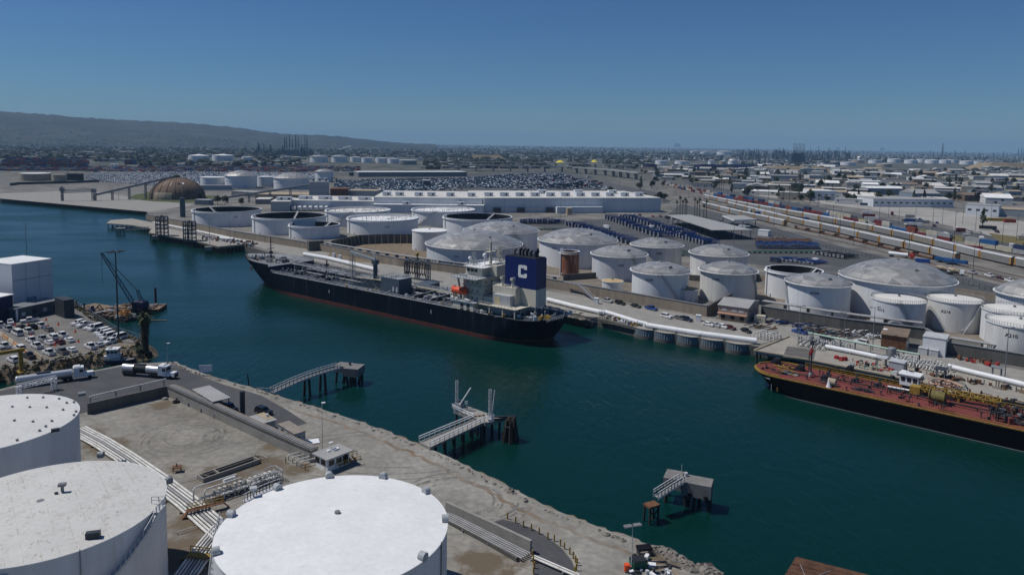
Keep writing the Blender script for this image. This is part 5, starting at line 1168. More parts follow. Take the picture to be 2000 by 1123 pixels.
wall('containment_wall',[(872,1003),(960,1044),(1037,1081)],2.3,.5,'concrete wall right of the middle tank, ending at the paved apron','concrete')
wall('containment_wall',[(872,1020),(940,1056),(1010,1096)],.7,.4,'low kerb wall in front of the pipes right of the middle tank','dark_concrete')
pipes('pipe_run',[(868,1010),(950,1052),(1028,1092)],5,.14,.5,.6,'bundle of thin grey pipes running beside the middle tank to the apron','pipe_grey',group='pipe runs on the near bank')
pipes('pipe_run',[(1042,1092),(1130,1130)],2,.16,.6,.5,'pair of white pipes crossing the paved apron','pipe_white',group='pipe runs on the near bank')
pipes('pipe_run',[(329,771),(395,801),(432,817)],2,.2,.9,1.2,'two white pipes along the wall foot from the wall corner','pipe_white',group='pipe runs on the near bank')
pipes('pipe_run',[(176,797),(325,761)],1,.14,.6,2.95,'thin white rail pipe along the top of the dark wall','pipe_white',group='pipe runs on the near bank')
pipes('pipe_run',[(150,842),(215,876),(343,965),(440,1050)],7,.2,.62,.5,'bundle of white and rusty pipes between the two nearest tanks','pipe_white',group='pipe runs on the near bank',supm='timber')
pipes('pipe_run',[(436,1034),(398,1080),(350,1150)],7,.17,.55,.6,'bundle of pipes bending down to the bottom edge beside the middle tank','pipe_white',group='pipe runs on the near bank')
for k,(a,b,lab) in enumerate((((345,945),(400,931),'long thin white pipe from the stained tank to the sump'),((347,1044),(396,1028),'thin white pipe below the bundle between the tanks'))):
    q=MB(); w0=P(*a); w1=P(*b); q.cyl((0,0,.5),w1-w0+Vector((0,0,.5)),.07,n=6); q.box((0,0,0),(.15,.15,.5)); q.box(w1-w0,(.15,.15,.5)); one('thin_pipe',lab,'pipe',q,M['pipe_white'],loc=w0,group='pipe runs on the near bank')
# valve manifold
def manifold():
    a=P(392,986); b=P(545,934); t=thing('valve_manifold','white valve manifold with pipe loops between the stained tank and the clean tank','pipe manifold',a,math.atan2(b.y-a.y,b.x-a.x)); L=(b-a).length
    for y in (-.7,.7):
        q=MB(); q.cyl((0,y,.9),(L,y,.9),.2,n=10); q.build('header_pipe',M['pipe_white'],t)
    rr=random.Random(3); n=13
    for k in range(n):
        x=2.5+(L-3.5)*k/(n-1); q=MB(); q.cyl((x,-.7,.9),(x,1.1*rr.choice((-1,1)),1.3),.18,n=8); q.cyl((x,0,.5),(x,0,1.6),.32,n=10); q.cyl((x,0,1.6),(x,0,2.1),.08,n=6); q.cyl((x,0,2.05),(x,0,2.12),.3,n=10); q.ball((x+.5,-.7,.95),.38,n=8); q.build('valve',M['pipe_white' if k%3 else 'pipe_grey'],t)
    for x0,x1,h,y in ((-.6,7.5,2.9,1.6),(1.,8.,2.4,.6),(9,14,2.3,-1.2)):
        q=MB(); q.tube([(x0,y,.3),(x0,y,h-.4),(x0+.4,y,h),(x1,y,h),(x1,y,.8)],.16,n=8); q.build('pipe_loop',M['pipe_white'],t)
    q=MB()
    for x in range(0,int(L),2): q.box((x,0,0),(.25,2,.7))
    q.rail([(L-2.2,-1.5,0),(L,-1.5,0),(L,1.5,0),(L-2.2,1.5,0)],2.2,1,.05); q.build('support_frame',M['galvanised'],t)['kind']='stuff'
    q=MB(); q.box((6.5,2.4,1.7),(2.2,.9,.7)); q.box((6.5,2.4,0),(.2,.2,1.7)); q.build('control_box',M['white_paint'],t)
    q=MB(); q.box((L/2,-.2,.02),(L,3.2,.12)); q.build('drip_slab',M['dark_concrete'],t)
    a=P(402,1001); t=thing('step_over','yellow and brown steel stile crossing over the pipe bundle','stile',a,math.radians(35)); q=MB(); q.box((0,0,1.1),(6.5,1.0,.12)); 
    for x in (-3,3): q.bar((x*1.0,0,1.1),(x*1.35,0,0),.9,.1)
    q.build('walkway',M['rust'],t); q=MB(); q.rail([(-3,.5,1.2),(3,.5,1.2)],1.,1.5,.05); q.rail([(-3,-.5,1.2),(3,-.5,1.2)],1.,1.5,.05); q.build('handrail',M['yellow_paint'],t)
    a=P(402,1098); t=thing('step_over','yellow steel stile in shade near the bottom edge','stile',a,math.radians(-10)); q=MB(); q.box((0,0,1.),(6,1.2,.15)); q.bar((-3,0,1),(-4.4,0,0),.9,.1); q.bar((3,0,1),(4.4,0,0),.9,.1); q.build('walkway',M['yellow_paint'],t); q=MB(); q.rail([(-3,.6,1.1),(3,.6,1.1)],1.,1.5,.05); q.build('handrail',M['yellow_paint'],t)
manifold()
def sump():
    a=P(391,939); b=P(501,901); t=thing('concrete_sump','long open concrete sump with dark water inside','sump',(a+b)/2,math.atan2(b.y-a.y,b.x-a.x)); L=(b-a).length
    q=MB(); 
    for s in (-1,1): q.box((0,s*1.15,0),(L,.25,.9)); q.box((s*(L/2-.12),0,0),(.25,2.05,.9))
    q.box((-L*.22,0,.5),(.25,2.05,.4)); q.build('basin_wall',M['concrete'],t)
    q=MB(); q.box((0,0,.05),(L-.5,2.05,.1)); q.build('basin_floor',M['marking_black'],t)
    q=MB(); q.cyl((-L/2+1,.3,.8),(L/2-.6,.3,.8),.06,n=6); q.cyl((-L/2+1.5,-.9,.8),(-L/2+.6,1,.8),.06,n=6); q.build('pipe',M['roof_tan'],t)
    q=MB(); q.tube([(L/2,-1.1,.9),(L/2+1.8,-1.1,.6),(L/2+1.8,1.1,.6)],.05,n=5); q.build('handrail',M['galvanised'],t)
sump()
a=P(346,921); t=thing('rusty_table','rusty brown steel table standing alone on the gravel','table',a,.3); q=MB(); q.box((0,0,1.0),(1.7,1.2,.12)); q.box((0,0,.9),(1.4,.9,.1)); q.cyl((-.1,.1,1.1),(-.1,.1,1.7),.12,n=8); q.build('table_top',M['rust'],t)
for x,y in ((-.7,-.45),(.7,-.45),(.7,.45),(-.7,.45)): q=MB(); q.box((x,y,0),(.1,.1,1.)); q.build('leg',M['rust'],t)
q=MB(); q.lathe([(.45,.0),(.85,.05),(.9,.3),(.8,.5),(.5,.45),(.45,.1)],n=20); one('discarded_tyre','old black tyre lying near the wall corner','tyre',q,M['rubber'],loc=P(344,786))
q=MB(); q.ball((0,0,.2),.7,n=8,sq=(1.2,.8,.6)); one('concrete_lump','grey concrete lump lying near the wall corner','rubble',q,M['concrete'],loc=P(323,780))
# ------------------------------------------------------------------ small buildings on the near bank
def corner_house(name,c,zt,label,wallm,roofm,cat='building',over=.3,eave=.2,th=.18,group=None,zb=G,posts=False):
    """c = roof corners as pixels: left, front, right (the back one follows)"""
    l,f,r=[P(*p,zt) for p in c]; l=f+(l-f); d1=(l-f); d2=(r-f); o=(l+r)/2; rot=math.atan2(d2.y,d2.x); w=d2.length; dd=abs(d1.dot(Vector((-math.sin(rot),math.cos(rot),0)))); cen=f+d2/2+Vector((-math.sin(rot),math.cos(rot),0))*dd/2
    t=thing(name,label,cat,(cen.x,cen.y,zb),rot,group); h=zt-zb-th; ov=over
    q=MB(); q.box((0,0,h),(w,dd,th)); q.build('roof',M[roofm],t)
    if posts:
        for sx in (-1,0,1):
            for sy in (-1,1): q=MB(); q.box((sx*(w/2-.4),sy*(dd/2-.4),0),(.2,.2,h)); q.build('post',M['steel_grey'],t)
        wb=None
    else:
        q=MB(); q.box((0,0,0),(w-2*ov,dd-2*ov,h)); wb=q.build('wall',M[wallm],t)
    return t,wb,w,dd,h,ov
def win(parent,x,y,z,sx,sz,face,mt='glass_dark',name='window'):
    q=MB(); q.box((x,y,z),((sx,.08,sz) if face in 'fb' else (.08,sx,sz))); return q.build(name,M[mt],parent)
t,wb,w,dd,h,ov=corner_house('control_hut',((613,883),(638,898.5),(690.6,878.6)),G+2.9,'pale blue control hut with flat grey roof at the end of the long near wall','white_paint','roof_grey',over=.6)
for x in (-w/2+1.6,-w/2+3.4,-w/2+5): win(wb,x,-dd/2+ov-.03,1.1,1.3,1.1,'f')
win(wb,w/2-1.6,-dd/2+ov-.03,.3,.9,2,'f','marking_black','door'); win(wb,-w/2+ov-.03,-dd/2+2,1.1,1.3,1.1,'l'); win(wb,-w/2+ov-.03,-dd/2+4.,1.1,1.3,1.1,'l')
q=MB(); q.box((1.,.3,h+.18),(1.3,.8,.3)); q.box((-.5,.8,h+.18),(.7,.7,.25)); q.cyl((.3,1,h+.18),(.3,1,h+1.7),.05,n=6); q.box((.3,1,h+1.7),(.9,.5,.1)); q.build('roof_unit',M['white_paint'],t)
t,wb,w,dd,h,ov=corner_house('site_trailer',((531,830),(575,847.5),(598,841)),G+2.9,'long grey site trailer with brown roof behind the near wall','grey_paint','trailer_roof',over=.12)
win(wb,-w/2+ov-.03,1.8,1.2,1.1,1.,'l'); win(wb,-w/2+ov-.03,-dd/2+3,1.2,1.1,1.,'l'); win(wb,w/2-2,-dd/2+ov-.03,1,1,1,'f')
t,wb,w,dd,h,ov=corner_house('small_shed',((481,814.5),(510,828),(541.5,819)),G+2.6,'small open fronted shed with half tan half grey roof behind the near wall','grey_paint','roof_grey',over=.3)
q=MB(); q.box((w/4,dd*.1,h+.185),(w*.5,dd*.8,.06)); q.build('roof_patch',M['roof_tan'],t); win(wb,-1.5,-dd/2+ov-.03,.1,1.6,2.,'f','marking_black','door'); q=MB(); q.cyl((w*.3,0,h+.2),(w*.3,0,h+.9),.3,n=8); q.build('roof_vent',M['white_paint'],t)
corner_house('canopy',((369,761),(415.5,784.5),(451,776)),G+3.3,'flat white canopy on posts beside the tall dark standpipe','white_paint','roof_grey','canopy',posts=True)
p=P(474,814); q=MB(); q.cyl((0,0,0),(0,0,6.4),.62,n=18); one('standpipe','tall dark steel standpipe beside the white canopy','standpipe',q,M['steel_dark'],loc=p)
q=MB(); q.box((0,0,0),(3.6,2.6,.25),.4); one('white_pallet','white slab lying beside the site trailer','slab',q,M['white_paint'],loc=P(607,864))
for k,(px,py) in enumerate(((563,899),(571,904),(579,909),(587,913))):
    p=P(px,py); t=None; q=MB(); q.tube([(0,0,0),(0,0,1.0),(.2,.1,1.2),(3.6,1.6,1.2),(3.6,1.6,0)],.14,n=8); one('pipe_hoop',('white pipe hoop, furthest of four from the control hut','white pipe hoop, second of four from the trailer side','white pipe hoop, third of four towards the hut','white pipe hoop nearest the control hut')[k],'pipe',q,M['pipe_white'],loc=p,rot=.25,group='pipe hoops beside the control hut')
for px,py in ((558,904),(596,918)): q=MB(); q.cyl((0,0,0),(0,0,1.3),.12,n=8); one('guard_post','yellow guard post beside the white pipe hoops','post',q,M['yellow_paint'],loc=P(px,py),group='yellow guard posts by the hoops')
t=thing('pallet_stack','stack of timber and yellow steel steps behind the control hut','steps',P(664,908),math.radians(28)); q=MB(); rr=random.Random(9)
for k in range(8): q.box((-3+k*.85,0,.15+.1*k),(.5,2.6,.12))
q.build('step',M['timber'],t)['kind']='stuff'; q=MB(); q.rail([(-3.4,-1.4,0),(4,-1.4,.8)],1,1,.06); q.rail([(-3.4,1.4,0),(4,1.4,.8)],1,1,.06); q.build('handrail',M['yellow_paint'],t)
# yellow bollards round the apron
bl=[(513,615),(587,650),(657,687),(729,717),(799,750),(878,795),(935,815),(990,857),(1027,885),(1075,930),(1107,970),(1127,1005),(1141,1030),(1135,1080),(1120,1110)]
bi=[(240,660),(320,690),(398,735),(482,770),(565,812),(646,850),(700,868),(728,905),(738,960),(746,1010),(757,1060),(748,1110)]
pb=MB(); pb.cyl((0,0,0),(0,0,1.15),.13,n=10); pb.ball((0,0,1.15),.13,n=8,sq=(1,1,.5)); me=pb.mesh('bollard',[M['yellow_paint']]); 
for row,lab,gr in ((bl,'yellow bollard on the water side of the paved apron','bollards along the outer edge of the apron'),(bi,'yellow bollard on the tank side of the paved apron','bollards along the inner edge of the apron')):
    for x,y in row:
        o=bpy.data.objects.new('bollard',me); COL.objects.link(o); o.location=P(880+x/4.62,880+y/4.62); setup(o,lab,'bollard',gr)
def lamp_mast(pb,yt,label,heads=((0,),),hh=.5,r=.14,mt='galvanised',headm='steel_grey',group=None,z=G,arm=1.2,twin=False,n=2):
    p=P(pb[0],pb[1],z); h=(pb[1]-yt)*depth(p)/FO*1.01; t=thing('light_pole',label,'light pole',p,0,group)
    q=MB(); q.cyl((0,0,0),(0,0,h),r,r*.6,n=8); q.build('pole',M[mt],t)
    for k in range(n):
        a=2*PI*k/n+.3; q=MB(); q.bar((0,0,h-.05),(arm*math.cos(a),arm*math.sin(a),h+.1),r*.8); q.box((arm*math.cos(a),arm*math.sin(a),h),(hh*1.6,hh,.22),a); q.build('lamp_head',M[headm],t)
    return t
lamp_mast((629.7,876),786,'tall thin light pole beside the control hut',n=1,arm=.3,r=.08,headm='white_paint')
lamp_mast((1233,1112),1024,'light pole with two floodlights beside the scrap heap',n=2,arm=.8,r=.09,hh=.8,headm='steel_grey')
lamp_mast((327,708),671,'light pole with white lamp at the corner of the truck yard',n=1,arm=.4,r=.08,headm='white_paint')
t=lamp_mast((232,668),492,'tallest lamp mast with ring of lamps, standing in the parking lot',n=6,arm=2.4,r=.32,hh=.9,mt='steel_dark',headm='steel_dark')
q=MB(); q.box((0,0,0),(1.2,1.2,.9)); q.build('footing',M['yellow_paint'],t)
p=P(402,733); t=thing('sign_board','white notice board on two posts at the edge of the near bank','sign',p,.3); q=MB(); q.box((0,0,1),(3.4,.12,2.)); q.build('board',M['white_paint'],t)
for x in (-1.5,1.5): q=MB(); q.box((x,.1,0),(.12,.12,1.6)); q.build('post',M['steel_grey'],t)
# scrap heap
p=P(1246,1108); t=thing('dumpster','dark green dumpster at the scrap heap','dumpster',p,.35); q=MB(); q.box((0,0,.15),(2.2,1.5,1.25),taper=1.1); q.build('bin',M['chassis_green'],t); q=MB(); q.box((0,0,1.42),(2.4,1.7,.08)); q.build('lid',M['marking_black'],t)
p=P(1258,1082); t=thing('steel_rack','black steel rack of bundled bars at the top of the scrap heap','rack',p,.2); q=MB()
for k in range(5): q.box((0,-.6+k*.3,.9),(2.4,.12,.5))
q.build('bars',M['marking_black'],t); q=MB()
for x in (-1,1): q.box((x,0,0),(.15,1.4,.9))
q.build('stand',M['steel_dark'],t)
rr=random.Random(17)
SCR=[('white_crate','white crate lying in the scrap heap','white_paint',0),('grey_drum','grey drum standing in the scrap heap','galvanised',1),('steel_beam','rusty beam lying across the scrap heap','steel_dark',2),('black_box','black steel box at the scrap heap','marking_black',0)]
for k in range(26):
    nm,lab,mt,sh=SCR[(0,2,1,0,2,3)[k%6]]; px,py=1240+rr.uniform(-8,75),1098+rr.uniform(-12,32); py+= (px-1240)*.18
    q=MB()
    if sh==0: q.box((0,0,0),(rr.uniform(.5,1.3),rr.uniform(.4,.9),rr.uniform(.3,.8)))
    elif sh==1: q.cyl((0,0,0),(0,0,.85),.3,n=12)
    else: q.bar((-1.3,0,.3),(1.3,.2,.15),.18)
    one(nm,lab,'scrap',q,M[mt],loc=P(px,py),rot=rr.random()*3,group='pieces of the scrap heap, '+nm.replace('_',' '))
q=MB(); q.cyl((0,0,0),(0,0,1.1),.45,n=12); q.box((.3,.4,0),(.8,.5,.5)); one('orange_drum','bright orange drum at the foot of the floodlight pole','drum',q,M['orange_paint'],loc=P(1224,1114))
# plank wharf at the bottom edge
c=[P(1554,1089,2.2),P(1720,1131,2.2),P(1680,1260,2.2),P(1490,1190,2.2)]; o=c[0]; t=thing('plank_wharf','decayed brown plank wharf corner at the bottom edge','wharf',o); q=MB()
d=(c[3]-c[0]); e_=(c[1]-c[0]); nn=26; rr=random.Random(5)
for k in range(nn):
    a=c[0]-o+d*(k/nn); b=a+e_*(1 if k<2 else rr.uniform(.9,1.0)); q.bar(a+Vector((0,0,rr.uniform(-.06,.06))),b+Vector((0,0,rr.uniform(-.06,.06))),d.length/nn*.93,.2)
q.build('planking',M['rotten_timber'],t)
q=MB()
for k in range(6): 
    a=c[0]-o+e_*(k/5.2); q.cyl(a+Vector((.4,-.6,-4)),a+Vector((.4,-.6,-.1)),.25,n=8)
q.build('pile',M['wood_dark'],t)['kind']='stuff'
q=MB(); a=c[0]-o; q.tube([a+e_*.1+d*.12+Vector((0,0,.2)),a+e_*.25+d*.35+Vector((0,0,.2))],.06,n=5); q.tube([a+e_*.45+d*.1+Vector((0,0,.2)),a+e_*.22+d*.4+Vector((0,0,.2))],.06,n=5); q.build('pipe',M['pipe_grey'],t)
# ------------------------------------------------------------------ jetties off the near bank
def piles(t,pts,z1,r=.3,lean=0,mt='wood_dark',name='pile',rr=random.Random(4)):
    for x,y in pts:
        q=MB(); q.cyl((x+rr.uniform(-lean,lean),y+rr.uniform(-lean,lean),-2),(x,y,z1),r*1.1,r*.85,n=8); q.build(name,M[mt],t)
def gangway(t,a,b,w,rise=.6,mt='galvanised',deckm='timber',n=14):
    d=b-a; L=d.length; dh=Vector((d.x,d.y,0)).normalized(); nn=Vector((-dh.y,dh.x,0)); pt=lambda u,s: a+d*u+Vector((0,0,rise*math.sin(PI*u)))+nn*s*w/2
    q=MB()
    for k in range(n): q.bar(pt(k/n,0),pt((k+1)/n,0),w,.14)
    q.build('walkway',M[deckm],t)
    for s in (-1,1):
        q=MB()
        for k in range(n): q.bar(pt(k/n,s)-Vector((0,0,.2)),pt((k+1)/n,s)-Vector((0,0,.2)),.16,.3)
        q.rail([pt(k/n,s) for k in range(n+1)],1.15,99,.065); q.build('handrail',M[mt],t)
o=P(681,748,0); t=thing('mooring_dolphin','concrete mooring block reached by a long arched footbridge, nearest the truck yard','mooring dolphin',(o.x,o.y,0),math.radians(-12))
q=MB(); q.box((1.6,.2,2.7),(4.6,5.2,2.4)); q.box((-2.2,1.4,3.1),(4.2,4.2,1.9)); q.build('pile_cap',M['cap_concrete'],t)
piles(t,[(-3.6,0),(-2.4,2.6),(-1.2,0),(0,-1.6),(1.4,-1.8),(2.8,-1.6),(3.2,1),(3.2,2.4),(0,2.4)],3,.4,.7)
q=MB(); q.cyl((0,1.,5.1),(0,1.,5.7),.3,n=8); q.cyl((0,1,5.6),(0,1,5.8),.45,n=8); q.build('mooring_bollard',M['marking_black'],t)
b=P(662,717,5.3); a=P(531,766,G+.5); t=thing('footbridge','long arched white footbridge on timber bents out to the mooring block','footbridge',a); gangway(t,Vector((0,0,0)),b-a,1.5,.55,n=18,deckm='steel_grey')
for u in (.5,.74):
    pp=(b-a)*u; z=.55*math.sin(PI*u)+(b-a).z*u; 
    for s in (-.8,.8): q=MB(); q.cyl(pp+Vector((s,s*.4,-pp.z-G-2.5)),Vector((pp.x+s*.6,pp.y+s*.3,z-.2)),.42,.34,n=8); q.build('timber_bent',M['wood_dark'],t)
q=MB(); q.rail([(-4.5,1.5,-.5),(0,.6,-.2)],1.1,1.5,.05); q.build('ramp_rail',M['galvanised'],t)
# L-shaped dock
Z=4.2; pa=[P(818.6,862,Z),P(840,873,Z)]; pc=[P(886,801,Z),P(913,792.6,Z),P(983,818,Z),P(948,826,Z)]; o=pc[3]; t=thing('loading_dock','L shaped concrete dock with white railings off the middle of the near bank','dock',(o.x,o.y,0))
lo=lambda v,z=0: (v.x-o.x,v.y-o.y)
q=MB(); q.prism([lo(p) for p in (pc[0],pc[3],pc[2],pc[1])],Z-.7,Z); q.build('dock_deck',M['concrete'],t)
pj=[P(925,818,Z),P(946,824,Z)]; q=MB(); q.prism([lo(p) for p in (pa[0],pa[1],pj[1],pj[0])],Z-.6,Z-.02); q.build('approach_deck',M['concrete'],t)
for u,v in ((pa[0],pj[0]),(pa[1],pj[1])):
    q=MB(); q.rail([(*lo(u),Z),(*lo(v),Z)],1.2,1.6,.075); q.build('handrail',M['white_paint'],t)
q=MB(); q.rail([(*lo(pj[0]),Z),(*lo(pc[0]),Z),(*lo(pc[1]),Z)],1.2,1.6,.07); q.build('handrail',M['white_paint'],t)
for k in range(6):
    for s in (0,1):
        u=pa[s].lerp(pj[s],(k+.6)/6); x,y=lo(u); piles(t,[(x,y)],Z-.5,.26)
gx=[]
for i in range(5):
    for j in range(3):
        u=pc[0].lerp(pc[1],.08+.42*j).lerp(pc[3].lerp(pc[2],.08+.42*j),.06+.22*i); gx.append(lo(u))
piles(t,gx,Z-.6,.3,.2)
q=MB(); x,y=lo(P(930,812,Z)); 
for k in range(5): q.box((x+k*.9-1,y+.4*k-1,Z),(.7,.3,.25),.3*k)
q.build('deck_cleat',M['rust'],t)['kind']='stuff'
for (px,py,yt,lab) in ((892,800,742,'slim lattice gangway tower on the far corner of the L shaped dock'),(957,820,759,'slim lattice gangway tower with sloping strut on the near corner of the dock')):
    p=P(px,py,Z); h=(py-yt)*depth(p)/FO; t2=thing('gangway_tower',lab,'tower',p,.4,'gangway towers on the dock'); q=MB(); q.lattice((0,0,0),(0,0,h),.55,.9,.045); q.build('tower_frame',M['galvanised'],t2)
    q=MB(); q.box((0,0,0),(1.5,1.5,.5)); q.rail([(-.9,-.9,.3),(.9,-.9,.3),(.9,.9,.3),(-.9,.9,.3)],1.,1,.04,close=True); q.build('tower_base',M['white_paint'],t2)
    q=MB(); 
    if px<900: q.bar((.4,0,.6),(4.,.8,h*.66),.28); q.build('gangway_boom',M['galvanised'],t2)
    else: q.bar((.5,0,.2),(1.3,.4,h*.95),.22); q.build('gangway_boom',M['galvanised'],t2)
p=P(899,795,Z); q=MB(); q.cyl((0,0,0),(0,0,1),.5,n=10); q.box((0,0,1),(1.6,1,.8)); one('capstan','dark capstan winch on the far corner of the dock','winch',q,M['steel_dark'],loc=p)
p=P(997,861,0); t=thing('pile_cluster','leaning cluster of timber fender piles off the end of the dock','piles',p); rr=random.Random(2)
for k in range(15):
    a=2*PI*k/15; r=1.9 if k%2 else 1.2; q=MB(); q.cyl((r*1.25*math.cos(a),r*1.25*math.sin(a),-2),(r*.55*math.cos(a),r*.55*math.sin(a),5.2+rr.uniform(-.4,.5)),.27,.22,n=7); q.build('pile',M['wood_pile'],t)
q=MB(); q.lathe([(1.35,3.6),(1.45,3.75),(1.35,3.9)],n=16); q.build('wire_binding',M['steel_dark'],t)
p=P(972,822,Z); q=MB(); q.bar((-2,0,0),(4,1.4,.6),.35,.5); q.bar((-2,2,0),(4,2.6,.6),.35,.5); one('fender_structure','dark steel fender frame between dock and pile cluster','fender',q,M['steel_dark'],loc=p,rot=-.3)
# right hand dolphin
o=P(1338,985,0); t=thing('mooring_dolphin','concrete mooring block with short gangway standing alone near the lower shore','mooring dolphin',(o.x,o.y,0),math.radians(-22))
q=MB(); q.box((-2.5,.9,3.1),(3.4,4.2,2.2)); q.box((2.2,.2,2.6),(5.6,3.8,2.7)); q.build('pile_cap',M['cap_concrete'],t)
piles(t,[(-3.6,-.4),(-3.4,2.4),(0,-1),(.2,1.8),(2,-1.2),(4.4,-1.2),(4.6,1.6),(2.4,1.8)],3,.34,.5)
q=MB(); q.cyl((-.2,1.2,5.3),(-.2,1.2,6.),.35,n=8); q.cyl((-1.2,2,5.3),(-1.2,2,7.1),.06,n=6); q.build('mooring_bollard',M['galvanised'],t)
for x in (1.,4.): q=MB(); q.cyl((x,-1.9,2.2),(x,-1.9,3.4),.35,n=8); q.build('fender_tyre',M['rubber'],t)
a=P(1281,970,3.9); b=P(1331,939,5.3); t=thing('footbridge','short steep white gangway onto the lone mooring block','footbridge',a); gangway(t,Vector((0,0,0)),b-a,1.3,.05,n=8,deckm='steel_grey')
p=P(1273,984,3.4); t=thing('landing_stage','small rusty landing on crossed piles at the foot of the gangway','landing stage',(p.x,p.y,0),math.radians(30)); q=MB(); q.box((0,0,3.1),(2.6,1.9,.35)); q.build('landing_deck',M['rust'],t); piles(t,[(-1,-.7),(1,-.7),(-1,.7),(1,.7)],3.1,.22,.3); q=MB(); q.bar((-1,-.7,.4),(1,-.7,2.6),.2); q.bar((1,-.7,.4),(-1,-.7,2.6),.2); q.build('cross_brace',M['wood_dark'],t)
# ------------------------------------------------------------------ parking lot buildings and gear
def quad_box(name,A,B,dep,h,label,wallm,roofm,cat='building',z=G,th=.25,over=.15,group=None):
    a=P(*A,z); b=P(*B,z); rot=math.atan2(b.y-a.y,b.x-a.x); L=(b-a).length; n=Vector((-math.sin(rot),math.cos(rot),0)); c=(a+b)/2+n*dep/2
    t=thing(name,label,cat,(c.x,c.y,z),rot,group); q=MB(); q.box((0,0,0),(L,dep,h)); w=q.build('wall',M[wallm],t)
    q=MB(); q.box((0,0,h),(L+2*over,dep+2*over,th)); q.build('roof',M[roofm],t); return t,w,L,dep,h
t,w,L,dep,h=quad_box('block_building',(27,613),(105,597),17,18.6,'tall windowless white block building with small blue emblem beside the parking lot','warehouse_white','roof_white',th=.3,over=.05)
q=MB(); q.box((0,-dep/2-.06,h*.66),(L,.1,.3)); q.build('panel_joint',M['grey_paint'],w)
for k in range(1,3): q=MB(); q.box((-L/2+L*k/3,-dep/2-.04,0),(.1,.06,h)); q.build('panel_joint',M['grey_paint'],w)
q=MB(); x,z=-.9,3.4
for (dx,dz,sx,sz) in ((0,0,3.6,.35),(0,.7,3.6,.35),(0,1.4,3.6,.35),(-1.6,0,.4,1.75),(1.6,0,.4,1.75),(-.2,.35,.5,.7)): q.box((x+dx,-dep/2-.07,z+dz),(sx,.06,sz))
q.build('emblem',M['marking_blue'],w)
t,w,L,dep,h=quad_box('navy_shed',(-90,652),(27,623),18,9.,'low navy shed with white roof against the white block building','navy_paint','roof_white',over=.4)
t,w,L,dep,h=quad_box('site_office',(31,627),(112,608.5),6,4.4,'dark single storey office with flat awning at the foot of the white block building','steel_blue','steel_grey',over=.9)
for k in range(5): win(w,-L/2+3+k*4.2,-dep/2-.03,1.2,1.5,1.4,'f','marking_black' if k%2 else 'galvanised')
q=MB(); q.box((-L/2,-dep/2-.6,0),(.5,.5,4.4)); q.build('awning_post',M['white_paint'],t)
quad_box('shipping_container',(108,615),(126,622),3.5,6.5,'dark stacked container block at the end of the white block building','steel_dark','steel_dark','container',over=.0)
pts=[(-3,652),(7,658),(17,665),(27,672),(38,681),(48,688),(57,694)]
for k,(a,b) in enumerate(zip(pts[:-1],pts[1:])):
    q=MB(); u=P(*a); v=P(*b); rot=math.atan2(v.y-u.y,v.x-u.x); L=(v-u).length*.93; q.box((0,0,0),(L,.6,.35),m=k%2); q.box((0,0,.35),(L,.32,.65),taper=.95,m=k%2)
    one('traffic_barrier','orange and cream water filled barrier in the slanting line across the lot','barrier',q,[mat('cream_barrier',(.6,.5,.36),.6),mat('orange_barrier',(.55,.3,.14),.6)],loc=(u+v)/2,rot=rot,group='barriers across the parking lot')
u=P(68,692); v=P(82,703); q=MB(); q.box((0,0,0),((v-u).length,.6,.35)); q.box((0,0,.35),((v-u).length,.32,.65)); one('traffic_barrier','single cream barrier beside the black pickup','barrier',q,M['roof_tan'],loc=(u+v)/2,rot=math.atan2(v.y-u.y,v.x-u.x))
cp=MB(); cp.cyl((0,0,0),(0,0,.9),.3,.05,n=10); cp.box((0,0,0),(.7,.7,.06)); cm=cp.mesh('traffic_cone',[M['orange_paint']])
for px,py in ((30,636),(114,635),(147,649),(153,668),(94,638),(62,656),(109,653),(108,675),(90,626),(56,635)):
    o=bpy.data.objects.new('traffic_cone',cm); COL.objects.link(o); o.location=P(px,py); o.scale=(1.2,1.2,1.2); setup(o,'orange traffic cone standing in the parking lot','traffic cone','traffic cones in the parking lot')
a=P(-30,740); b=P(42,727); t=thing('gantry_hoist','yellow gantry hoist with one leg standing at the edge of the lot','gantry',b,math.atan2(b.y-a.y,b.x-a.x)); q=MB(); q.box((-8,0,6.),(18,.8,.9)); q.build('beam',M['yellow_paint'],t); q=MB(); q.box((0,0,0),(1.,.8,6.)); q.build('leg',M['yellow_paint'],t); q=MB(); q.box((0,0,0),(1.8,3,.4)); q.build('foot',M['yellow_paint'],t)
t=thing('float_barge','yellow edged float lying in the slip below the parking lot','float',(*P(82,727,0).xy,0),math.radians(18)); q=MB(); q.box((0,0,-.4),(10,4,1.5)); q.build('hull',M['wood_dark'],t); q=MB(); q.rail([(-5,-2,1.1),(5,-2,1.1)],1,2,.08); q.rail([(-5,2,1.1),(5,2,1.1)],1,2,.08); q.build('handrail',M['yellow_paint'],t)
t=thing('storage_float','dark pontoon with stored blue gear under the left end of the bank','float',(*P(20,737,0).xy,0),math.radians(14)); q=MB(); q.box((0,0,-.4),(13,4,1.9)); q.build('hull',M['steel_dark'],t); q=MB(); q.box((-4,0,1.5),(3,2.4,1.8)); q.build('blue_cabin',M['navy_paint'],t); q=MB(); q.box((2,0,1.5),(4,2,.8)); q.cyl((-1,0,1.5),(-1,0,2.6),.5,n=8); q.build('deck_gear',M['white_paint'],t)
# chain link fence on the water side of the lot
w=[P(*p) for p in ((132,589),(160,605),(228,650),(272,665),(281,676))]; t=thing('chain_fence','chain link fence along the water side of the parking lot','fence',w[0]); q=MB()
for a,b in zip(w[:-1],w[1:]): q.rail([a-w[0],b-w[0]],2.,3.,.05)
q.build('fence_frame',M['steel_grey'],t)
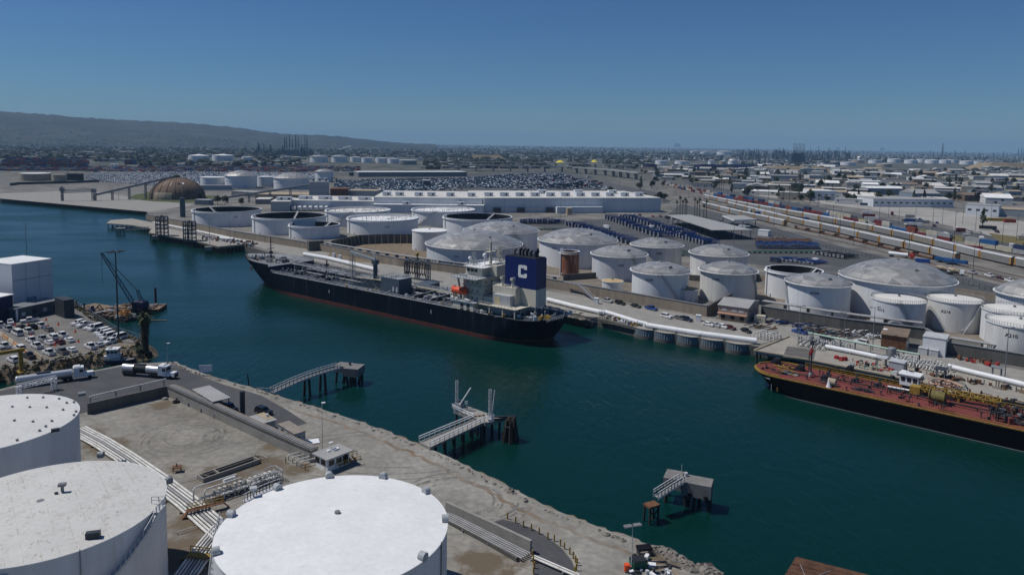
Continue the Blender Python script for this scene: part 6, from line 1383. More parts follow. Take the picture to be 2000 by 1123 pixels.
# white loading gantry behind the dotted tank
a=P(34,778,G); b=P(110,760,G); t=thing('loading_gantry','white steel loading gantry with canopy rails behind the dotted tank','gantry',(a+b)/2,math.atan2(b.y-a.y,b.x-a.x)); L=(b-a).length
q=MB(); q.lattice((-L/2,0,3.),(L/2,0,3.),1.,1.6,.08); q.build('truss',M['white_paint'],t)
for x in (-L/2+.5,L/2-.5): q=MB(); q.lattice((x,0,0),(x,0,3.),1.,1.5,.08); q.build('tower_leg',M['white_paint'],t)
# ------------------------------------------------------------------ quay, walls and gear of the far bank
wall('quay_wall',[(286,429),(387,448.5),(455,463),(604,487)],4.2,.9,'long stained concrete wall from the brown dome to the dark gate house behind the bow','wall_concrete',cap='steel_grey')
wall('quay_wall',[(622,489),(780,520),(906,536),(1000,550),(1100,567),(1381,618)],4.2,.9,'long stained concrete wall behind the tanker from the gate house to the office','wall_concrete',cap='steel_grey')
wall('quay_wall',[(1381,618),(1404,604),(1428,592)],4.2,.8,'short return wall at the end beside the beige office','dark_concrete')
wall('quay_wall',[(1487,617),(1640,642),(1806,663),(1852,692),(2060,727)],4.,.9,'stained concrete wall below the right hand tanks carrying dark pipes','dark_concrete',cap='steel_grey')
pipes('pipe_rack',[(1490,609),(1640,634),(1800,655)],4,.2,.7,4.6,'rack of dark pipes along the wall below the tank marked 204','pipe_grey',group='pipe racks on the far bank',supm='steel_dark',sup=9)
pipes('pipe_rack',[(1855,684),(1950,700),(2060,718)],4,.2,.7,4.4,'rack of dark pipes along the wall below the tank marked 210','pipe_grey',group='pipe racks on the far bank',supm='steel_dark',sup=9)
pipes('pipe_rack',[(640,489),(780,514),(905,531),(1000,544),(1095,560)],3,.22,.8,4.5,'pair of pale pipes on top of the long wall behind the tanker','pipe_grey',group='pipe racks on the far bank',supm='steel_dark',sup=8)
pipes('pipe_rack',[(300,436),(400,456),(480,474)],3,.3,1.,.7,'pale pipes at the wall foot behind the left hand pier','pipe_white',group='pipe racks on the far bank',sup=8)
wall('division_wall',[(1100,548),(1200,541),(1240,544)],3,.5,'dark low wall between the tanks marked 207 and 209','dark_concrete',group='low walls between tanks')
wall('division_wall',[(1346,548),(1370,550)],3,.5,'dark low wall between the tanks marked 209 and 206','dark_concrete',group='low walls between tanks')
wall('division_wall',[(1862,577),(1950,590)],3.6,.5,'low concrete wall right of the widest dome tank','wall_concrete',group='low walls between tanks')
wall('division_wall',[(1470,545),(1500,552)],3.,.5,'low wall between the tank marked 206 and the rusty open tank','wall_concrete',group='low walls between tanks')
t,mid,L_,R_=wall('buttress_wall',[(648,489),(672,483),(702,477),(758,475),(818,475)],6.,.6,'curved dark wall with pale buttresses in front of the tank marked 333','dark_concrete')
tot=sum((b-a).length for a,b in zip(R_[:-1],R_[1:])); s=3
while s<tot:
    p,an=along(R_,s); q=MB(); n=Vector((math.sin(an),-math.cos(an),0)); q.bar(p+n*1.9,p+n*.2+Vector((0,0,5.8)),.45,.7); q.build('buttress',M['wall_concrete'],t); s+=4.2
q=MB(); q.box((0,0,0),(9,5,6)); one('gate_house','dark square gate house at the bend of the long quay wall','building',q,M['dark_concrete'],loc=P(616,489),rot=.5)
# steel sheet pile cells of the quay and the white pipe along it
pts=[P(1082,600,0),P(1180,624,0),P(1262,645,0),P(1482,679,0)]
BL=[P(*q) for q in ((1075,598),(1112,611),(1180,623),(1262,644),(1370,661),(1482,677))]
mk('sheet_pile',(.15,.19,.22),.7,var=.3,scale=.5,streak=1,dirt=(.2,.16,.12),dirt_at=.62)
s=5.
tot=sum((b-a).length for a,b in zip(BL[:-1],BL[1:])); k=0
while s<tot:
    if not (24<s<48):
        p,an=along(BL,s); n=Vector((math.sin(an),-math.cos(an),0)); c=p-n*4.1; q=MB(); prof=[]
        aa=math.atan2(n.y,n.x); m_=30; r0=5.4
        vs=[]; 
        for i in range(m_+1):
            a=aa-1.25+2.5*i/m_; r=r0+(.13 if i%2 else 0); vs+=[(r*math.cos(a),r*math.sin(a),-1.5),(r*math.cos(a),r*math.sin(a),G+.25)]
        q._a(vs,[(2*i,2*i+2,2*i+3,2*i+1) for i in range(m_)]); cell=thing('sheet_pile_cell','bulging grey sheet pile cell of the quay front under the white pipe','quay front',(c.x,c.y,0),0,'sheet pile cells along the quay'); q.build('sheet_piling',M['sheet_pile'],cell)
        q=MB(); q._a([(0,0,G+.24)]+[((r0+.2)*math.cos(aa-1.25+2.5*i/m_),(r0+.2)*math.sin(aa-1.25+2.5*i/m_),G+.24) for i in range(m_+1)],[(0,i+1,i+2) for i in range(m_)]); q.build('cap',M['pier_concrete'],cell)
        q=MB(); q.lathe([(r0+.12,-.3),(r0+.2,-.3),(r0+.2,1.2),(r0+.12,1.2)],n=24,a0=aa-1.25,a1=aa+1.25); q.build('waterline_band',M['dark_concrete'],cell)
    s+=8.6
def big_pipe(pts,r,label,z=1.1,grp='big white pipes on the quays'):
    w=[P(*p) for p in pts]; t=thing('covered_pipe',label,'pipe',w[0],0,grp); q=MB()
    q.tube([p-w[0]+Vector((0,0,z)) for p in w],r,n=14); q.build('pipe',M['white_paint'],t)
    q=MB(); tot=sum((b-a).length for a,b in zip(w[:-1],w[1:])); s=1
    while s<tot:
        p,an=along(w,s); q.box(p-w[0],(.5,r*2.2,z-r*.6),an); s+=7
    q.build('pipe_saddle',M['concrete'],t)['kind']='stuff'
    return t
big_pipe([(1070,590),(1120,603),(1182,617)],.95,'big white covered pipe on the quay right behind the tanker stern')
big_pipe([(1263,641),(1370,658),(1478,672)],1.0,'longest big white covered pipe curving along the sheet pile quay')
big_pipe([(594,500),(640,508),(735,531)],1.1,'big white covered pipe behind the tanker foredeck')
big_pipe([(1612,683),(1660,692),(1716,704)],.75,'big white covered pipe on the concrete pier behind the barge bow')
big_pipe([(1852,722),(1900,734),(1950,746),(2040,768)],.8,'big white covered pipe on the concrete pier at the right edge')
w=[P(*p) for p in ((1578,664),(1660,681),(1740,698),(1795,708))]; t=thing('mint_pipe','pale green pipe raised on thin posts along the concrete pier','pipe',w[0]); q=MB(); q.tube([p-w[0]+Vector((0,0,2.6)) for p in w],.3,n=10); q.build('pipe',M['mint_paint'],t); q=MB(); s=1
while s<55: p,an=along(w,s); q.box(p-w[0],(.15,.5,2.4)); s+=5
q.build('pipe_post',M['steel_grey'],t)['kind']='stuff'
# loading recess with rusty gear
t=thing('loading_platform','rusty loading platform with white pipes in the gap of the quay pipe','platform',P(1222,622)); q=MB(); a=P(1180,620)-P(1222,622); b=P(1265,641)-P(1222,622); q.bar(a+Vector((0,0,-.4)),b+Vector((0,0,-.4)),6,1.0); q.build('deck',M['dark_concrete'],t)
q=MB(); q.tube([a+Vector((-2,3,1.3)),a+Vector((1,3,1.5)),b+Vector((-3,3,1.5)),b+Vector((0,1,1.3))],.8,n=12); q.build('white_pipe',M['white_paint'],t)
rr=random.Random(6); q=MB()
for k in range(40):
    p=a.lerp(b,rr.uniform(.05,.95))+Vector((rr.uniform(-1.5,1.5),rr.uniform(-1.5,1.5),0)); q.box(p,(rr.uniform(.3,1),rr.uniform(.3,.8),rr.uniform(.3,1.5)),rr.random(),m=rr.randrange(4))
q.build('deck_gear',[M['rust'],M['galvanised'],M['white_paint'],M['yellow_paint']],t)['kind']='stuff'
for px,py,lab in ((1165,593,'white steel cabinet beside the silver pickup on the quay'),(1364,627,'white steel cabinet beside the navy sport utility car on the quay'),(652,503,'white cabinet left of two behind the tanker foredeck'),(664,507,'white cabinet right of two behind the tanker foredeck')):
    q=MB(); q.box((0,0,0),(1.8,1.5,2.3)); q.box((0,0,2.3),(2,1.7,.1)); one('steel_cabinet',lab,'cabinet',q,M['white_paint'],loc=P(px,py),rot=-.4)
a=P(1131,556,G+4.5); b=P(1163,588); t=thing('stair_bridge','grey steel stair over the quay wall beside the silver pickup','stairs',a); q=MB(); q.bar(Vector((0,0,0)),b-a,1.4,.25); q.bar(Vector((-6,6,0)),Vector((0,0,0)),1.4,.25); q.build('flight',M['steel_grey'],t); q=MB()
for s in (-.7,.7): q.bar(Vector((s,0,1)),b-a+Vector((s,0,1)),.08)
q.build('handrail',M['galvanised'],t)
# dark hose gantry behind the tanker
t=thing('hose_gantry','dark blue steel hose gantry with hanging hoses on the quay behind the tanker deck','gantry',P(815,546),math.radians(-35)); 
q=MB(); q.lattice((-8,0,9.),(8,0,9.),2.2,2,.12)
q.build('truss',M['steel_blue'],t)
for x in (-7,0,7): q=MB(); q.lattice((x,0,0),(x,0,8),1.6,2,.12); q.build('tower_leg',M['steel_blue'],t)
for k in range(9):
    x=-6.4+1.6*k; q=MB(); q.tube([(x,-1.3,8.6),(x,-1.9,7),(x,-2.,4),(x,-1.4,2.6),(x,-.8,3.6)],.24,n=7); q.build('hose',M['rubber'],t)
q=MB(); q.cyl((0,0,10),(0,0,12.5),.35,n=8); q.ball((0,0,12.5),.9,n=8); q.build('lamp_head',M['yellow_paint'],t)
# loading towers and piers on the left
mk('tower_steel',(.045,.065,.095),.6,var=.3,scale=.6)
for px,py,yt,lab in ((317,462,419,'dark lattice loading tower, left one of the pair on the pier'),(371,472,429,'dark lattice loading tower, right one of the pair on the pier')):
    p=P(px,py); h=(py-yt)*depth(p)/FO; t=thing('loading_tower',lab,'tower',p,.35,'loading towers on the pier')
    q=MB(); W_=7.5
    for x in (-W_/2,-W_/6,W_/6,W_/2):
        for y in (-2.6,2.6): q.box((x,y,0),(.35,.35,h*.9))
    for lv in range(1,6): 
        z=h*.9*lv/5
        for y in (-2.6,2.6): q.bar((-W_/2,y,z),(W_/2,y,z),.3); q.bar((-W_/2,y,z-h*.18),(W_/2,y,z),.16)
        for x in (-W_/2,W_/2): q.bar((x,-2.6,z),(x,2.6,z),.3); q.bar((x,-2.6,z-h*.18),(x,2.6,z),.16)
    q.build('tower_frame',M['tower_steel'],t)
    for lv in (2,3,4,5): q=MB(); q.box((.4,0,h*.9*lv/5),(W_*.8,4.6,.15)); q.rail([(-W_/2,-2.7,h*.9*lv/5),(W_/2,-2.7,h*.9*lv/5)],1,1.5,.06); q.build('platform',M['tower_steel'],t)
    for k in range(3): q=MB(); x=-2.4+2*k; q.tube([(x,-2.9,1),(x,-2.9,h*.55),(x+.4,-3.4,h*.8),(x,-2.6,h*.95)],.28,n=8); q.build('loading_arm',M['steel_blue'],t)
    q=MB(); q.box((0,0,h*.9),(1.6,1.6,.8)); q.cyl((0,0,h*.9+.8),(0,0,h),.2,n=6); q.build('hose_winch',M['yellow_paint'],t)
def pier(name,front,back,zt,label,mt,th=.9,step=5.,cat='pier',pm='wood_dark',group=None,edge=None):
    f=[P(*p,zt) for p in front]; bk=[P(*p,zt) for p in back]; o=f[0]; t=thing(name,label,cat,(o.x,o.y,0),0,group)
    q=MB(); poly=[(p.x-o.x,p.y-o.y) for p in f+bk[::-1]]; q.prism(poly,zt-th,zt); q.build('deck',M[mt],t)
    tot=sum((b-a).length for a,b in zip(f[:-1],f[1:])); s=.8
    while s<tot:
        p,an=along(f,s); n=Vector((-math.sin(an),math.cos(an),0))
        for k in (.6,4.5): 
            c=p+n*k-o; q=MB(); q.cyl((c.x,c.y,-2),(c.x,c.y,zt-th),.34,n=7); q.build('pile',M[pm],t)
        s+=step
    if edge:
        q=MB()
        for a,b in zip(f[:-1],f[1:]): q.bar(a-Vector((o.x,o.y,0))+Vector((0,0,.15)),b-Vector((o.x,o.y,0))+Vector((0,0,.15)),.5,.35)
        q.build('kerb',M[edge],t)
    return t,f,o
pier('loading_pier',[(290.6,455),(380,470.5),(427.6,482.5),(503.5,475)],[(300,440),(400,462),(440,470),(500,474.2)],4.2,'concrete pier on dark piles carrying the two loading towers','pier_concrete',edge='roof_tan',step=2.6)
pier('old_pier',[(208,436),(262,440),(300,447)],[(216,430),(258,427),(306,436)],3.8,'low worn pier slab left of the loading towers','pier_concrete')
for px,py,w,lab in ((236,456,6,'small concrete breasting block standing left of the loading pier'),(304,472,4,'concrete fender block under the left end of the loading pier'),(407,494,4.,'concrete fender block under the middle of the loading pier')):
    p=P(px,py,0); t=thing('fender_block',lab,'mooring dolphin',p,.3); q=MB(); q.box((0,0,1.6),(w,w*.7,2.4)); q.build('pile_cap',M['pier_concrete'],t); piles(t,[(-w*.4,-w*.25),(0,-w*.25),(w*.4,-w*.25),(w*.3,w*.25),(-w*.3,w*.25)],1.7,.35)
a=P(246,450,3.6); b=P(290,446,4); t=thing('footbridge','flat grey footbridge from the breasting block to the loading pier','footbridge',a); gangway(t,Vector((0,0,0)),b-a,1.3,0,mt='steel_grey',deckm='steel_grey',n=6)
rr=random.Random(12); t=thing('pier_gear','clutter of white pipes and valves on the loading pier behind the towers','pipework',P(440,470)); q=MB()
for k in range(150):
    p=P(rr.uniform(385,500),0,0) if 0 else P(*(lambda u,v:(395+u*100,463+u*13+v*7))(rr.random(),rr.random()))-P(440,470); q.box((p.x,p.y,0),(rr.uniform(.4,2),rr.uniform(.3,.9),rr.uniform(.4,2.2)),rr.random()*3,m=rr.randrange(4))
q.build('valve',[M['galvanised'],M['white_paint'],M['rust'],M['steel_dark']],t)['kind']='stuff'
q=MB(); q.cyl((-5,3,1.2),(6,-1,1.2),.9,n=12); q.build('white_pipe',M['white_paint'],t)
# the right hand concrete pier
pt,pf,po=pier('concrete_pier',[(1473,685),(1563,700),(1700,727),(1912,771),(2000,788),(2120,814)],[(1541,658),(1600,672),(1700,691),(1880,727),(2000,752),(2120,776)],3.72,'broad pale concrete pier on black piles behind the tank barge','pier_concrete',edge='roof_tan')
q=MB(); a=P(1473,685,3.72)-Vector((po.x,po.y,0)); b=P(1541,658,3.72)-Vector((po.x,po.y,0)); q.bar(a+Vector((0,0,.2)),b+Vector((0,0,.2)),.5,.4); q.build('kerb',M['roof_tan'],pt)
def on_quay(px,py,z=3.72): return P(px,py,z)
QR=math.atan2(-.645,.765)
c=on_quay(1562,690); q=MB(); q.box((0,0,0),(9,14,.03)); 
o=q.build('deck_patch',M['dark_concrete'],pt); o.location=c-Vector((po.x,po.y,0))+Vector((0,0,.02)); o.rotation_euler=(0,0,QR+.25)
t,wb,w,dd,h,ov=corner_house('brown_shed',((1723,644),(1773,659),(1779,643)),G+5.2,'shed with wide brown roof below the tank marked 212','rust','roof_brown',over=.4)
for k in range(5): win(wb,-w/2+1.5+k*w/6,-dd/2+ov-.03,2.4,.8,1.1,'f','galvanised')
t,wb,w,dd,h,ov=corner_house('white_shed',((1804,653),(1849,663),(1855,653)),G+6.,'white corrugated shed left of the tank marked 210','white_paint','galvanised',over=.15)
win(wb,w/2-2,-dd/2+ov-.03,.2,1.6,2.6,'f','steel_dark','door')
t,wb,w,dd,h,ov=corner_house('pump_house',((1738,664),(1770,668.5),(1774,664)),G+3.2,'small white pump house with arched openings below the brown shed','white_paint','white_paint',over=.1)
for k in range(3): win(wb,-w/2+1.2+k*1.6,-dd/2+ov-.03,.2,1.,2.,'f','grey_paint','door')
t,wb,w,dd,h,ov=corner_house('pier_hut',((1736,703),(1766,710),(1774,704)),3.72+3.2,'grey hut with two dark windows in the middle of the pier','grey_paint','galvanised',over=.15,zb=3.72)
for x in (-w/2+1.4,-w/2+2.8): win(wb,x,-dd/2+ov-.03,1.3,.9,1.1,'f')
win(wb,w/2-1,-dd/2+ov-.03,.1,1.,2.1,'f','marking_black','door')
corner_house('pier_shelter',((1709,696),(1731,701),(1736,696)),3.72+3.,'small shelter with pale roof on posts beside the pier hut','white_paint','galvanised','shelter',posts=True,zb=3.72)
corner_house('pier_shelter',((1936,715),(1958,720.5),(1961,716)),3.72+3.,'small shelter with grey roof on posts near the right end of the pier','white_paint','steel_grey','shelter',posts=True,zb=3.72)
corner_house('pier_shelter',((1826,719),(1848,724),(1852,718)),3.72+2.6,'low dark roofed shelter right of the white pipe nest','white_paint','steel_dark','shelter',posts=True,zb=3.72)
q=MB(); q.cyl((0,0,0),(0,0,5.2),.85,n=16); q.ball((0,0,5.2),.85,n=16,sq=(1,1,.3)); one('upright_vessel','tall white upright cylinder beside the pump house','vessel',q,M['white_paint'],loc=P(1728,672))
q=MB(); q.cyl((0,0,0),(0,0,3.6),1.3,n=14); q.ball((0,0,3.6),1.3,n=14,sq=(1,1,.4)); one('upright_vessel','stout grey green upright vessel behind the pier hut','vessel',q,M['steel_grey'],loc=on_quay(1741,702))
for k,(px,py) in enumerate(((1803,691),(1812,682),(1824,695),(1833,686))):
    q=MB(); q.box((0,0,0),(2.6,2,2.)); q.box((0,0,2),(2.8,2.2,.15)); q.box((0,0,.6),(2.9,1.2,.9)); one('transformer',('grey transformer cabinet, front left of four below the white shed','grey transformer cabinet, back left of four below the white shed','grey transformer cabinet, front right of four below the white shed','grey transformer cabinet, back right of four below the white shed')[k],'transformer',q,M['galvanised'],loc=P(px,py),rot=QR)
t=thing('pipe_nest','dense nest of slanting white pipes and valves on the pier right of the hut','pipework',on_quay(1800,716),QR); rr=random.Random(5)
for k in range(16): q=MB(); x=-7+k*.9; q.tube([(x,-4,.5),(x,-3.4,1.3),(x+rr.uniform(-.3,.3),3,1.3),(x,3.8,.5)],.17,n=7); q.build('pipe',M['pipe_white' if k%3 else 'galvanised'],t)
q=MB()
for k in range(60): x,y=rr.uniform(-8,8),rr.uniform(-4,4); q.cyl((x,y,.5),(x,y,2.1),.14,n=6,m=k%2); q.cyl((x,y,1.8),(x,y,1.9),.36,n=8,m=k%2)
q.build('valve',[M['pipe_white'],M['galvanised']],t)['kind']='stuff'
t=thing('pipe_nest','white and grey loading pipes at the landward corner of the pier','pipework',on_quay(1590,676),QR)
for k in range(10): q=MB(); x=-4+k*.9; q.tube([(x,-4.5,.5),(x,-3.8,1.1),(x,3.6,1.1),(x,3.8,.5)],.16,n=7); q.build('pipe',M['pipe_white' if k%2 else 'steel_blue'],t)
q=MB()
for k in range(50): x,y=rr.uniform(-6,12),rr.uniform(-1,5); q.cyl((x,y,.3),(x,y,2.4),.13,n=6,m=k%3); q.cyl((x,y,1.9),(x,y,2.),.4,n=8,m=k%3)
q.build('valve',[M['pipe_white'],M['galvanised'],M['steel_blue']],t)['kind']='stuff'
t=thing('pipe_nest','white looping pipes where the quay pipe ends beside the black sedan','pipework',P(1498,662),QR)
for k in range(7): q=MB(); x=-4+k*1.2; q.tube([(x,-2.5,.4),(x,-2.2,1.8+k%3*.5),(x+.8,2,1.8+k%3*.5),(x+.8,2.4,.4)],.2,n=7); q.build('pipe',M['pipe_white'],t)
t=thing('hose_pile','tangle of orange and grey hoses lying on the pier behind the crane boom','hoses',on_quay(1850,752),QR)
for k in range(7): q=MB(); q.lathe([(1.4+k*.32,.15),(1.55+k*.32,.3),(1.7+k*.32,.15)],n=24,c=((k%3)*1.4-1.5,(k%2)*.8,k*.07)); q.build('hose',M['rubber' if k%2 else 'peach_trim'],t)
def pier_clutter(label,c,lx,ly,n,mts,seed,hi=1.2):
    t=thing('pier_gear',label,'equipment',on_quay(*c),QR); g=MB(); r2=random.Random(seed)
    for _ in range(n):
        x,y=r2.uniform(-lx,lx),r2.uniform(-ly,ly); k=r2.random(); m=r2.randrange(len(mts))
        if k<.5: g.box((x,y,0),(r2.uniform(.4,1.8),r2.uniform(.3,1.),r2.uniform(.3,hi)),r2.random()*3,m=m)
        elif k<.8: g.cyl((x,y,0),(x,y,r2.uniform(.6,hi+.6)),.14,n=6,m=m)
        else: g.cyl((x,y,.3),(x+r2.uniform(-3,3),y+r2.uniform(-1,1),.4),.12,n=6,m=m)
    g.build('equipment',[M[i] for i in mts],t)['kind']='stuff'
pier_clutter('red and grey machine parts on the pier beside the white pipe',(1670,708),6,1.5,16,('red_paint','red_paint','steel_blue'),1)
pier_clutter('pale green valves and red wheels along the barge side of the pier',(1715,722),8,2.,50,('mint_paint','galvanised','red_paint','roof_tan'),2)
pier_clutter('dark planks and gear before the white pipe at far right pier end',(1900,748),16,1.3,70,('steel_dark','timber','rust','marking_black'),3)
pier_clutter('tan pallets and fittings on the pier left of the wheelhouse',(1745,728),8,1.5,30,('roof_tan','roof_tan','galvanised','steel_dark'),4)
pier_clutter('dark fittings along the pier edge right of the wheelhouse',(1880,764),18,1.0,50,('steel_dark','rust','marking_black'),5,.8)
pier_clutter('red pallets under the pipe wall right of the transformers',(1905,706),6,2,26,('red_paint','rust','steel_dark'),6,1.4)
# stacks of steel and blue frames behind the pier
for px,py,lx,ly,n,mts,lab,sd in ((1525,633,15,3,60,('navy_paint','chassis_blue','steel_dark'),'row of blue black steel frames stored under the pipe wall',1),(1640,655,8,3,40,('rust','steel_dark','steel_grey'),'slanting bundles of grey and rusty pipe sections behind the parked cars',2),(1688,657,8,3,60,('marking_black','steel_dark','white_paint'),'heap of black and white scrap parts left of the brown shed',3),(1600,650,5,3,30,('steel_blue','steel_dark','timber'),'stored steel parts behind the blue pickup',4),(1490,642,5,2,14,('rust','timber','steel_dark'),'low row of rusty parts beside the cream container',5)):
    t=thing('steel_store',lab,'stored steel',P(px,py),QR+.15); g=MB(); r2=random.Random(sd)
    for _ in range(n):
        x,y=r2.uniform(-lx,lx),r2.uniform(-ly,ly); l=r2.uniform(1.5,5); an=.9+r2.uniform(-.12,.12); g.bar((x-l/2*math.cos(an),y-l/2*math.sin(an),r2.uniform(.2,1.4)),(x+l/2*math.cos(an),y+l/2*math.sin(an),r2.uniform(.2,1.6)),.3,m=r2.randrange(len(mts)))
    g.build('steel_section',[M[i] for i in mts],t)['kind']='stuff'
# beige office
t,w,L,dep,h=quad_box('office_building',(1402,623),(1459,631),17,5.6,'two storey beige sided office with grey roof and peach awning on the quay','siding_beige','roof_grey',over=.35,th=.1)
q=MB(); q._a([(-L/2-.4,-dep/2-.4,h+.1),(L/2+.4,-dep/2-.4,h+.1),(L/2+.4,dep/2+.4,h+.1),(-L/2-.4,dep/2+.4,h+.1),(-L/2-.4,0,h+1.6),(L/2+.4,0,h+1.6)],[(0,1,5,4),(2,3,4,5),(1,2,5),(3,0,4)]); q.build('gable_roof',M['roof_grey'],t)
q=MB(); q.bar((-L/2,-dep/2-.7,2.7),(L/2,-dep/2-.7,2.7),1.5,.35); q.build('awning',M['peach_trim'],t)
for x in (-L/2+2.4,-L/2+6.2,-L/2+8.8): win(w,x,-dep/2-.03,3.6,1.9,1.,'f','galvanised')
for x in (-L/2+2.,0,L/2-2): win(w,x,-dep/2-.03,.2,1.6,1.9,'f','marking_black','door')
for y in (-dep/4,dep/4): win(w,L/2+.03,y,3.4,1.2,1.,'r')
q=MB(); q.rail([(-L/2,-dep/2-2,0),(L/2,-dep/2-2,0)],1,2,.06); q.build('handrail',M['timber'],t)
q=MB(); q.box((0,0,0),(4.,2.5,2.7)); one('shipping_container','cream container next to the beige office','container',q,mat('cream_container',(.55,.5,.38),.6),loc=P(1484,629),rot=QR+.3)
# two people walking near the office
def person(px,py,label,shirt,rot):
    p=P(px,py); t=thing('person',label,'person',p,rot,None); me=bpy.data.meshes.new('body')
    V=[(0,0,.95),(0,0,1.2),(0,0,1.42),(0,0,1.52),(.02,0,1.66),(.08,.1,.9),(.14,.1,.5),(.05,.1,.08),(.17,.1,.04),(-.02,-.1,.9),(-.02,-.1,.5),(-.16,-.1,.1),(-.05,-.1,.04),(0,.2,1.4),(-.04,.26,1.12),(.06,.28,.88),(0,-.2,1.4),(.06,-.26,1.12),(.16,-.26,.9)]
    E_=[(0,1),(1,2),(2,3),(3,4),(0,5),(5,6),(6,7),(7,8),(0,9),(9,10),(10,11),(11,12),(2,13),(13,14),(14,15),(2,16),(16,17),(17,18)]
    R_=[.15,.14,.15,.06,.1,.09,.065,.045,.04,.09,.065,.045,.04,.06,.045,.035,.06,.045,.035]
    me.from_pydata(V,E_,[]); o=bpy.data.objects.new('body',me); COL.objects.link(o); o.parent=t; me.materials.append(M[shirt])
    md=o.modifiers.new('skin','SKIN')
    for i,sv in enumerate(me.skin_vertices[0].data if me.skin_vertices else []): sv.radius=(R_[i],R_[i])
    o.modifiers.new('sub','SUBSURF').levels=1
    q=MB(); q.ball((.0,0,1.72),.115,n=8); q.build('hair',M['marking_black'],t)
person(1461,637,'person in dark blue clothes walking near the office, the left of two','navy_paint',.4); person(1465,638.5,'person in dark clothes walking near the office, the right of two','steel_dark',.6)
# light poles on the far bank and beyond
LPS=[((1648,668),610,'tall light pole beside the brown shed'),((1704,684),600,'light pole on the pier left of the brown shed',),((1962,742),640,'light pole with lamps in front of the tank marked 210'),((1560,660),598,'light pole with double lamps in front of the tank marked 204'),((53,513),437,'tall light pole behind the white block building'),((232,392),362,'thin light pole on the far left quay'),((410,480),427,'light pole on the loading pier right of the towers'),((450,486),433,'light pole at the right end of the loading pier'),
 ((1433,478),432,'light pole in front of the trailer canopy'),((875,430),398,'light pole between the open tanks and the warehouse'),((1035,425),375,'light pole in front of the warehouse dock doors'),((1095,428),375,'light pole in front of the warehouse lower annex'),((1221,425),372,'light pole in front of the warehouse right part'),((485,420),370,'light pole near the low tan roofed buildings'),((588,398),370,'light pole left of the grey processing tower')]
for a,yt,lab in LPS: lamp_mast(a,yt,lab,n=2,arm=1.6,r=.16,mt='steel_grey',hh=.6,group='light poles across the terminal')
PP=[(1640,462,408),(1693,452,403),(1717,433,398),(1755,440,404),(1787,447,402),(1820,463,400),(1860,520,415),(1774,505,449),(1667,480,430),(1957,478,437),(1899,545,476),(1626,440,395),(1575,420,380),(1511,442,395),(1458,416,378),(1420,408,372),(1375,396,365),(1345,388,360),(1600,402,370),(1555,398,365),(1700,420,395),(1735,425,398),(1905,450,410),(1935,432,398),(1985,470,420),(1600,462,418),(1537,440,398),(1480,428,392),(1840,440,405),(1880,438,404),(1320,382,352)]
for k,(x,yb,yt) in enumerate(PP): lamp_mast((x,yb),yt,'thin dark pole along the railway and lorry lots',n=1,arm=.9,r=.17,mt='steel_dark',headm='steel_dark',hh=.4,group='poles along the railway')
TP=[(93,338,284),(132,337,283),(149,338,288),(170,336,285),(427,335,273),(290,336,296),(325,338,300)]
for k,(x,yb,yt) in enumerate(TP): lamp_mast((x,yb),yt,'tall grey mast among the container yard at far left',n=2,arm=2.5,r=.45,mt='steel_grey',hh=1.2,group='tall masts at far left')
# ------------------------------------------------------------------ warehouse and neighbours
t,w,L,dep,h=quad_box('warehouse','',1,1,1,'','warehouse_white','warehouse_roof') if 0 else quad_box('warehouse',(945,416),(1290,414.5),105,14.,'long white warehouse, tallest right part with rooftop units','warehouse_white','warehouse_roof',th=.5,over=.2)
def panels(w,L,dep,h,n,mt='grey_paint'):
    q=MB()
    for k in range(1,n): q.box((-L/2+L*k/n,-dep/2-.05,0),(.25,.1,h))
    q.build('panel_joint',M[mt],w)
def roof_units(t,xs,y,h,s=(9,6,4)):
    for x in xs:
        q=MB(); q.box((x,y,h),s); q.cyl((x+s[0]*.2,y-s[1]/2-.05,h+s[2]*.5),(x+s[0]*.2,y-s[1]/2+.1,h+s[2]*.5),1.,n=12,m=1); q.box((x-s[0]*.2,y-s[1]/2-.4,h+.3),(s[0]*.4,.8,s[2]*.6)); q.build('rooftop_unit',[M['warehouse_white'],M['marking_black']],t)
panels(w,L,dep,h,9); roof_units(t,[-L/2+8+k*L/11.5 for k in range(11)],-dep/2+22,h+.5); roof_units(t,[-L*.1,L*.12,L*.33],-dep/2+60,h+.5)
for u in (.07,.2,.36,.5): 
    q=MB(); q.box((-L/2+L*u,-dep/2-1.4,0),(7,3,5.)); q.build('dock_shelter',M['steel_dark'],t)
    q=MB(); q.box((-L/2+L*(u+.07),-dep/2-.8,4.5),(14,1.6,.3)); q.build('canopy',M['roof_white'],t)
q=MB(); q.box((L*.02,-dep/2-4,0),(L*.26,8,6.2)); q.build('annex',M['warehouse_white'],t)
t,w,L,dep,h=quad_box('warehouse',(730,413.5),(942,415.5),95,13.5,'long white warehouse, middle part with stepped lower front','warehouse_white','warehouse_roof',th=.5,over=.2)
q=MB(); q.box((L*.01,-dep/2-5,0),(L*1.0,10,7.6)); q.box((L*.01,-dep/2-5,7.6),(L*1.01,10.4,.3),m=1); q.build('annex',[M['warehouse_white'],M['roof_white']],t); panels(w,L,dep,h,5)
roof_units(t,[-L*.4,-L*.28,-L*.1,L*.02,L*.2,L*.4],-dep/2+20,h+.5,(8,6,4)); roof_units(t,[-L*.2,L*.3],-dep/2-5,7.9,(7,5,2.6))
t,w,L,dep,h=quad_box('warehouse',(566,409),(730,411.5),62,8.6,'long white warehouse, low left part with truck docks','warehouse_white','warehouse_roof',th=.4,over=.2); panels(w,L,dep,h,6); roof_units(t,[-L*.36,-L*.12,L*.12,L*.36],-dep/2+14,h+.4,(12,7,3.4))
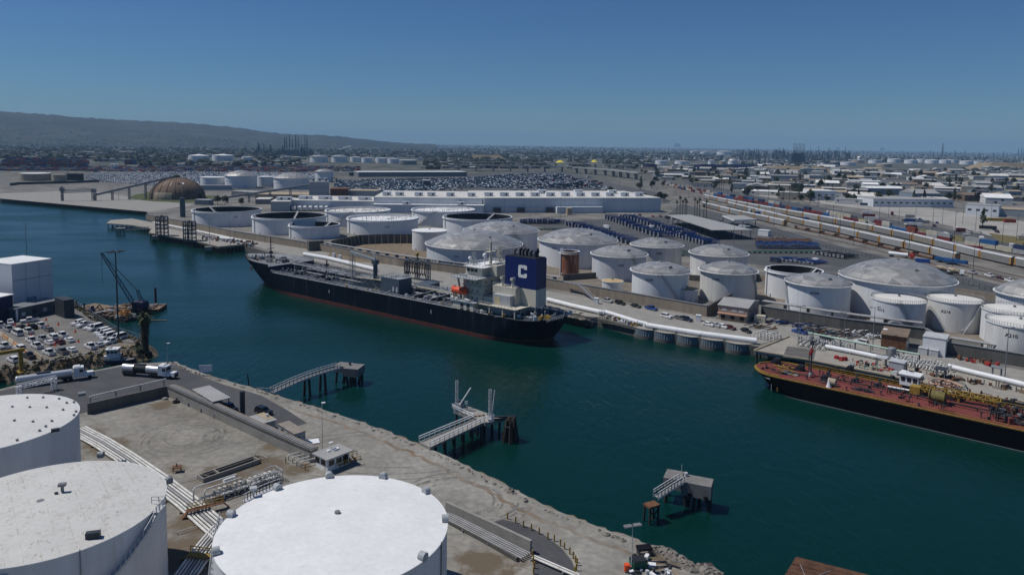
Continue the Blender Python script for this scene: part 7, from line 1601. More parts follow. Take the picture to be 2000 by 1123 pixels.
t,w,L,dep,h=quad_box('warehouse',(529,413),(566,413),46,9.,'blue grey end block of the long warehouse','wall_blue' if 0 else 'grey_paint','warehouse_roof',th=.4,over=.2); roof_units(t,[-2,5],-6,h+.4,(7,7,3))
tr=None
for k,px in enumerate((574,585,595,606,617,627,637)):
    p=P(px,411.5)
    if tr is None:
        tr=thing('box_trailer','white box trailer backed to the warehouse dock','trailer',p,math.radians(100),'box trailers at the warehouse dock'); q=MB(); q.box((0,0,1.1),(12.5,2.6,2.9)); q.build('box',M['white_paint'],tr); q=MB(); q.box((-4,0,.2),(2.6,2.4,.9)); q.build('bogie',M['rubber'],tr)
    else: dup(tr,p,math.radians(100),'white box trailer backed to the warehouse dock','box trailers at the warehouse dock')
t,w,L,dep,h=quad_box('processing_tower',(604,391.5),(641,391.5),24,20.5,'grey concrete processing tower with machinery on top','grey_paint','roof_grey',th=.4,over=.2)
q=MB(); q.box((0,-dep/2-.06,8),(L,.1,.5)); q.box((0,-dep/2-.06,14.5),(L,.1,.5)); q.build('string_course',M['steel_grey'],w); roof_units(t,[-7,0,7],0,h+.4,(4,4,4))
for A_,B_2,dep,h,lab,wm,rm in (((645,386),(679,386),25,10,'rusty brown corrugated shed right of the grey tower','rust','rust'),((679,384),(735,385),30,7,'low building with cream roof right of the rusty shed','grey_paint','roof_tan'),((498,388.5),(603,390),40,5,'low cream roofed sheds left of the grey tower','roof_tan','roof_tan'),((499,399),(527,399),25,5,'low grey shed with pale roof left of the warehouse end block','steel_grey','warehouse_roof'),
  ((392,371),(452,371),10,5.5,'long grey panelled shed behind the brown dome','grey_paint','roof_grey'),((380,400),(408,401),8,5,'low pale blue shed in front of the brown dome','steel_grey','galvanised'),((452,382),(500,385),20,5,'grey walled yard building behind the open tank','steel_grey','roof_grey'),((1067,415),(1093,415),14,9,'brown brick box house in front of the warehouse','roof_brown','roof_tan'),((1108,420),(1117,420),6,6,'small cream kiosk in front of the warehouse','roof_tan','roof_tan'),
  ((700,346),(912,345),42,9,'very long white roofed shed among the parked cars','steel_grey','roof_white'),((683,344),(702,344),15,7,'small grey shed left of the long white roofed shed','steel_dark','roof_grey'),((827,363),(841,363),12,8,'small blue grey office among the parked cars','steel_blue','roof_white'),((1365,333),(1398,333),25,16,'dark blue shed with sloped end among the refinery tanks','navy_paint','navy_paint'),((1400,333),(1472,331),30,15,'longest dark blue shed among the refinery tanks','funnel_blue','navy_paint'),
  ((1264,331),(1283,331),20,14,'small dark blue shed left of the refinery','navy_paint','navy_paint'),((1705,404),(1862,406),38,9,'broad white walled warehouse behind the lorry lot','warehouse_white','roof_grey'),((1885,420),(1950,424),22,11,'pale grey hall beside the lone tree','warehouse_white','roof_grey'),((1950,422),(2040,426),30,7,'long pale hall with tan roof at the right edge','grey_paint','roof_tan'),((1582,391),(1632,392),30,12,'stepped white commercial block behind the railway','warehouse_white','roof_white'),((1510,372),(1568,373),25,12,'long cream hall with grey roof behind the railway','roof_tan','roof_grey'),
  ((1925,346),(1962,347),14,11,'cream apartment block left of two near the right edge','roof_tan','roof_tan'),((1970,349),(2020,350),14,11,'cream apartment block cut by the right edge','roof_tan','roof_tan'),((1650,341),(1738,344),40,7,'long hall with bright white roof','steel_dark','roof_white'),((1057,302),(1090,302),30,14,'pale hall with white roof beyond the viaduct','steel_blue','roof_white'),((835,292),(880,292),60,12,'far pale hall among trees','grey_paint','roof_white'),
  ((1480,460),(1500,462),5,4,'white site cabin at the trailer yard','white_paint','white_paint'),((216,330),(231,330),10,10,'small bright white hut in the container yard','white_paint','roof_white')):
    t,w,L,dep,h=quad_box('building',A_,B_2,dep,h,lab,wm,rm,th=.35)
    if h>8:
        q=MB(); n=max(2,int(L/7))
        for k in range(n): q.box((-L/2+L*(k+.5)/n,-dep/2-.04,h*.45),(L/n*.45,.08,h*.18))
        q.build('window',M['steel_dark'],w)['kind']='stuff'
# brown dome with conveyors
c=P(347,387); R=29; t=thing('storage_dome','big weathered brown ribbed dome with holes and pale patches','dome',c); q=MB(); prof=[(R*math.cos(a),23*math.sin(a)**.96) for a in [i*PI/2/14 for i in range(15)]]; q.lathe([(R,0)]+prof[1:-1]+[(1.5,23)],n=40,smooth=False); q.build('dome_shell',M['dome_brown'],t)
for k in range(20):
    q=MB(); a=2*PI*k/20; w=[Vector(((r+.2)*math.cos(a),(r+.2)*math.sin(a),z+.1)) for r,z in prof[:-1]]; q.tube(w,.22,n=5); q.build('rib',M['roof_brown'],t)
def dome_patch(a0,a1,i0,i1,mt,nm):
    q=MB(); q.lathe([(r+.3,z+.15) for r,z in prof[i0:i1]],n=6,a0=a0,a1=a1); q.build(nm,M[mt],t)
fa=math.atan2(-c.y,-c.x); dome_patch(fa-.95,fa-.2,0,4,'roof_tan','pale_patch'); dome_patch(fa-.7,fa-.62,6,10,'roof_tan','pale_patch'); dome_patch(fa-.35,fa-.28,6,10,'roof_tan','pale_patch'); dome_patch(fa+.0,fa+.13,7,9,'marking_black','hole'); dome_patch(fa+.35,fa+.46,7,8,'marking_black','hole'); dome_patch(fa+.25,fa+.35,7,9,'roof_white','pale_patch'); dome_patch(fa+.8,fa+1.0,0,3,'marking_black','hole')
q=MB(); q.box((0,0,22.6),(5,4,3.4)); q.build('head_house',M['roof_brown'],t)
def conveyor(a,b,za,zb,label):
    A_=P(*a); B_2=P(*b); t=thing('conveyor',label,'conveyor',A_); q=MB(); q.bar(Vector((0,0,za)),B_2-A_+Vector((0,0,zb)),2.4,2.2); q.build('gallery',M['steel_grey'],t); n=5
    for k in range(n+1):
        u=k/n; z=za+(zb-za)*u-1
        if z>3: q=MB(); p=(B_2-A_)*u; q.lattice(p,p+Vector((0,0,z)),1.6,3,.16); q.build('trestle',M['steel_grey'],t)
conveyor((186,392),(347,387),6,25,'long sloping conveyor rising from the quay to the dome top'); conveyor((400,398),(606,391),3,17,'long sloping conveyor rising to the grey processing tower')
for px,yb,yt,lab in ((122,393,365,'thin ship loader tower at the left end of the loader beam'),(184,392,369,'stout ship loader tower at the right end of the loader beam')):
    p=P(px,yb); h=(yb-yt)*depth(p)/FO; t=thing('loader_tower',lab,'tower',p); q=MB(); q.lattice((0,0,0),(0,0,h),3. if px>150 else 1.6,3,.22); q.box((0,0,h*.7),(4,3,3)); q.build('tower_frame',M['steel_grey'],t)
a=P(122,393); b=P(184,392); t=thing('loader_beam','long horizontal ship loader gallery on the left quay','conveyor',a); q=MB(); q.lattice(Vector((0,0,10)),b-a+Vector((0,0,11)),2.4,3,.2); q.build('gallery',M['steel_grey'],t)
p=P(357,424); q=MB(); q.cyl((0,0,0),(0,0,16.5),2.2,n=16); one('chimney','stout blue grey steel stack in front of the brown dome','chimney',q,M['steel_blue'],loc=p)
tank(38,100,338.5,11,'cone','broad flat silver tank on the far left quay',rise=.4,rail=False,shell='roof_tan',roof='roof_white'); tank(102,131,341,10,'cone','beige tank beside the black boxes on the far left quay',rise=.3,rail=False,shell='roof_tan',roof='roof_tan')
q=MB(); a=P(130,353); b=P(161,352); q.box((0,0,0),((b-a).length,9,10.5)); one('black_box_store','black box shaped store on the far left quay','building',q,M['marking_black'],loc=(a+b)/2)
wall('yard_wall',[(20,363),(36,361),(150,358),(194,356)],3.5,1,'low dark green wall in front of the silver tank','steel_dark')
# trailer canopies
z7=G+7; c4=[P(1302.5,420.3,z7),P(1391.6,449.5,z7),P(1471,449.3,z7),P(1347,419.2,z7)]; o=c4[0]; t=thing('trailer_canopy','huge flat grey canopy over dark trailers behind the domed tanks','canopy',(o.x,o.y,G)); q=MB(); q.prism([(p.x-o.x,p.y-o.y) for p in c4],6.6,7.); q.build('canopy_roof',M['roof_grey'],t)
for i in range(9):
    for u in (0.02,.5,.98): 
        p=c4[0].lerp(c4[1],i/8*.96+.02).lerp(c4[3].lerp(c4[2],i/8*.96+.02),u)-o; q=MB(); q.box((p.x,p.y,0),(.4,.4,6.6)); q.build('post',M['steel_dark'],t)
c4=[P(1411,421,z7),P(1434,430,z7),P(1478,429,z7),P(1452,421,z7)]; o=c4[0]; t=thing('trailer_canopy','smaller canopy with white fascia beside the railway','canopy',(o.x,o.y,G)); q=MB(); q.prism([(p.x-o.x,p.y-o.y) for p in c4],6.,7.2,m=0,mtop=1); q.build('canopy_roof',[M['white_paint'],M['roof_grey']],t)
for p in c4: 
    q=MB(); k=p-o; m_=(c4[0]+c4[2])/2-o; k=k.lerp(m_,.06); q.box((k.x,k.y,0),(.5,.5,6.)); q.build('post',M['steel_dark'],t)
rr=random.Random(31); t=thing('stored_trailers','dark mass of trailers parked under the big canopy','trailers',P(1390,446)); q=MB()
for k in range(26):
    p=P(1312,428).lerp(P(1465,452),k/25)-P(1390,446)+Vector((rr.uniform(-2,4),rr.uniform(4,16),0)); q.box(p,(9,2.5,rr.uniform(2,3.6)),rr.uniform(-.1,.1)+.8,m=rr.randrange(3))
q.build('trailer',[M['steel_dark'],M['steel_blue'],M['grey_paint']],t)['kind']='stuff'
# stacks of container chassis
def chassis_proto(name,mt,n,lab,grp):
    t=thing(name,lab,'trailer stack',(0,0,-50),0,grp)
    for k in range(n):
        z=.75+k*.85; q=MB()
        for y in (-.5,.5): q.box((0,y,z),(12.2,.28,.32))
        for x in (-5.8,-3,0,3,5.8): q.box((x,0,z+.04),(.3,2.4,.24))
        for x in (-4.6,-3.4):
            for s in (-1,1): q.cyl((x,s*.95,z-.3),(x,s*1.2,z-.3),.42,n=8,m=1); q.cyl((x,s*1.2,z-.3),(x,s*1.23,z-.3),.25,n=8,m=2)
        for x in (-6.05,6.05): q.box((x,0,z-.1),(.12,2.3,.3),m=2)
        q.build('trailer_chassis',[M[mt],M['rubber'],M['galvanised']],t)
    return t
CH={}
def stacks(pa,pb,n,mt,lev,lab,grp,rot,dy=0):
    key=(mt,lev)
    for k in range(n):
        a=P(*pa).lerp(P(*pb),k/max(1,n-1))
        if key not in CH: CH[key]=chassis_proto('chassis_stack',mt,lev,lab,grp); o=CH[key]; o.location=a; o.rotation_euler=(0,0,rot)
        else: o=dup(CH[key],a,rot,lab,grp)
        o.rotation_euler=(0,0,rot+random.uniform(-.05,.05)); o.scale=(1,1,random.choice((.78,.9,1,1.08,1.18)) if lev>1 else 1)
        o['label']=lab; o['group']=grp
stacks((1118,441),(1238,477),17,'chassis_blue',4,'stack of blue container chassis in the row beside the domed tank marked 210','chassis stacks, left row',.25)
stacks((1193,428),(1300,466),17,'chassis_blue',4,'stack of blue container chassis at the edge of the widest block','chassis stacks, middle row front',.25)
stacks((1222,425),(1345,462),19,'chassis_blue',4,'stack of blue container chassis inside the widest block','chassis stacks, middle row back',.25)
stacks((1296,452),(1388,480),16,'chassis_blue',4,'stack of blue container chassis at the right end of the widest block','chassis stacks, right end',.25)
stacks((1026,437),(1092,437),13,'chassis_blue',4,'stack of blue container chassis behind the half hidden dome tank','chassis stacks, far left block',.5)
stacks((1040,449),(1088,449),8,'chassis_green',1,'green container chassis lying behind the half hidden dome tank','green chassis behind the domes',.5)
stacks((1480,484),(1595,485),18,'chassis_blue',4,'stack of blue container chassis behind the rusty open tank','chassis stacks, right block',1.3)
stacks((1478,474),(1580,475),18,'rust',3,'stack of brown container chassis behind the blue ones','brown chassis stacks',1.3)
stacks((1470,494),(1600,494),14,'chassis_green',1,'green container chassis lying in a row','green chassis in a row',.6)
stacks((1525,508),(1600,516),10,'chassis_blue',2,'low stack of blue chassis beside the widest dome tank','low chassis stacks',.5)
stacks((1605,497),(1660,505),8,'steel_dark',2,'low stack of dark chassis left of the widest dome tank','dark chassis stacks',.3)
stacks((1310,487),(1340,500),5,'chassis_green',1,'green container chassis behind the tank marked 208','green chassis by tank 208',.5)
for px,py,lab,l,h,colr in ((1184,447,'white truck in the lane between the chassis stacks',7,3,(.7,.7,.7)),(1272,447,'small white yard tractor beside the widest chassis block',5,2.8,(.7,.7,.7)),(1513,512,'dark blue container behind the rusty open tank',7,2.8,(.02,.035,.08)),(1592,512,'white box beside the low chassis stacks',4,2.4,(.7,.7,.7))):
    q=MB(); q.box((0,0,.9),(l*.68,2.4,h-.9)); q.box((l*.42,0,.7),(l*.2,2.2,h*.62)); 
    for x in (-l*.3,l*.4):
        for s in (-1,1): q.cyl((x,s*.8,.5),(x,s*1.15,.5),.5,n=8,m=1)
    one('yard_truck',lab,'truck',q,[M['container_paint'],M['rubber']],loc=P(px,py),rot=-.9,color=colr)
# ------------------------------------------------------------------ trains
def railcar_proto():
    t=thing('autorack_railcar','railcar','railcar',(0,0,-60)); q=MB(); q.box((0,0,1.1),(26.5,3,4.)); q.build('body',M['container_paint'],t)
    q=MB(); q._a([(-13.25,-1.5,5.1),(13.25,-1.5,5.1),(13.25,1.5,5.1),(-13.25,1.5,5.1),(-13.25,-.7,5.75),(13.25,-.7,5.75),(13.25,.7,5.75),(-13.25,.7,5.75)],[(0,1,5,4),(1,2,6,5),(2,3,7,6),(3,0,4,7),(4,5,6,7)]); q.build('roof',M['galvanised'],t)
    for s in (-1,1): q=MB(); q.box((s*12.6,0,1.05),(1.5,3.1,4.1)); q.build('end_door',M['end_orange'],t)
    q=MB()
    for k in range(1,12): q.box((-13.2+26.4*k/12,0,1.2),(.12,3.14,3.8))
    q.build('side_post',M['grey_paint'],t)
    for s in (-1,1): q=MB(); q.box((s*8.6,0,.2),(3.6,2.4,.9)); q.build('bogie',M['marking_black'],t)
    return t
mk('end_orange',(.33,.19,.07),.7,var=.3,scale=.5)
RCP=railcar_proto(); rused=[0]
def train(i,d0,d1,gap,lab,grp,cols):
    tr=TR[i]; tot=sum((b-a).length for a,b in zip(tr[:-1],tr[1:])); rr=random.Random(i*7+int(d0)); n=0
    # d0,d1 are pixel columns
    s=0; 
    while s<tot-14:
        p,an=along(tr,s+13.3); px=1000+FO*(p-EYE).dot(RT)/depth(p)
        if d0<=px<=d1:
            if rused[0]==0: o=RCP; o.location=p; o.rotation_euler=(0,0,an); rused[0]=1
            else: o=dup(RCP,p,an)
            o['label']=lab; o['group']=grp; c=rr.choice(cols)
            for ch in o.children: ch.color=(*c,1)
            s+=27.6
        else: s+=4
GR=[(.24,.24,.23),(.2,.195,.18),(.23,.21,.17),(.3,.3,.29),(.17,.17,.17)]
train(0,1380,1550,1,'grey car carrying railcar in the short train nearest the trailer canopy','railcars of the nearest short train',GR)
train(1,1430,1880,1,'grey car carrying railcar in the long middle train','railcars of the middle train',GR)
train(2,1380,2060,1,'grey car carrying railcar in the long far train','railcars of the far train',GR)
def flat_proto():
    t=thing('flat_railcar','empty rusty flat railcar ahead of the short train','railcar',(0,0,-60),0,'empty flat railcars'); q=MB(); q.box((0,0,.95),(17,2.6,.35)); q.build('flat_deck',M['rust'],t); q=MB(); q.box((-8,0,1.3),(.3,2.5,1.2)); q.box((8,0,1.3),(.3,2.5,1.2)); q.build('bulkhead',M['rust'],t)
    for s in (-1,1): q=MB(); q.box((s*6.5,0,.2),(2.6,2.3,.75)); q.build('bogie',M['marking_black'],t)
    return t
FP=flat_proto(); s=0; first=True; tr=TR[0]; tot=sum((b-a).length for a,b in zip(tr[:-1],tr[1:]))
while s<tot-10:
    p,an=along(tr,s+9); px=1000+FO*(p-EYE).dot(RT)/depth(p)
    if 1562<px<1890:
        if first: FP.location=p; FP.rotation_euler=(0,0,an); first=False
        else: dup(FP,p,an)
        s+=18.5
    else: s+=4
cm=MB(); cm.box((0,0,0),(12.2,2.44,2.75)); 
for k in range(1,14): 
    for sy in (-1.24,1.24): cm.box((-6.1+12.2*k/14,sy,.15),(.3,.06,2.45))
cm.box((6.1,0,.1),(.08,2.3,2.5)); CME=cm.mesh('shipping_container',[M['container_paint']])
CCOL=[('dark red',(.16,.025,.025)),('rust red',(.2,.05,.03)),('blue',(.02,.09,.24)),('grey',(.3,.31,.31)),('cream',(.42,.39,.31)),('dark red',(.13,.025,.03)),('cream',(.46,.43,.36)),('navy',(.02,.035,.09))]
def container(p,rot,c,lab,grp,sc=(1,1,1)):
    o=bpy.data.objects.new('lorry_trailer' if 'trailer' in lab else 'shipping_container',CME); COL.objects.link(o); o.location=p; o.rotation_euler=(0,0,rot); o.scale=sc; o.color=(*c,1); setup(o,lab,'container',grp); return o
rr=random.Random(8); tr=TR[3]; s=0; tot=sum((b-a).length for a,b in zip(tr[:-1],tr[1:])); n=0
while s<tot-8:
    p,an=along(tr,s+6.5); px=1000+FO*(p-EYE).dot(RT)/depth(p)
    if 1296<px<2060 and rr.random()<.93:
        nm,c=rr.choice(CCOL) if px<1560 or rr.random()<.5 else CCOL[rr.choice((4,6,3,0,2))]; container(p+Vector((0,0,1.1)),an,c,nm+' container riding on the container train','containers on the container train, '+nm)
        if rr.random()<.5: nm,c=rr.choice(CCOL); container(p+Vector((0,0,3.86)),an,c,nm+' container, upper one of two on the container train','upper containers on the container train, '+nm)
    s+=13
for px,py,nm in ((1848,514,'blue'),(1866,518,'blue')): p=P(px,py); container(p+Vector((0,0,1.3)),math.atan2(-.66,.6),CCOL[2][1],'blue container on the last flat railcar','blue containers on the last flat railcar',(1,1,.7))
def blk2(px,py): return py<391+(px-1420)*.105 and px<1720
# cement mixers and vehicles by the railway
for px,py,lab in ((1842,532,'grey cement mixer truck, left of two by the widest dome tank'),(1866,537,'cement mixer truck with white cab by the widest dome tank')):
    t=thing('cement_mixer',lab,'mixer truck',P(px,py),-.75); q=MB(); q.box((0,0,.7),(8.5,2.2,.5)); q.build('chassis',M['steel_dark'],t); q=MB(); q.cyl((-3.6,0,2.9),(-1,0,2.4),.7,1.3,n=14); q.cyl((-1,0,2.4),(1.6,0,2.),1.3,.9,n=14); q.build('drum',M['roof_tan'],t); q=MB(); q.box((3.2,0,1.),(2.2,2.3,1.9),taper=.92); q.build('cab',M['white_paint'],t); q=MB(); q.box((4.32,0,1.9),(.06,1.9,.8)); q.build('windscreen',M['glass_dark'],t)
    for x in (-3,-1.8,3.2):
        for s in (-1,1): q=MB(); q.cyl((x,s*.8,.5),(x,s*1.15,.5),.5,n=10); q.build('wheel',M['rubber'],t)
t=thing('tank_trailer','white tank trailer with red tractor passing behind the widest dome tank','tanker truck',P(1756,503),-.75); q=MB(); q.cyl((-6,0,2.1),(5,0,2.1),1.15,n=14); q.build('tank',M['white_paint'],t); q=MB(); q.box((7.2,0,.9),(2.6,2.3,2.1)); q.build('cab',M['red_paint'],t)
for x in (-5,-3.8,4,7.2): q=MB(); q.cyl((x,-1.1,.5),(x,1.1,.5),.5,n=10); q.build('wheel',M['rubber'],t)
for k,px,py,c,l in (('pickup',1900,534,'silver','silver pickup beside the tracks right of the cement mixers'),('pickup',1932,540,'white','white pickup beside the tracks'),('sedan',1952,545,'dark red','dark red sedan beside the tracks at the right'),('pickup',1972,550,'white','white pickup beside the tracks nearest the right edge'),('sedan',1237,420,'white','white sedan in front of the warehouse'),('sedan',1275,424,'red','red sedan behind the chassis stacks'),('sedan',1290,424,'dark red','dark red sedan behind the chassis stacks'),('sedan',1250,421,'black','black sedan in front of the warehouse')): car(k,px,py,(20,5.5),c,l,'cars near the railway and warehouse')
container(P(1784,437)+Vector((0,0,1.2)),-.45,(.02,.06,.19),'blue box trailer standing in the pale lorry lot',None,(1.2,1,1.1)); container(P(1694,420)+Vector((0,0,1)),-.4,(.7,.7,.7),'white box truck body in the pale lorry lot',None,(.8,1,1.1)); container(P(1802,513),-.7,(.015,.06,.25),'bright blue skip box beside the flat railcars',None,(.6,1,.8)); container(P(1691,402)+Vector((0,0,.5)),-.3,(.03,.06,.12),'dark blue trailer in front of the broad white walled warehouse',None); container(P(1950,432),-.2,(.36,.24,.04),'yellow container beside the pale grey hall',None,(2,1,1)); container(P(1972,435),-.2,(.25,.03,.02),'red container beside the yellow one',None,(.8,1,1.1)); container(P(1892,488),-.65,(.2,.02,.025),'red container standing alone near the container train',None,(1.3,1,1.1))
# red and dark lorries on the asphalt right of the car yard
rr=random.Random(92)
for k in range(34):
    px=rr.uniform(1040,1175); py=rr.uniform(345,368); nm,c=rr.choice((('dark red',(.15,.03,.025)),('navy',(.02,.03,.08)),('white',(.55,.55,.55)),('black',(.02,.02,.024))))
    container(P(px,py)+Vector((0,0,.8)),rr.uniform(.3,1.),c,nm+' lorry trailer on the asphalt right of the car yard','lorry trailers right of the car yard, '+nm,(rr.uniform(.5,1),1,1))
# assorted trailers and lorries on the lots beyond the tracks
rr=random.Random(91)
for k in range(70):
    u=rr.random(); px=1420+600*u; py=388+u*82+rr.uniform(-14,26)
    if blk2(px,py): continue
    nm,c=rr.choice((('white',(.6,.6,.6)),('white',(.6,.6,.6)),('grey',(.25,.26,.27)),('blue',(.02,.07,.2)),('dark red',(.14,.025,.025)),('cream',(.42,.38,.3)),('black',(.02,.02,.024))))
    if rr.random()<.55: container(P(px,py)+Vector((0,0,.9)),rr.choice((-.45,-.4,1.1))+rr.uniform(-.1,.1),c,nm+' trailer standing on the lots behind the railway','trailers on the lots behind the railway, '+nm,(rr.uniform(.5,1.1),1,1))
    else: o=car(rr.choice(('van','pickup','suv')),px,py,(20,rr.choice((5,-6))),nm if nm in CC else 'white',nm if 0 else 'vehicle','vehicles on the lots behind the railway'); o['label']=o['category'].replace('car','small vehicle')+' parked on the lots behind the railway'
t=thing('chain_fence','long thin fence between the storage yard and the railway','fence',P(1480,452)); q=MB(); o0=P(1480,452)
for a,b in zip(((1480,452),(1600,482),(1700,505),(1860,548)),((1600,482),(1700,505),(1860,548),(2010,590))): q.rail([P(*a)-o0,P(*b)-o0],2.2,4,.07)
q.build('fence_frame',M['steel_dark'],t)
for pix in ([(1600,412),(1690,428),(1700,434),(1620,424)],[(1760,440),(1880,462),(1960,484),(1860,470)],[(1930,455),(2040,470),(2040,486),(1950,472)]): sheet('grass_patch',pix,[M['dry_grass']],.03)
# far left container yard: stacks
rr=random.Random(14); n=0; cq=MB()
for row in range(5):
    for k in range(26):
        px=3+k*6.6+row*2.2; py=334-row*4.6
        if px>168 or rr.random()<.12: continue
        for lv in range(rr.choice((2,3,4,4))if row else 1):
            if n>=100 or row>2:
                cq.box(P(px,py)+Vector((0,0,2.75*lv)),(15.2,2.8,2.7),.35,m=rr.randrange(5))
            else: nm,c=rr.choice(CCOL[:4]+CCOL[5:6]+CCOL[7:]); container(P(px,py)+Vector((0,0,2.75*lv)),.35,c,nm+' container in the stacks of the far left yard','containers stacked at far left, '+nm,(1.25,1.15,1)); n+=1
o=cq.build('stacked_containers',[M['red_paint'],M['chassis_blue'],M['rust'],M['steel_grey'],M['navy_paint']]); o['kind']='stuff'; o['label']='remaining container stacks of the far left yard'
for px,py,lab in ((262,322,'blue container block at the right end of the far yard'),(250,322,'dark red container block at the right end of the far yard')): container(P(px,py),.35,(.02,.07,.2) if 'blue' in lab else (.12,.03,.05),lab,None,(1.2,3.5,4.6))
for k,(a,b) in enumerate(((173,195),(199,222),(226,246),(240,256))): sheet('concrete_yard',[(a,334),(b,334),(b-4+k*2,326),(a+5,326)],[M['pier_concrete']],.03)
# ------------------------------------------------------------------ far tanks and refinery
FG='distant white tanks of the left refinery'
for l,r,yc,Hh,kd,ri,lab,sh in ((368,409,304,17,'cone',4,'distant white tank, left of a close pair','shell_white'),(414,456,303.5,17,'cone',4,'distant white tank, right of a close pair','shell_white'),(472,494,307,12,'cone',1,'small distant white tank left of the refinery columns','shell_white'),(548,568,305.5,17,'cone',.5,'pale grey distant tank under the refinery columns','grey_paint'),(568,588,307,15,'cone',.5,'dark distant tank under the refinery columns','steel_grey'),(605.5,640.5,306,18,'dome',5,'distant white tank with shallow dome, left of two','shell_white'),(647,679,306,18,'dome',5,'distant white tank with shallow dome, right of two','shell_white'),
  (684,706,307,16,'cone',1,'distant white tank behind the right shallow dome','shell_white'),(706,730,308,16,'cone',1,'distant white tank third from the end of the row','shell_white'),(733,757,309,15,'cone',1,'distant white tank second from the end of the row','shell_white'),(757,780,310,15,'cone',1,'distant white tank touching the grey one','shell_white'),(779,814,313,13,'cone',.5,'distant grey tank ending the row','steel_grey'),
  (1280,1304,314,14,'cone',1,'distant white tank left of the dark blue sheds','shell_white'),(1318,1347,315,14,'cone',1,'distant broad white tank behind the dark blue sheds','shell_white'),(1348,1366,296,20,'dome',10,'far bright dome, first of three','shell_white'),(1368,1387,297,20,'dome',10,'far bright dome, second of three','shell_white'),(1400,1430,297,24,'dome',16,'far bright dome, widest of three','shell_white'),(1383,1396,314,18,'dome',4,'small pale domed tank behind the longest blue shed','shell_white'),(1422,1441,314,20,'dome',8,'pale domed tank behind the longest blue shed','shell_white'),(1405,1418,315,16,'cone',1,'small pinkish tank behind the longest blue shed','roof_tan'),
  (1620,1641,317,14,'cone',.5,'light blue tank in front of the right refinery','steel_blue'),(1641,1672,317,12,'cone',1,'broad low pale tank right of the light blue one','shell_white'),(1663,1688,313,14,'cone',1,'tan tank among the white ones','roof_tan'),(1674,1684,308,18,'dome',9,'white ball shaped tank','shell_white'),(1696,1722,313,16,'cone',1,'white tank left of the long white row','shell_white'),(1712,1742,320,12,'cone',1,'low cream tank in front of the white row','roof_tan'),
  (1733,1760,311,18,'cone',2,'white tank first of the long white row','shell_white'),(1766,1793,313,17,'cone',2,'white tank second of the long white row','shell_white'),(1790,1812,311,18,'cone',1,'white tank behind the second and third','shell_white'),(1806,1834,313,17,'cone',3,'white tank third of the long white row','shell_white'),(1834,1858,313,17,'cone',2,'white tank fourth of the long white row','shell_white'),(1852,1872,312,17,'cone',1,'white tank behind the fourth and fifth','shell_white'),(1874,1902,315,16,'cone',2,'white tank fifth of the long white row','shell_white'),(1901,1922,315,16,'cone',1,'white tank last of the long white row','shell_white')):
    tank(l,r,yc,Hh,kd,lab,rise=ri,rail=False,shell=sh,group='distant tanks of the refineries')
rr=random.Random(20)
def columns(xs,lab,grp):
    for x,yb,yt,w in xs:
        p=P(x,yb); h=(yb-yt)*depth(p)/FO; r=w*depth(p)/FO/2; q=MB(); q.cyl((0,0,0),(0,0,h*.7),r,n=8); q.cyl((0,0,h*.7),(0,0,h),r*.7,n=8)
        for k in range(3): q.box((0,0,h*(.3+.22*k)),(r*3,r*3,h*.012+.4))
        one('refinery_column',lab,'column',q,M['steel_blue'],loc=p,group=grp)
columns([(556,306,269,2.4),(560,306,268,2),(566,306,264,2.),(571,306,272,2),(578,306,265,2.6),(583,306,268,1.6),(596,306,264,1.6),(600,306,264,1.6),(590,306,282,3),(552,306,285,4)],'tall dark refinery column in the left refinery','tall columns of the left refinery')
columns([(516+rr.uniform(-14,16),306,rr.uniform(279,293),rr.uniform(1,3)) for k in range(16)]+[(rr.uniform(545,610),306,rr.uniform(284,296),rr.uniform(1,3)) for k in range(12)],'short dark refinery column in the left refinery','short columns of the left refinery')
columns([(1549+k*2.6,318,280+rr.uniform(0,3),1.) for k in range(9)],'thin stack on top of the dark refinery block','stacks of the dark refinery block')
a=P(1546,320); b=P(1565,320); q=MB(); h=20*depth(a)/FO; q.box((0,0,0),((b-a).length,40,h*.75)); q.box((0,0,h*.75),((b-a).length*.8,30,h*.25)); one('refinery_block','dark blue block of the right refinery carrying many stacks','refinery block',q,M['tower_steel'],loc=(a+b)/2)
columns([(rr.uniform(1440,1545),312,rr.uniform(288,303),rr.uniform(.8,2)) for k in range(30)]+[(rr.uniform(1575,1660),312,rr.uniform(283,302),rr.uniform(.7,1.6)) for k in range(18)],'thin dark refinery column in the right refinery','columns of the right refinery')
columns([(1840,308,281,2.6)],'tallest lone dark column over the long white tank row',None)
columns([(x,308,yt,1.6) for x,yt in ((1816,294),(1822,297),(1846,296),(1865,294),(1884,294),(1912,297),(1988,290),(1994,289),(1999,289),(1959,296),(1940,298))],'dark column on the far right skyline','columns on the far right skyline')
q=MB()
for k in range(420):
    x,y=(rr.uniform(500,612),rr.uniform(303,307)) if k%2 else (rr.uniform(1440,1660),rr.uniform(304,314)); p=P(x,y); s=depth(p)/FO; q.box(p,(rr.uniform(1,6)*s,rr.uniform(5,20),rr.uniform(2,12)*s),m=rr.randrange(3))
o=q.build('refinery_pipework',[M['steel_blue'],M['steel_grey'],M['steel_dark']]); o['kind']='stuff'; o['label']='dense dark pipework of both refineries'
for px,py,w,lab in ((1094,318,11,'bright yellow sulphur heap, left and longer one'),(1161,317,8,'bright yellow sulphur heap, right and smaller one')):
    p=P(px,py); s=depth(p)/FO; q=MB(); q.lathe([(w*.85*s,0),(w*.45*s,3.*s),(0,4.8*s)],n=14,smooth=False); one('sulphur_heap',lab,'heap',q,mat('sulphur',(.75,.62,.03),.8),loc=p)
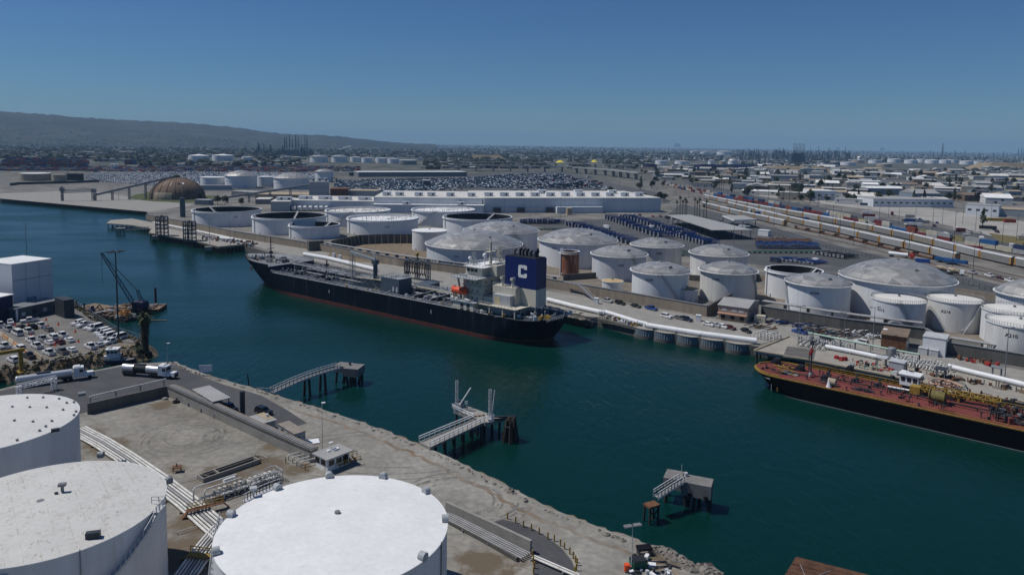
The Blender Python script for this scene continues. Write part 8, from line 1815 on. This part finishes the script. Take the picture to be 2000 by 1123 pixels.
for pts,h,lab in (([(1515,336),(1616,335)],13,'brown grassy mound in front of the right refinery'),([(1912,331),(2060,334)],24,'grey brown mound at the right edge'),([(925,314),(972,313)],20,'pale brown slope beyond the viaduct')):
    a=P(*pts[0]); b=P(*pts[1]); q=MB(); L=(b-a).length; q.box((0,0,0),(L,L*.5,h),taper=.6); o=q.build('mound',M['grass_hill']); o.location=(a+b)/2+Vector((0,L*.25,0)); o['kind']='structure'; o['label']=lab
# steam plume left
p=P(665,296); t=MB(); 
for k in range(16): t.ball((k*4.2+rr.uniform(-3,3),0,k*1.3+rr.uniform(-2,2)),3.+rr.uniform(-1.2,1.4)+k*.06,n=8)
vm=bpy.data.materials.new('steam'); vm.use_nodes=True; vb=vm.node_tree.nodes['Principled BSDF']; vb.inputs['Base Color'].default_value=(.8,.8,.8,1); vb.inputs['Roughness'].default_value=1
o=t.build('steam_plume',vm); o.location=p+Vector((0,0,14)); o['kind']='stuff'; o['label']='small white steam plume beyond the left tanks'
# viaduct
def viaduct(pts,z,label,w=12):
    wv=[P(*p) for p in pts]; t=thing('viaduct',label,'viaduct',wv[0]); q=MB(); tot=0
    for a,b in zip(wv[:-1],wv[1:]): q.bar(a-wv[0]+Vector((0,0,z)),b-wv[0]+Vector((0,0,z)),w,1.6); q.bar(a-wv[0]+Vector((0,0,z+1.2)),b-wv[0]+Vector((0,0,z+1.2)),w+.4,.5); tot+=(b-a).length
    q.build('bridge_deck',M['roof_grey'],t); s=20
    while s<tot: p,an=along(wv,s); q=MB(); q.box(p-wv[0],(3,w*.6,z),an); q.build('pier_column',M['concrete'],t); s+=42
viaduct([(880,333),(1000,335),(1120,338),(1190,344),(1250,352)],13,'elevated concrete road viaduct curving behind the car yard'); viaduct([(900,326),(1100,328),(1240,333)],13,'second elevated road viaduct behind the first',10)
# ------------------------------------------------------------------ parked cars in the far yards
rr=random.Random(40); spots=[]
def inside(p,poly):
    c=False
    for i in range(len(poly)):
        a,b=poly[i],poly[i-1]
        if (a[1]>p[1])!=(b[1]>p[1]) and p[0]<(b[0]-a[0])*(p[1]-a[1])/(b[1]-a[1])+a[0]: c=not c
    return c
def lot_fill(pix,rot,fill,pal,dx=3.3,dy=5.8,gap=3):
    poly=[XY(*q) for q in pix]; x0,x1=min(p[0] for p in poly),max(p[0] for p in poly); y0,y1=min(p[1] for p in poly),max(p[1] for p in poly); d=max(x1-x0,y1-y0); cx,cy=(x0+x1)/2,(y0+y1)/2; cr,sr=math.cos(rot),math.sin(rot)
    ni=int(d/dx); nj=int(d/dy)
    for j in range(-nj,nj):
        if j%gap==0: continue
        blk=rr.random()<fill
        for i in range(-ni,ni):
            if i%24==0: blk=rr.random()<fill
            if not blk or rr.random()<.06: continue
            x=cx+i*dx*cr-j*dy*sr; y=cy+i*dx*sr+j*dy*cr
            if inside((x,y),poly): spots.append((x,y,rot+PI/2,rr.choice(pal)))
W0,K0,S0_,N0=('white',(.62,.63,.65)),('black',(.02,.022,.028)),('silver',(.33,.35,.38)),('navy',(.03,.05,.12))
lot_fill([(162,346),(190,339),(400,337),(535,339),(640,340),(640,348),(520,352),(440,352),(395,362),(300,363),(200,356)],.5,.85,[W0,W0,W0,W0,S0_,K0,N0])
lot_fill([(650,382),(655,352),(830,362),(880,372),(930,369)],.5,.85,[K0,K0,N0,S0_,W0,K0])
lot_fill([(700,352),(912,348),(1000,340),(1100,340),(1185,366),(1190,370),(930,368),(880,372)],.75,.72,[S0_,N0,K0,N0,W0,K0])
lot_fill([(960,372),(1060,370),(1085,383),(970,383)],.75,.6,[S0_,W0,N0])
spots.sort(key=lambda s:s[0]**2+s[1]**2)
far=[s for s in spots]; near_n=220
sm=MB(); sm.box((0,0,.25),(4.6,1.8,.75)); sm.box((-.3,0,1.),(2.7,1.6,.5),taper=.8,m=1); sm.box((-.3,0,1.45),(2.,1.3,.06)); SME=sm.mesh('parked_car',[M['car_paint'],M['glass_dark']])
for x,y,a,(nm,c) in far[:near_n]:
    o=bpy.data.objects.new('parked_car',SME); COL.objects.link(o); o.location=(x,y,G); o.rotation_euler=(0,0,a); o.color=(*c,1); setup(o,nm+' car in the crowded car yard behind the warehouse','car','cars in the far car yards, '+nm)
q=MB(); keys={'white':0,'black':1,'silver':2,'navy':3}
for x,y,a,(nm,c) in far[near_n:]:
    ca,sa=math.cos(a),math.sin(a); m_=keys[nm]
    for (l,w,z0,z1,k,mm) in ((4.6,1.8,.3,1.0,1,m_),(2.5,1.5,1.0,1.5,.8,4 if nm!='white' else 0)):
        vs=[]
        for zz,kk in ((z0,1),(z1,k)):
            for sx,sy in ((-1,-1),(1,-1),(1,1),(-1,1)): u,v=sx*l/2*kk,sy*w/2*kk; vs.append((x+u*ca-v*sa,y+u*sa+v*ca,G+zz))
        q._a(vs,[(4,5,6,7),(0,1,5,4),(1,2,6,5),(2,3,7,6),(3,0,4,7)],m=mm)
o=q.build('distant_parked_cars',[mat('car_'+k,c,.35,var=.05) for k,c in (W0,K0,S0_,N0)]+[M['glass_dark']]); o['kind']='stuff'; o['label']='thousands of cars parked in rows in the far car yards'
# ------------------------------------------------------------------ trees
def leaf_crown(mb,c,rx,rz,n,rr,size,m=0,clump=7):
    cl=[]
    for _ in range(clump):
        a=rr.random()*6.28; b=rr.uniform(-.8,1); r=rr.uniform(.35,.85); cl.append((c[0]+rx*r*math.cos(a)*math.sqrt(max(.1,1-b*b)),c[1]+rx*r*math.sin(a)*math.sqrt(max(.1,1-b*b)),c[2]+rz*b*.75,rr.uniform(.3,.55)))
    for _ in range(n):
        k=rr.choice(cl); u=Vector((rr.gauss(0,1),rr.gauss(0,1),rr.gauss(0,1))).normalized()*rr.uniform(.4,1.)**.5
        p=Vector((k[0]+u.x*rx*k[3],k[1]+u.y*rx*k[3],k[2]+u.z*rz*k[3])); d1=Vector((rr.gauss(0,1),rr.gauss(0,1),rr.gauss(0,.6))).normalized()*size*rr.uniform(.6,1.3); d2=d1.orthogonal().normalized()*size*rr.uniform(.5,1.1)
        mb._a([p-d1,p+d2,p+d1*.9,p-d2],[(0,1,2,3)],m=m)
def tree_proto(seed,h,rx,rz,n,size,conifer=False):
    rr=random.Random(seed); t=thing('tree','tree','tree',(0,0,-80)); q=MB(); q.cyl((0,0,0),(rr.uniform(-.2,.2),0,h-rz*.6),.35,.16,n=7)
    for k in range(5): a=rr.random()*6.28; q.cyl((0,0,h-rz*1.2),(rx*.55*math.cos(a),rx*.55*math.sin(a),h-rz*rr.uniform(.2,.8)),.14,.05,n=5)
    q.build('trunk',M['bark'],t); q=MB()
    if conifer:
        for lv in range(5): leaf_crown(q,(0,0,h-rz*2+lv*rz*.42),rx*(1-.16*lv),rz*.32,n//5,rr,size)
    else: leaf_crown(q,(0,0,h-rz),rx,rz,n,rr,size,clump=9)
    q.build('crown',M['foliage'],t); return t
def palm_proto(seed,h):
    rr=random.Random(seed); t=thing('palm_tree','palm','palm tree',(0,0,-80)); q=MB(); pts=[(0,0,0),(.15,.1,h*.5),(.1,.25,h)]
    for a,b in zip(pts[:-1],pts[1:]): q.cyl(a,b,.3,.22,n=8)
    q.build('trunk',M['bark'],t); q=MB(); top=Vector(pts[-1])
    for k in range(34):
        a=rr.random()*6.28; el=rr.uniform(-.9,1.1); L=rr.uniform(1.5,2.4); d=Vector((math.cos(a)*math.cos(el),math.sin(a)*math.cos(el),math.sin(el))); sd=Vector((-math.sin(a),math.cos(a),0))*.38; p1=top+d*L*.6; p2=top+d*L+Vector((0,0,-.5))
        q._a([top-sd*.3,top+sd*.3,p1+sd,p1-sd,p2],[(0,1,2,3),(3,2,4)])
    q.build('crown',M['palm_leaf'],t); return t
TPs=[tree_proto(1,9,4.2,3.4,420,.7),tree_proto(2,7.5,4.8,2.8,420,.7),tree_proto(3,12,4.,4.6,460,.75),tree_proto(4,13,2.6,5,420,.6,True)]
PPs=[palm_proto(5,12),palm_proto(6,15)]; tused=set()
def plant(pool,k,p,lab,grp,s=1.,rot=0):
    pr=pool[k]
    if pr.name not in tused: tused.add(pr.name); o=pr; o.location=p; o.rotation_euler=(0,0,rot); o.scale=(s,s,s)
    else: o=dup(pr,p,rot,scale=(s,s,s))
    o['label']=lab
    if grp: o['group']=grp
    return o
rr=random.Random(50)
for k,(px,py,h) in enumerate([(1322,420,14),(1328,420,15),(1333,421,15),(1338,421,14),(1341,422,15),(1356,424,15),(1361,425,16),(1366,425,15),(1374,428,14),(1379,429,15)]): plant(PPs,k%2,P(px,py),'tall palm in the clump beside the railway and warehouse corner','palms beside the warehouse corner',h/13.,rr.random()*6)
for k,(px,py) in enumerate([(1413,370),(1409,371),(1428,372),(1501,388),(1530,392),(1541,395),(1597,405),(1520,390),(1560,398),(1580,402),(1405,371),(1610,372),(1646,362),(1652,364),(1490,372)]): plant(PPs,k%2,P(px,py),'palm standing among the buildings behind the railway','palms behind the railway',rr.uniform(.9,1.3),rr.random()*6)
plant(TPs,3,P(1919,442),'tall dark lone tree standing by the road at right',None,1.25)
for px,py in ((425,401),(440,401),(471,401)): plant(TPs,rr.randrange(3),P(px,py),'dark rounded tree in front of the cream sheds behind the open tank','trees in front of the cream sheds',.8)
for px,py in ((648,362),(653,362),(657,363)): plant(PPs,0,P(px,py),'palm beside the slim domed tank','palms beside the slim domed tank',.9)
plant(TPs,1,P(1190,378),'round bush like tree behind the warehouse roof',None,1.2); plant(TPs,1,P(1297,392),'round dark tree at the right end of the warehouse',None,1.1)
# near palm at the slip corner
p=P(284,690); t=thing('palm_tree','shaggy palm with thick skirted trunk at the corner of the parking lot','palm tree',p); q=MB(); q.cyl((0,0,0),(.1,0,11),.75,.95,n=10); q.build('trunk',M['bark'],t); r2=random.Random(3); q=MB()
for k in range(260):
    z=r2.uniform(1.5,11); a=r2.random()*6.28; r=.8+.35*z/11; d=Vector((math.cos(a),math.sin(a),0)); s=Vector((-math.sin(a),math.cos(a),0))*.22; b=d*r+Vector((0,0,z)); q._a([b-s,b+s,b+d*.45+Vector((0,0,-1.1))],[(0,1,2)])
q.build('dead_skirt',mat('dead_fronds',(.055,.043,.03),.95,var=.4,scale=1),t); q=MB(); top=Vector((.1,0,11.2))
for k in range(90):
    a=r2.random()*6.28; el=r2.uniform(-.7,1.2); L=r2.uniform(1.8,3.1); d=Vector((math.cos(a)*math.cos(el),math.sin(a)*math.cos(el),math.sin(el))); s=Vector((-math.sin(a),math.cos(a),0))*.4; p1=top+d*L*.6; q._a([top-s*.3,top+s*.3,p1+s,p1-s,top+d*L+Vector((0,0,-.6))],[(0,1,2,3),(3,2,4)])
q.build('crown',M['palm_leaf'],t)
for k,(px,py) in enumerate(((272,684),(277,690),(290,700))): 
    q=MB(); leaf_crown(q,(0,0,1.),1.6,1.3,160,r2,.35,clump=6); one('bush',('dark bush left of the shaggy palm','dark bush at the foot of the shaggy palm','dark bush on the bank below the shaggy palm')[k],'bush',q,M['foliage'],loc=P(px,py,G-(1.6 if k==2 else 0)))
# ------------------------------------------------------------------ the town behind
rr=random.Random(60)
WC=[('white',(.58,.58,.56)),('cream',(.42,.37,.28)),('grey',(.26,.27,.28)),('tan',(.3,.24,.17)),('pale',(.5,.49,.45)),('brown',(.16,.11,.08)),('blue grey',(.2,.25,.3))]
RC=[('white','roof_white'),('grey','roof_grey'),('tan','roof_tan'),('brown','roof_brown'),('dirty white','roof_dirty'),('dark','steel_grey')]
def town_building(px,py,i,zone):
    p=P(px,py); far=depth(p); wl=rr.uniform(14,55); dp=rr.uniform(12,40); h=rr.choice((4,5,5.5,6,7,8,9.5)); nm,c=rr.choice(WC); rn,rm=RC[rr.choice((0,0,1,1,2,3,4,4,5))]; q=MB()
    q.box((0,0,0),(wl,dp,h),m=0)
    if rr.random()<.35: 
        q._a([(-wl/2-.4,-dp/2-.4,h),(wl/2+.4,-dp/2-.4,h),(wl/2+.4,dp/2+.4,h),(-wl/2-.4,dp/2+.4,h),(-wl/2-.4,0,h+dp*.13),(wl/2+.4,0,h+dp*.13)],[(0,1,5,4),(2,3,4,5),(1,2,5),(3,0,4)],m=1); form='gable roofed'
    else:
        q.box((0,0,h),(wl+.3,dp+.3,.35),m=1); form='flat roofed'
        for k in range(rr.randrange(4)): q.box((rr.uniform(-.4,.4)*wl,rr.uniform(-.3,.3)*dp,h+.35),(rr.uniform(1.5,4),rr.uniform(1.5,3),rr.uniform(1,2)),m=0)
    n=int(wl/6)
    for k in range(n):
        if rr.random()<.6: q.box((-wl/2+wl*(k+.5)/n,-dp/2-.03,rr.choice((.2,1.4,h*.55))),(rr.uniform(1.5,3.6),.08,rr.uniform(1.2,min(3.2,h*.4))),m=2)
    lab=f"{'small' if wl<26 else 'long' if wl>42 else 'low'} {nm} {form} building with {rn} roof {zone}"
    one('town_building',lab,'building',q,[M['wall_tint'],M[rm],M['steel_dark']],loc=p,rot=rr.choice((-.35,-.35,-.3,.1,1.2))+rr.uniform(-.06,.06),group='town buildings '+zone,color=c)
cnt=0
def blocked(px,py): return (1700<px<1980 and 398<py<425) or (1300<px<1500 and py>352 and py>352+(px-1300)*.2) or (1500<=px<2000 and py>389+(px-1500)*.10)
ROWS=[(y,1260+max(0,(y-340))*1.6,2010) for y in (398,392,386,380,374,369,364,359,354,350,346,342,338,335,332,329,326)]
for y,xa,xb in ROWS:
    step=depth(P(1600,y)); n=int((xb-xa)/(46*FO/step))
    for k in range(n):
        px=xa+(xb-xa)*(k+rr.uniform(.1,.9))/n; py=y+rr.uniform(-1.5,1.5)
        if blocked(px,py) or (py<334 and 1620<px<1930) or rr.random()<.1 or cnt>=285: continue
        zone='near the railway' if px<1560 else 'amid the right hand town' if px<1780 else 'at the right town side'
        town_building(px,py,cnt,zone); cnt+=1
tn=0
for _ in range(2000):
    if tn>=235: break
    px=rr.uniform(1245,2010); py=323+ (rr.random()**1.1)*78
    if blocked(px,py) or (py<334 and 1620<px<1930) or (py<328 and px<1460): continue
    plant(TPs,rr.choice((0,1,2,2,3)),P(px,py),'dark tree between the buildings of the right hand town','trees of the right hand town',rr.uniform(.7,1.4),rr.random()*6); tn+=1
# beyond about two and a half kilometres houses and trees read as one mass
def blockd(px,py): return (1620<px<1930 and 317<py<336) or (1272<px<1450 and 315<py<330) or (590<px<830 and py>309) or (360<px<500 and 308<py<322) or (py>326 and 360<px<830) or py>331+max(0,(px-1240)*.05) or (px<175 and py>311) or (170<px<270 and py>317) or (py>330 and 860<px<1300) or (py>311 and 1075<px<1110) or (py>311 and 1145<px<1180)
q=MB(); tq=MB(); NB=7600
for k in range(NB):
    px=rr.uniform(-60,2060); yh=281+(px-1000)*.015; d=rr.random()
    py=yh+ (5+42*d**1.6 if px>1240 else (5+ 30*d**1.5 if px>820 else 5+24*d**1.4))
    if px<1300 and rr.random()<.6: py=yh+rr.uniform(3,54)
    if blockd(px,py): continue
    p=P(px,py); wl,dp,h=rr.uniform(9,26),rr.uniform(8,20),rr.choice((4,5,6,7,9))
    if rr.random()<(.16 if px>1240 else .06): wl*=3; dp*=2
    q.box(p,(wl,dp,h),rr.uniform(-.4,.4),m=rr.randrange(5)); 
    z=p.z+h; ca=0
    q.box((p.x,p.y,z),(wl*.98,dp*.98,.4),0 if 0 else rr.uniform(-.1,.1),m=rr.choice((0,0,5,6)))
o=q.build('distant_houses',[mat('house_white',(.55,.55,.53),.8,var=.2,scale=.01),mat('house_cream',(.38,.33,.25),.8,var=.2,scale=.01),mat('house_grey',(.22,.22,.22),.8,var=.2,scale=.01),mat('house_brown',(.17,.12,.09),.8,var=.2,scale=.01),mat('house_pale',(.42,.42,.42),.8,var=.2,scale=.01),M['roof_dirty'],M['roof_brown']]); o['kind']='stuff'; o['label']='mass of far houses and halls reaching to the horizon'
for k in range(7200):
    px=rr.uniform(-60,2060); yh=281+(px-1000)*.015; d=rr.random(); py=yh+(3.5+40*d**1.8 if px>1240 else 3.5+ (30 if px>820 else 27)*d**1.6)
    if px<1300 and rr.random()<.6: py=yh+rr.uniform(6,56)
    if blockd(px,py): continue
    if px>1240 and rr.random()<.5: continue
    p=P(px,py); r=rr.uniform(5,10)*(1.5 if py<yh+9 else 1); n0=len(tq.v)
    tq.ball((p.x,p.y,p.z+r*.8),r,n=6,sq=(rr.uniform(.8,1.7),rr.uniform(.8,1.4),rr.uniform(.55,1.0)),smooth=False)
    for i in range(n0,len(tq.v)): v=tq.v[i]; tq.v[i]=(v[0]+rr.uniform(-.3,.3)*r,v[1]+rr.uniform(-.3,.3)*r,v[2]+rr.uniform(-.25,.25)*r)
o=tq.build('distant_trees',M['foliage_far']); o['kind']='stuff'; o['label']='far tree cover of the town reaching to the horizon'
q=MB()
for k in range(900):
    px=rr.uniform(-40,700); py=rr.uniform(322,334) if px<170 else rr.uniform(326,336); p=P(px,py); q.box(p,(rr.uniform(6,13),2.6,rr.uniform(2.5,4)),rr.uniform(.2,.8),m=rr.randrange(6))
o=q.build('distant_trailers',[M['red_paint'],M['chassis_blue'],M['steel_grey'],M['rust'],M['roof_tan'],M['grey_paint']]); o['kind']='stuff'; o['label']='far rows of trailers and containers behind the left car yard'
# tall blocks on the skyline
for px,yb,yt,w,lab in ((1322,288,283,12,'far hazy block on the skyline left of the refinery'),(1636,293,290,7,'far hazy block on the skyline, left of two'),(1722,295,291,8,'far hazy block on the skyline, right of two')):
    p=P(px,yb); s=depth(p)/FO; q=MB(); q.box((0,0,0),(w*s,w*s*.6,(yb-yt+2)*s)); one('skyline_block',lab,'building',q,M['grey_paint'],loc=p)
# ------------------------------------------------------------------ air, sky, sun, camera
EL=math.radians(58); SH=Vector((-.985,.15,0)).normalized()
SDIR=Vector((SH.x*math.cos(EL),SH.y*math.cos(EL),math.sin(EL)))
def haze():
    mm=MB(); mm.box((0,12300,-6),(52000,25800,356)); 
    m=bpy.data.materials.new('haze_air'); m.use_nodes=True; nt=m.node_tree; N=nt.nodes; L=nt.links
    N.remove(N['Principled BSDF']); v=N.new('ShaderNodeVolumePrincipled'); v.inputs['Color'].default_value=(.42,.70,1.0,1)
    v.inputs['Density'].default_value=HAZE; v.inputs['Anisotropy'].default_value=.0
    L.new(v.outputs[0],N['Material Output'].inputs['Volume'])
    o=mm.build('haze',m); o['kind']='stuff'; o['label']='thin blue haze over the harbour and city'
HAZE=6e-5
haze()
W=bpy.data.worlds.new('World'); SC.world=W; W.use_nodes=True; nt=W.node_tree
sky=nt.nodes.new('ShaderNodeTexSky'); sky.sky_type='NISHITA'; sky.sun_disc=False; sky.sun_elevation=EL
sky.sun_rotation=math.atan2(SH.x,SH.y)
sky.air_density=1.0; sky.dust_density=.0; sky.ozone_density=5.; sky.altitude=0
bg=nt.nodes['Background']; bg.inputs['Strength'].default_value=.05
tint=nt.nodes.new('ShaderNodeMix'); tint.data_type='RGBA'; tint.blend_type='MULTIPLY'; tint.inputs[0].default_value=1; tint.inputs[7].default_value=(.74,1.13,1.58,1)
nt.links.new(sky.outputs[0],tint.inputs[6]); nt.links.new(tint.outputs[2],bg.inputs['Color'])
sl=bpy.data.lights.new('sun','SUN'); sl.energy=5.0; sl.angle=math.radians(.53); sl.color=(1,.965,.915)
so=bpy.data.objects.new('sun',sl); COL.objects.link(so); so.rotation_euler=(-SDIR).to_track_quat('-Z','Y').to_euler(); so.location=(0,0,200)
cam=bpy.data.cameras.new('camera'); co=bpy.data.objects.new('camera',cam); COL.objects.link(co)
cam.sensor_width=36; cam.sensor_fit='HORIZONTAL'; cam.lens=36*FO/2000; cam.shift_y=-(561.5-Y0)/2000
cam.clip_start=1; cam.clip_end=60000
co.matrix_world=Matrix(((RT.x,UP.x,-FW.x,0),(RT.y,UP.y,-FW.y,0),(RT.z,UP.z,-FW.z,H),(0,0,0,1)))
SC.camera=co
SC.view_settings.view_transform='Standard'; SC.view_settings.look='None'; SC.view_settings.exposure=-.52; SC.view_settings.gamma=1
SC.render.engine='CYCLES'; cy=SC.cycles
cy.use_denoising=True; cy.denoiser='OPENIMAGEDENOISE'; cy.denoising_input_passes='RGB_ALBEDO_NORMAL'
cy.max_bounces=6; cy.diffuse_bounces=2; cy.glossy_bounces=3; cy.transmission_bounces=2; cy.volume_bounces=0; cy.transparent_max_bounces=6
cy.caustics_reflective=False; cy.caustics_refractive=False; cy.sample_clamp_indirect=4
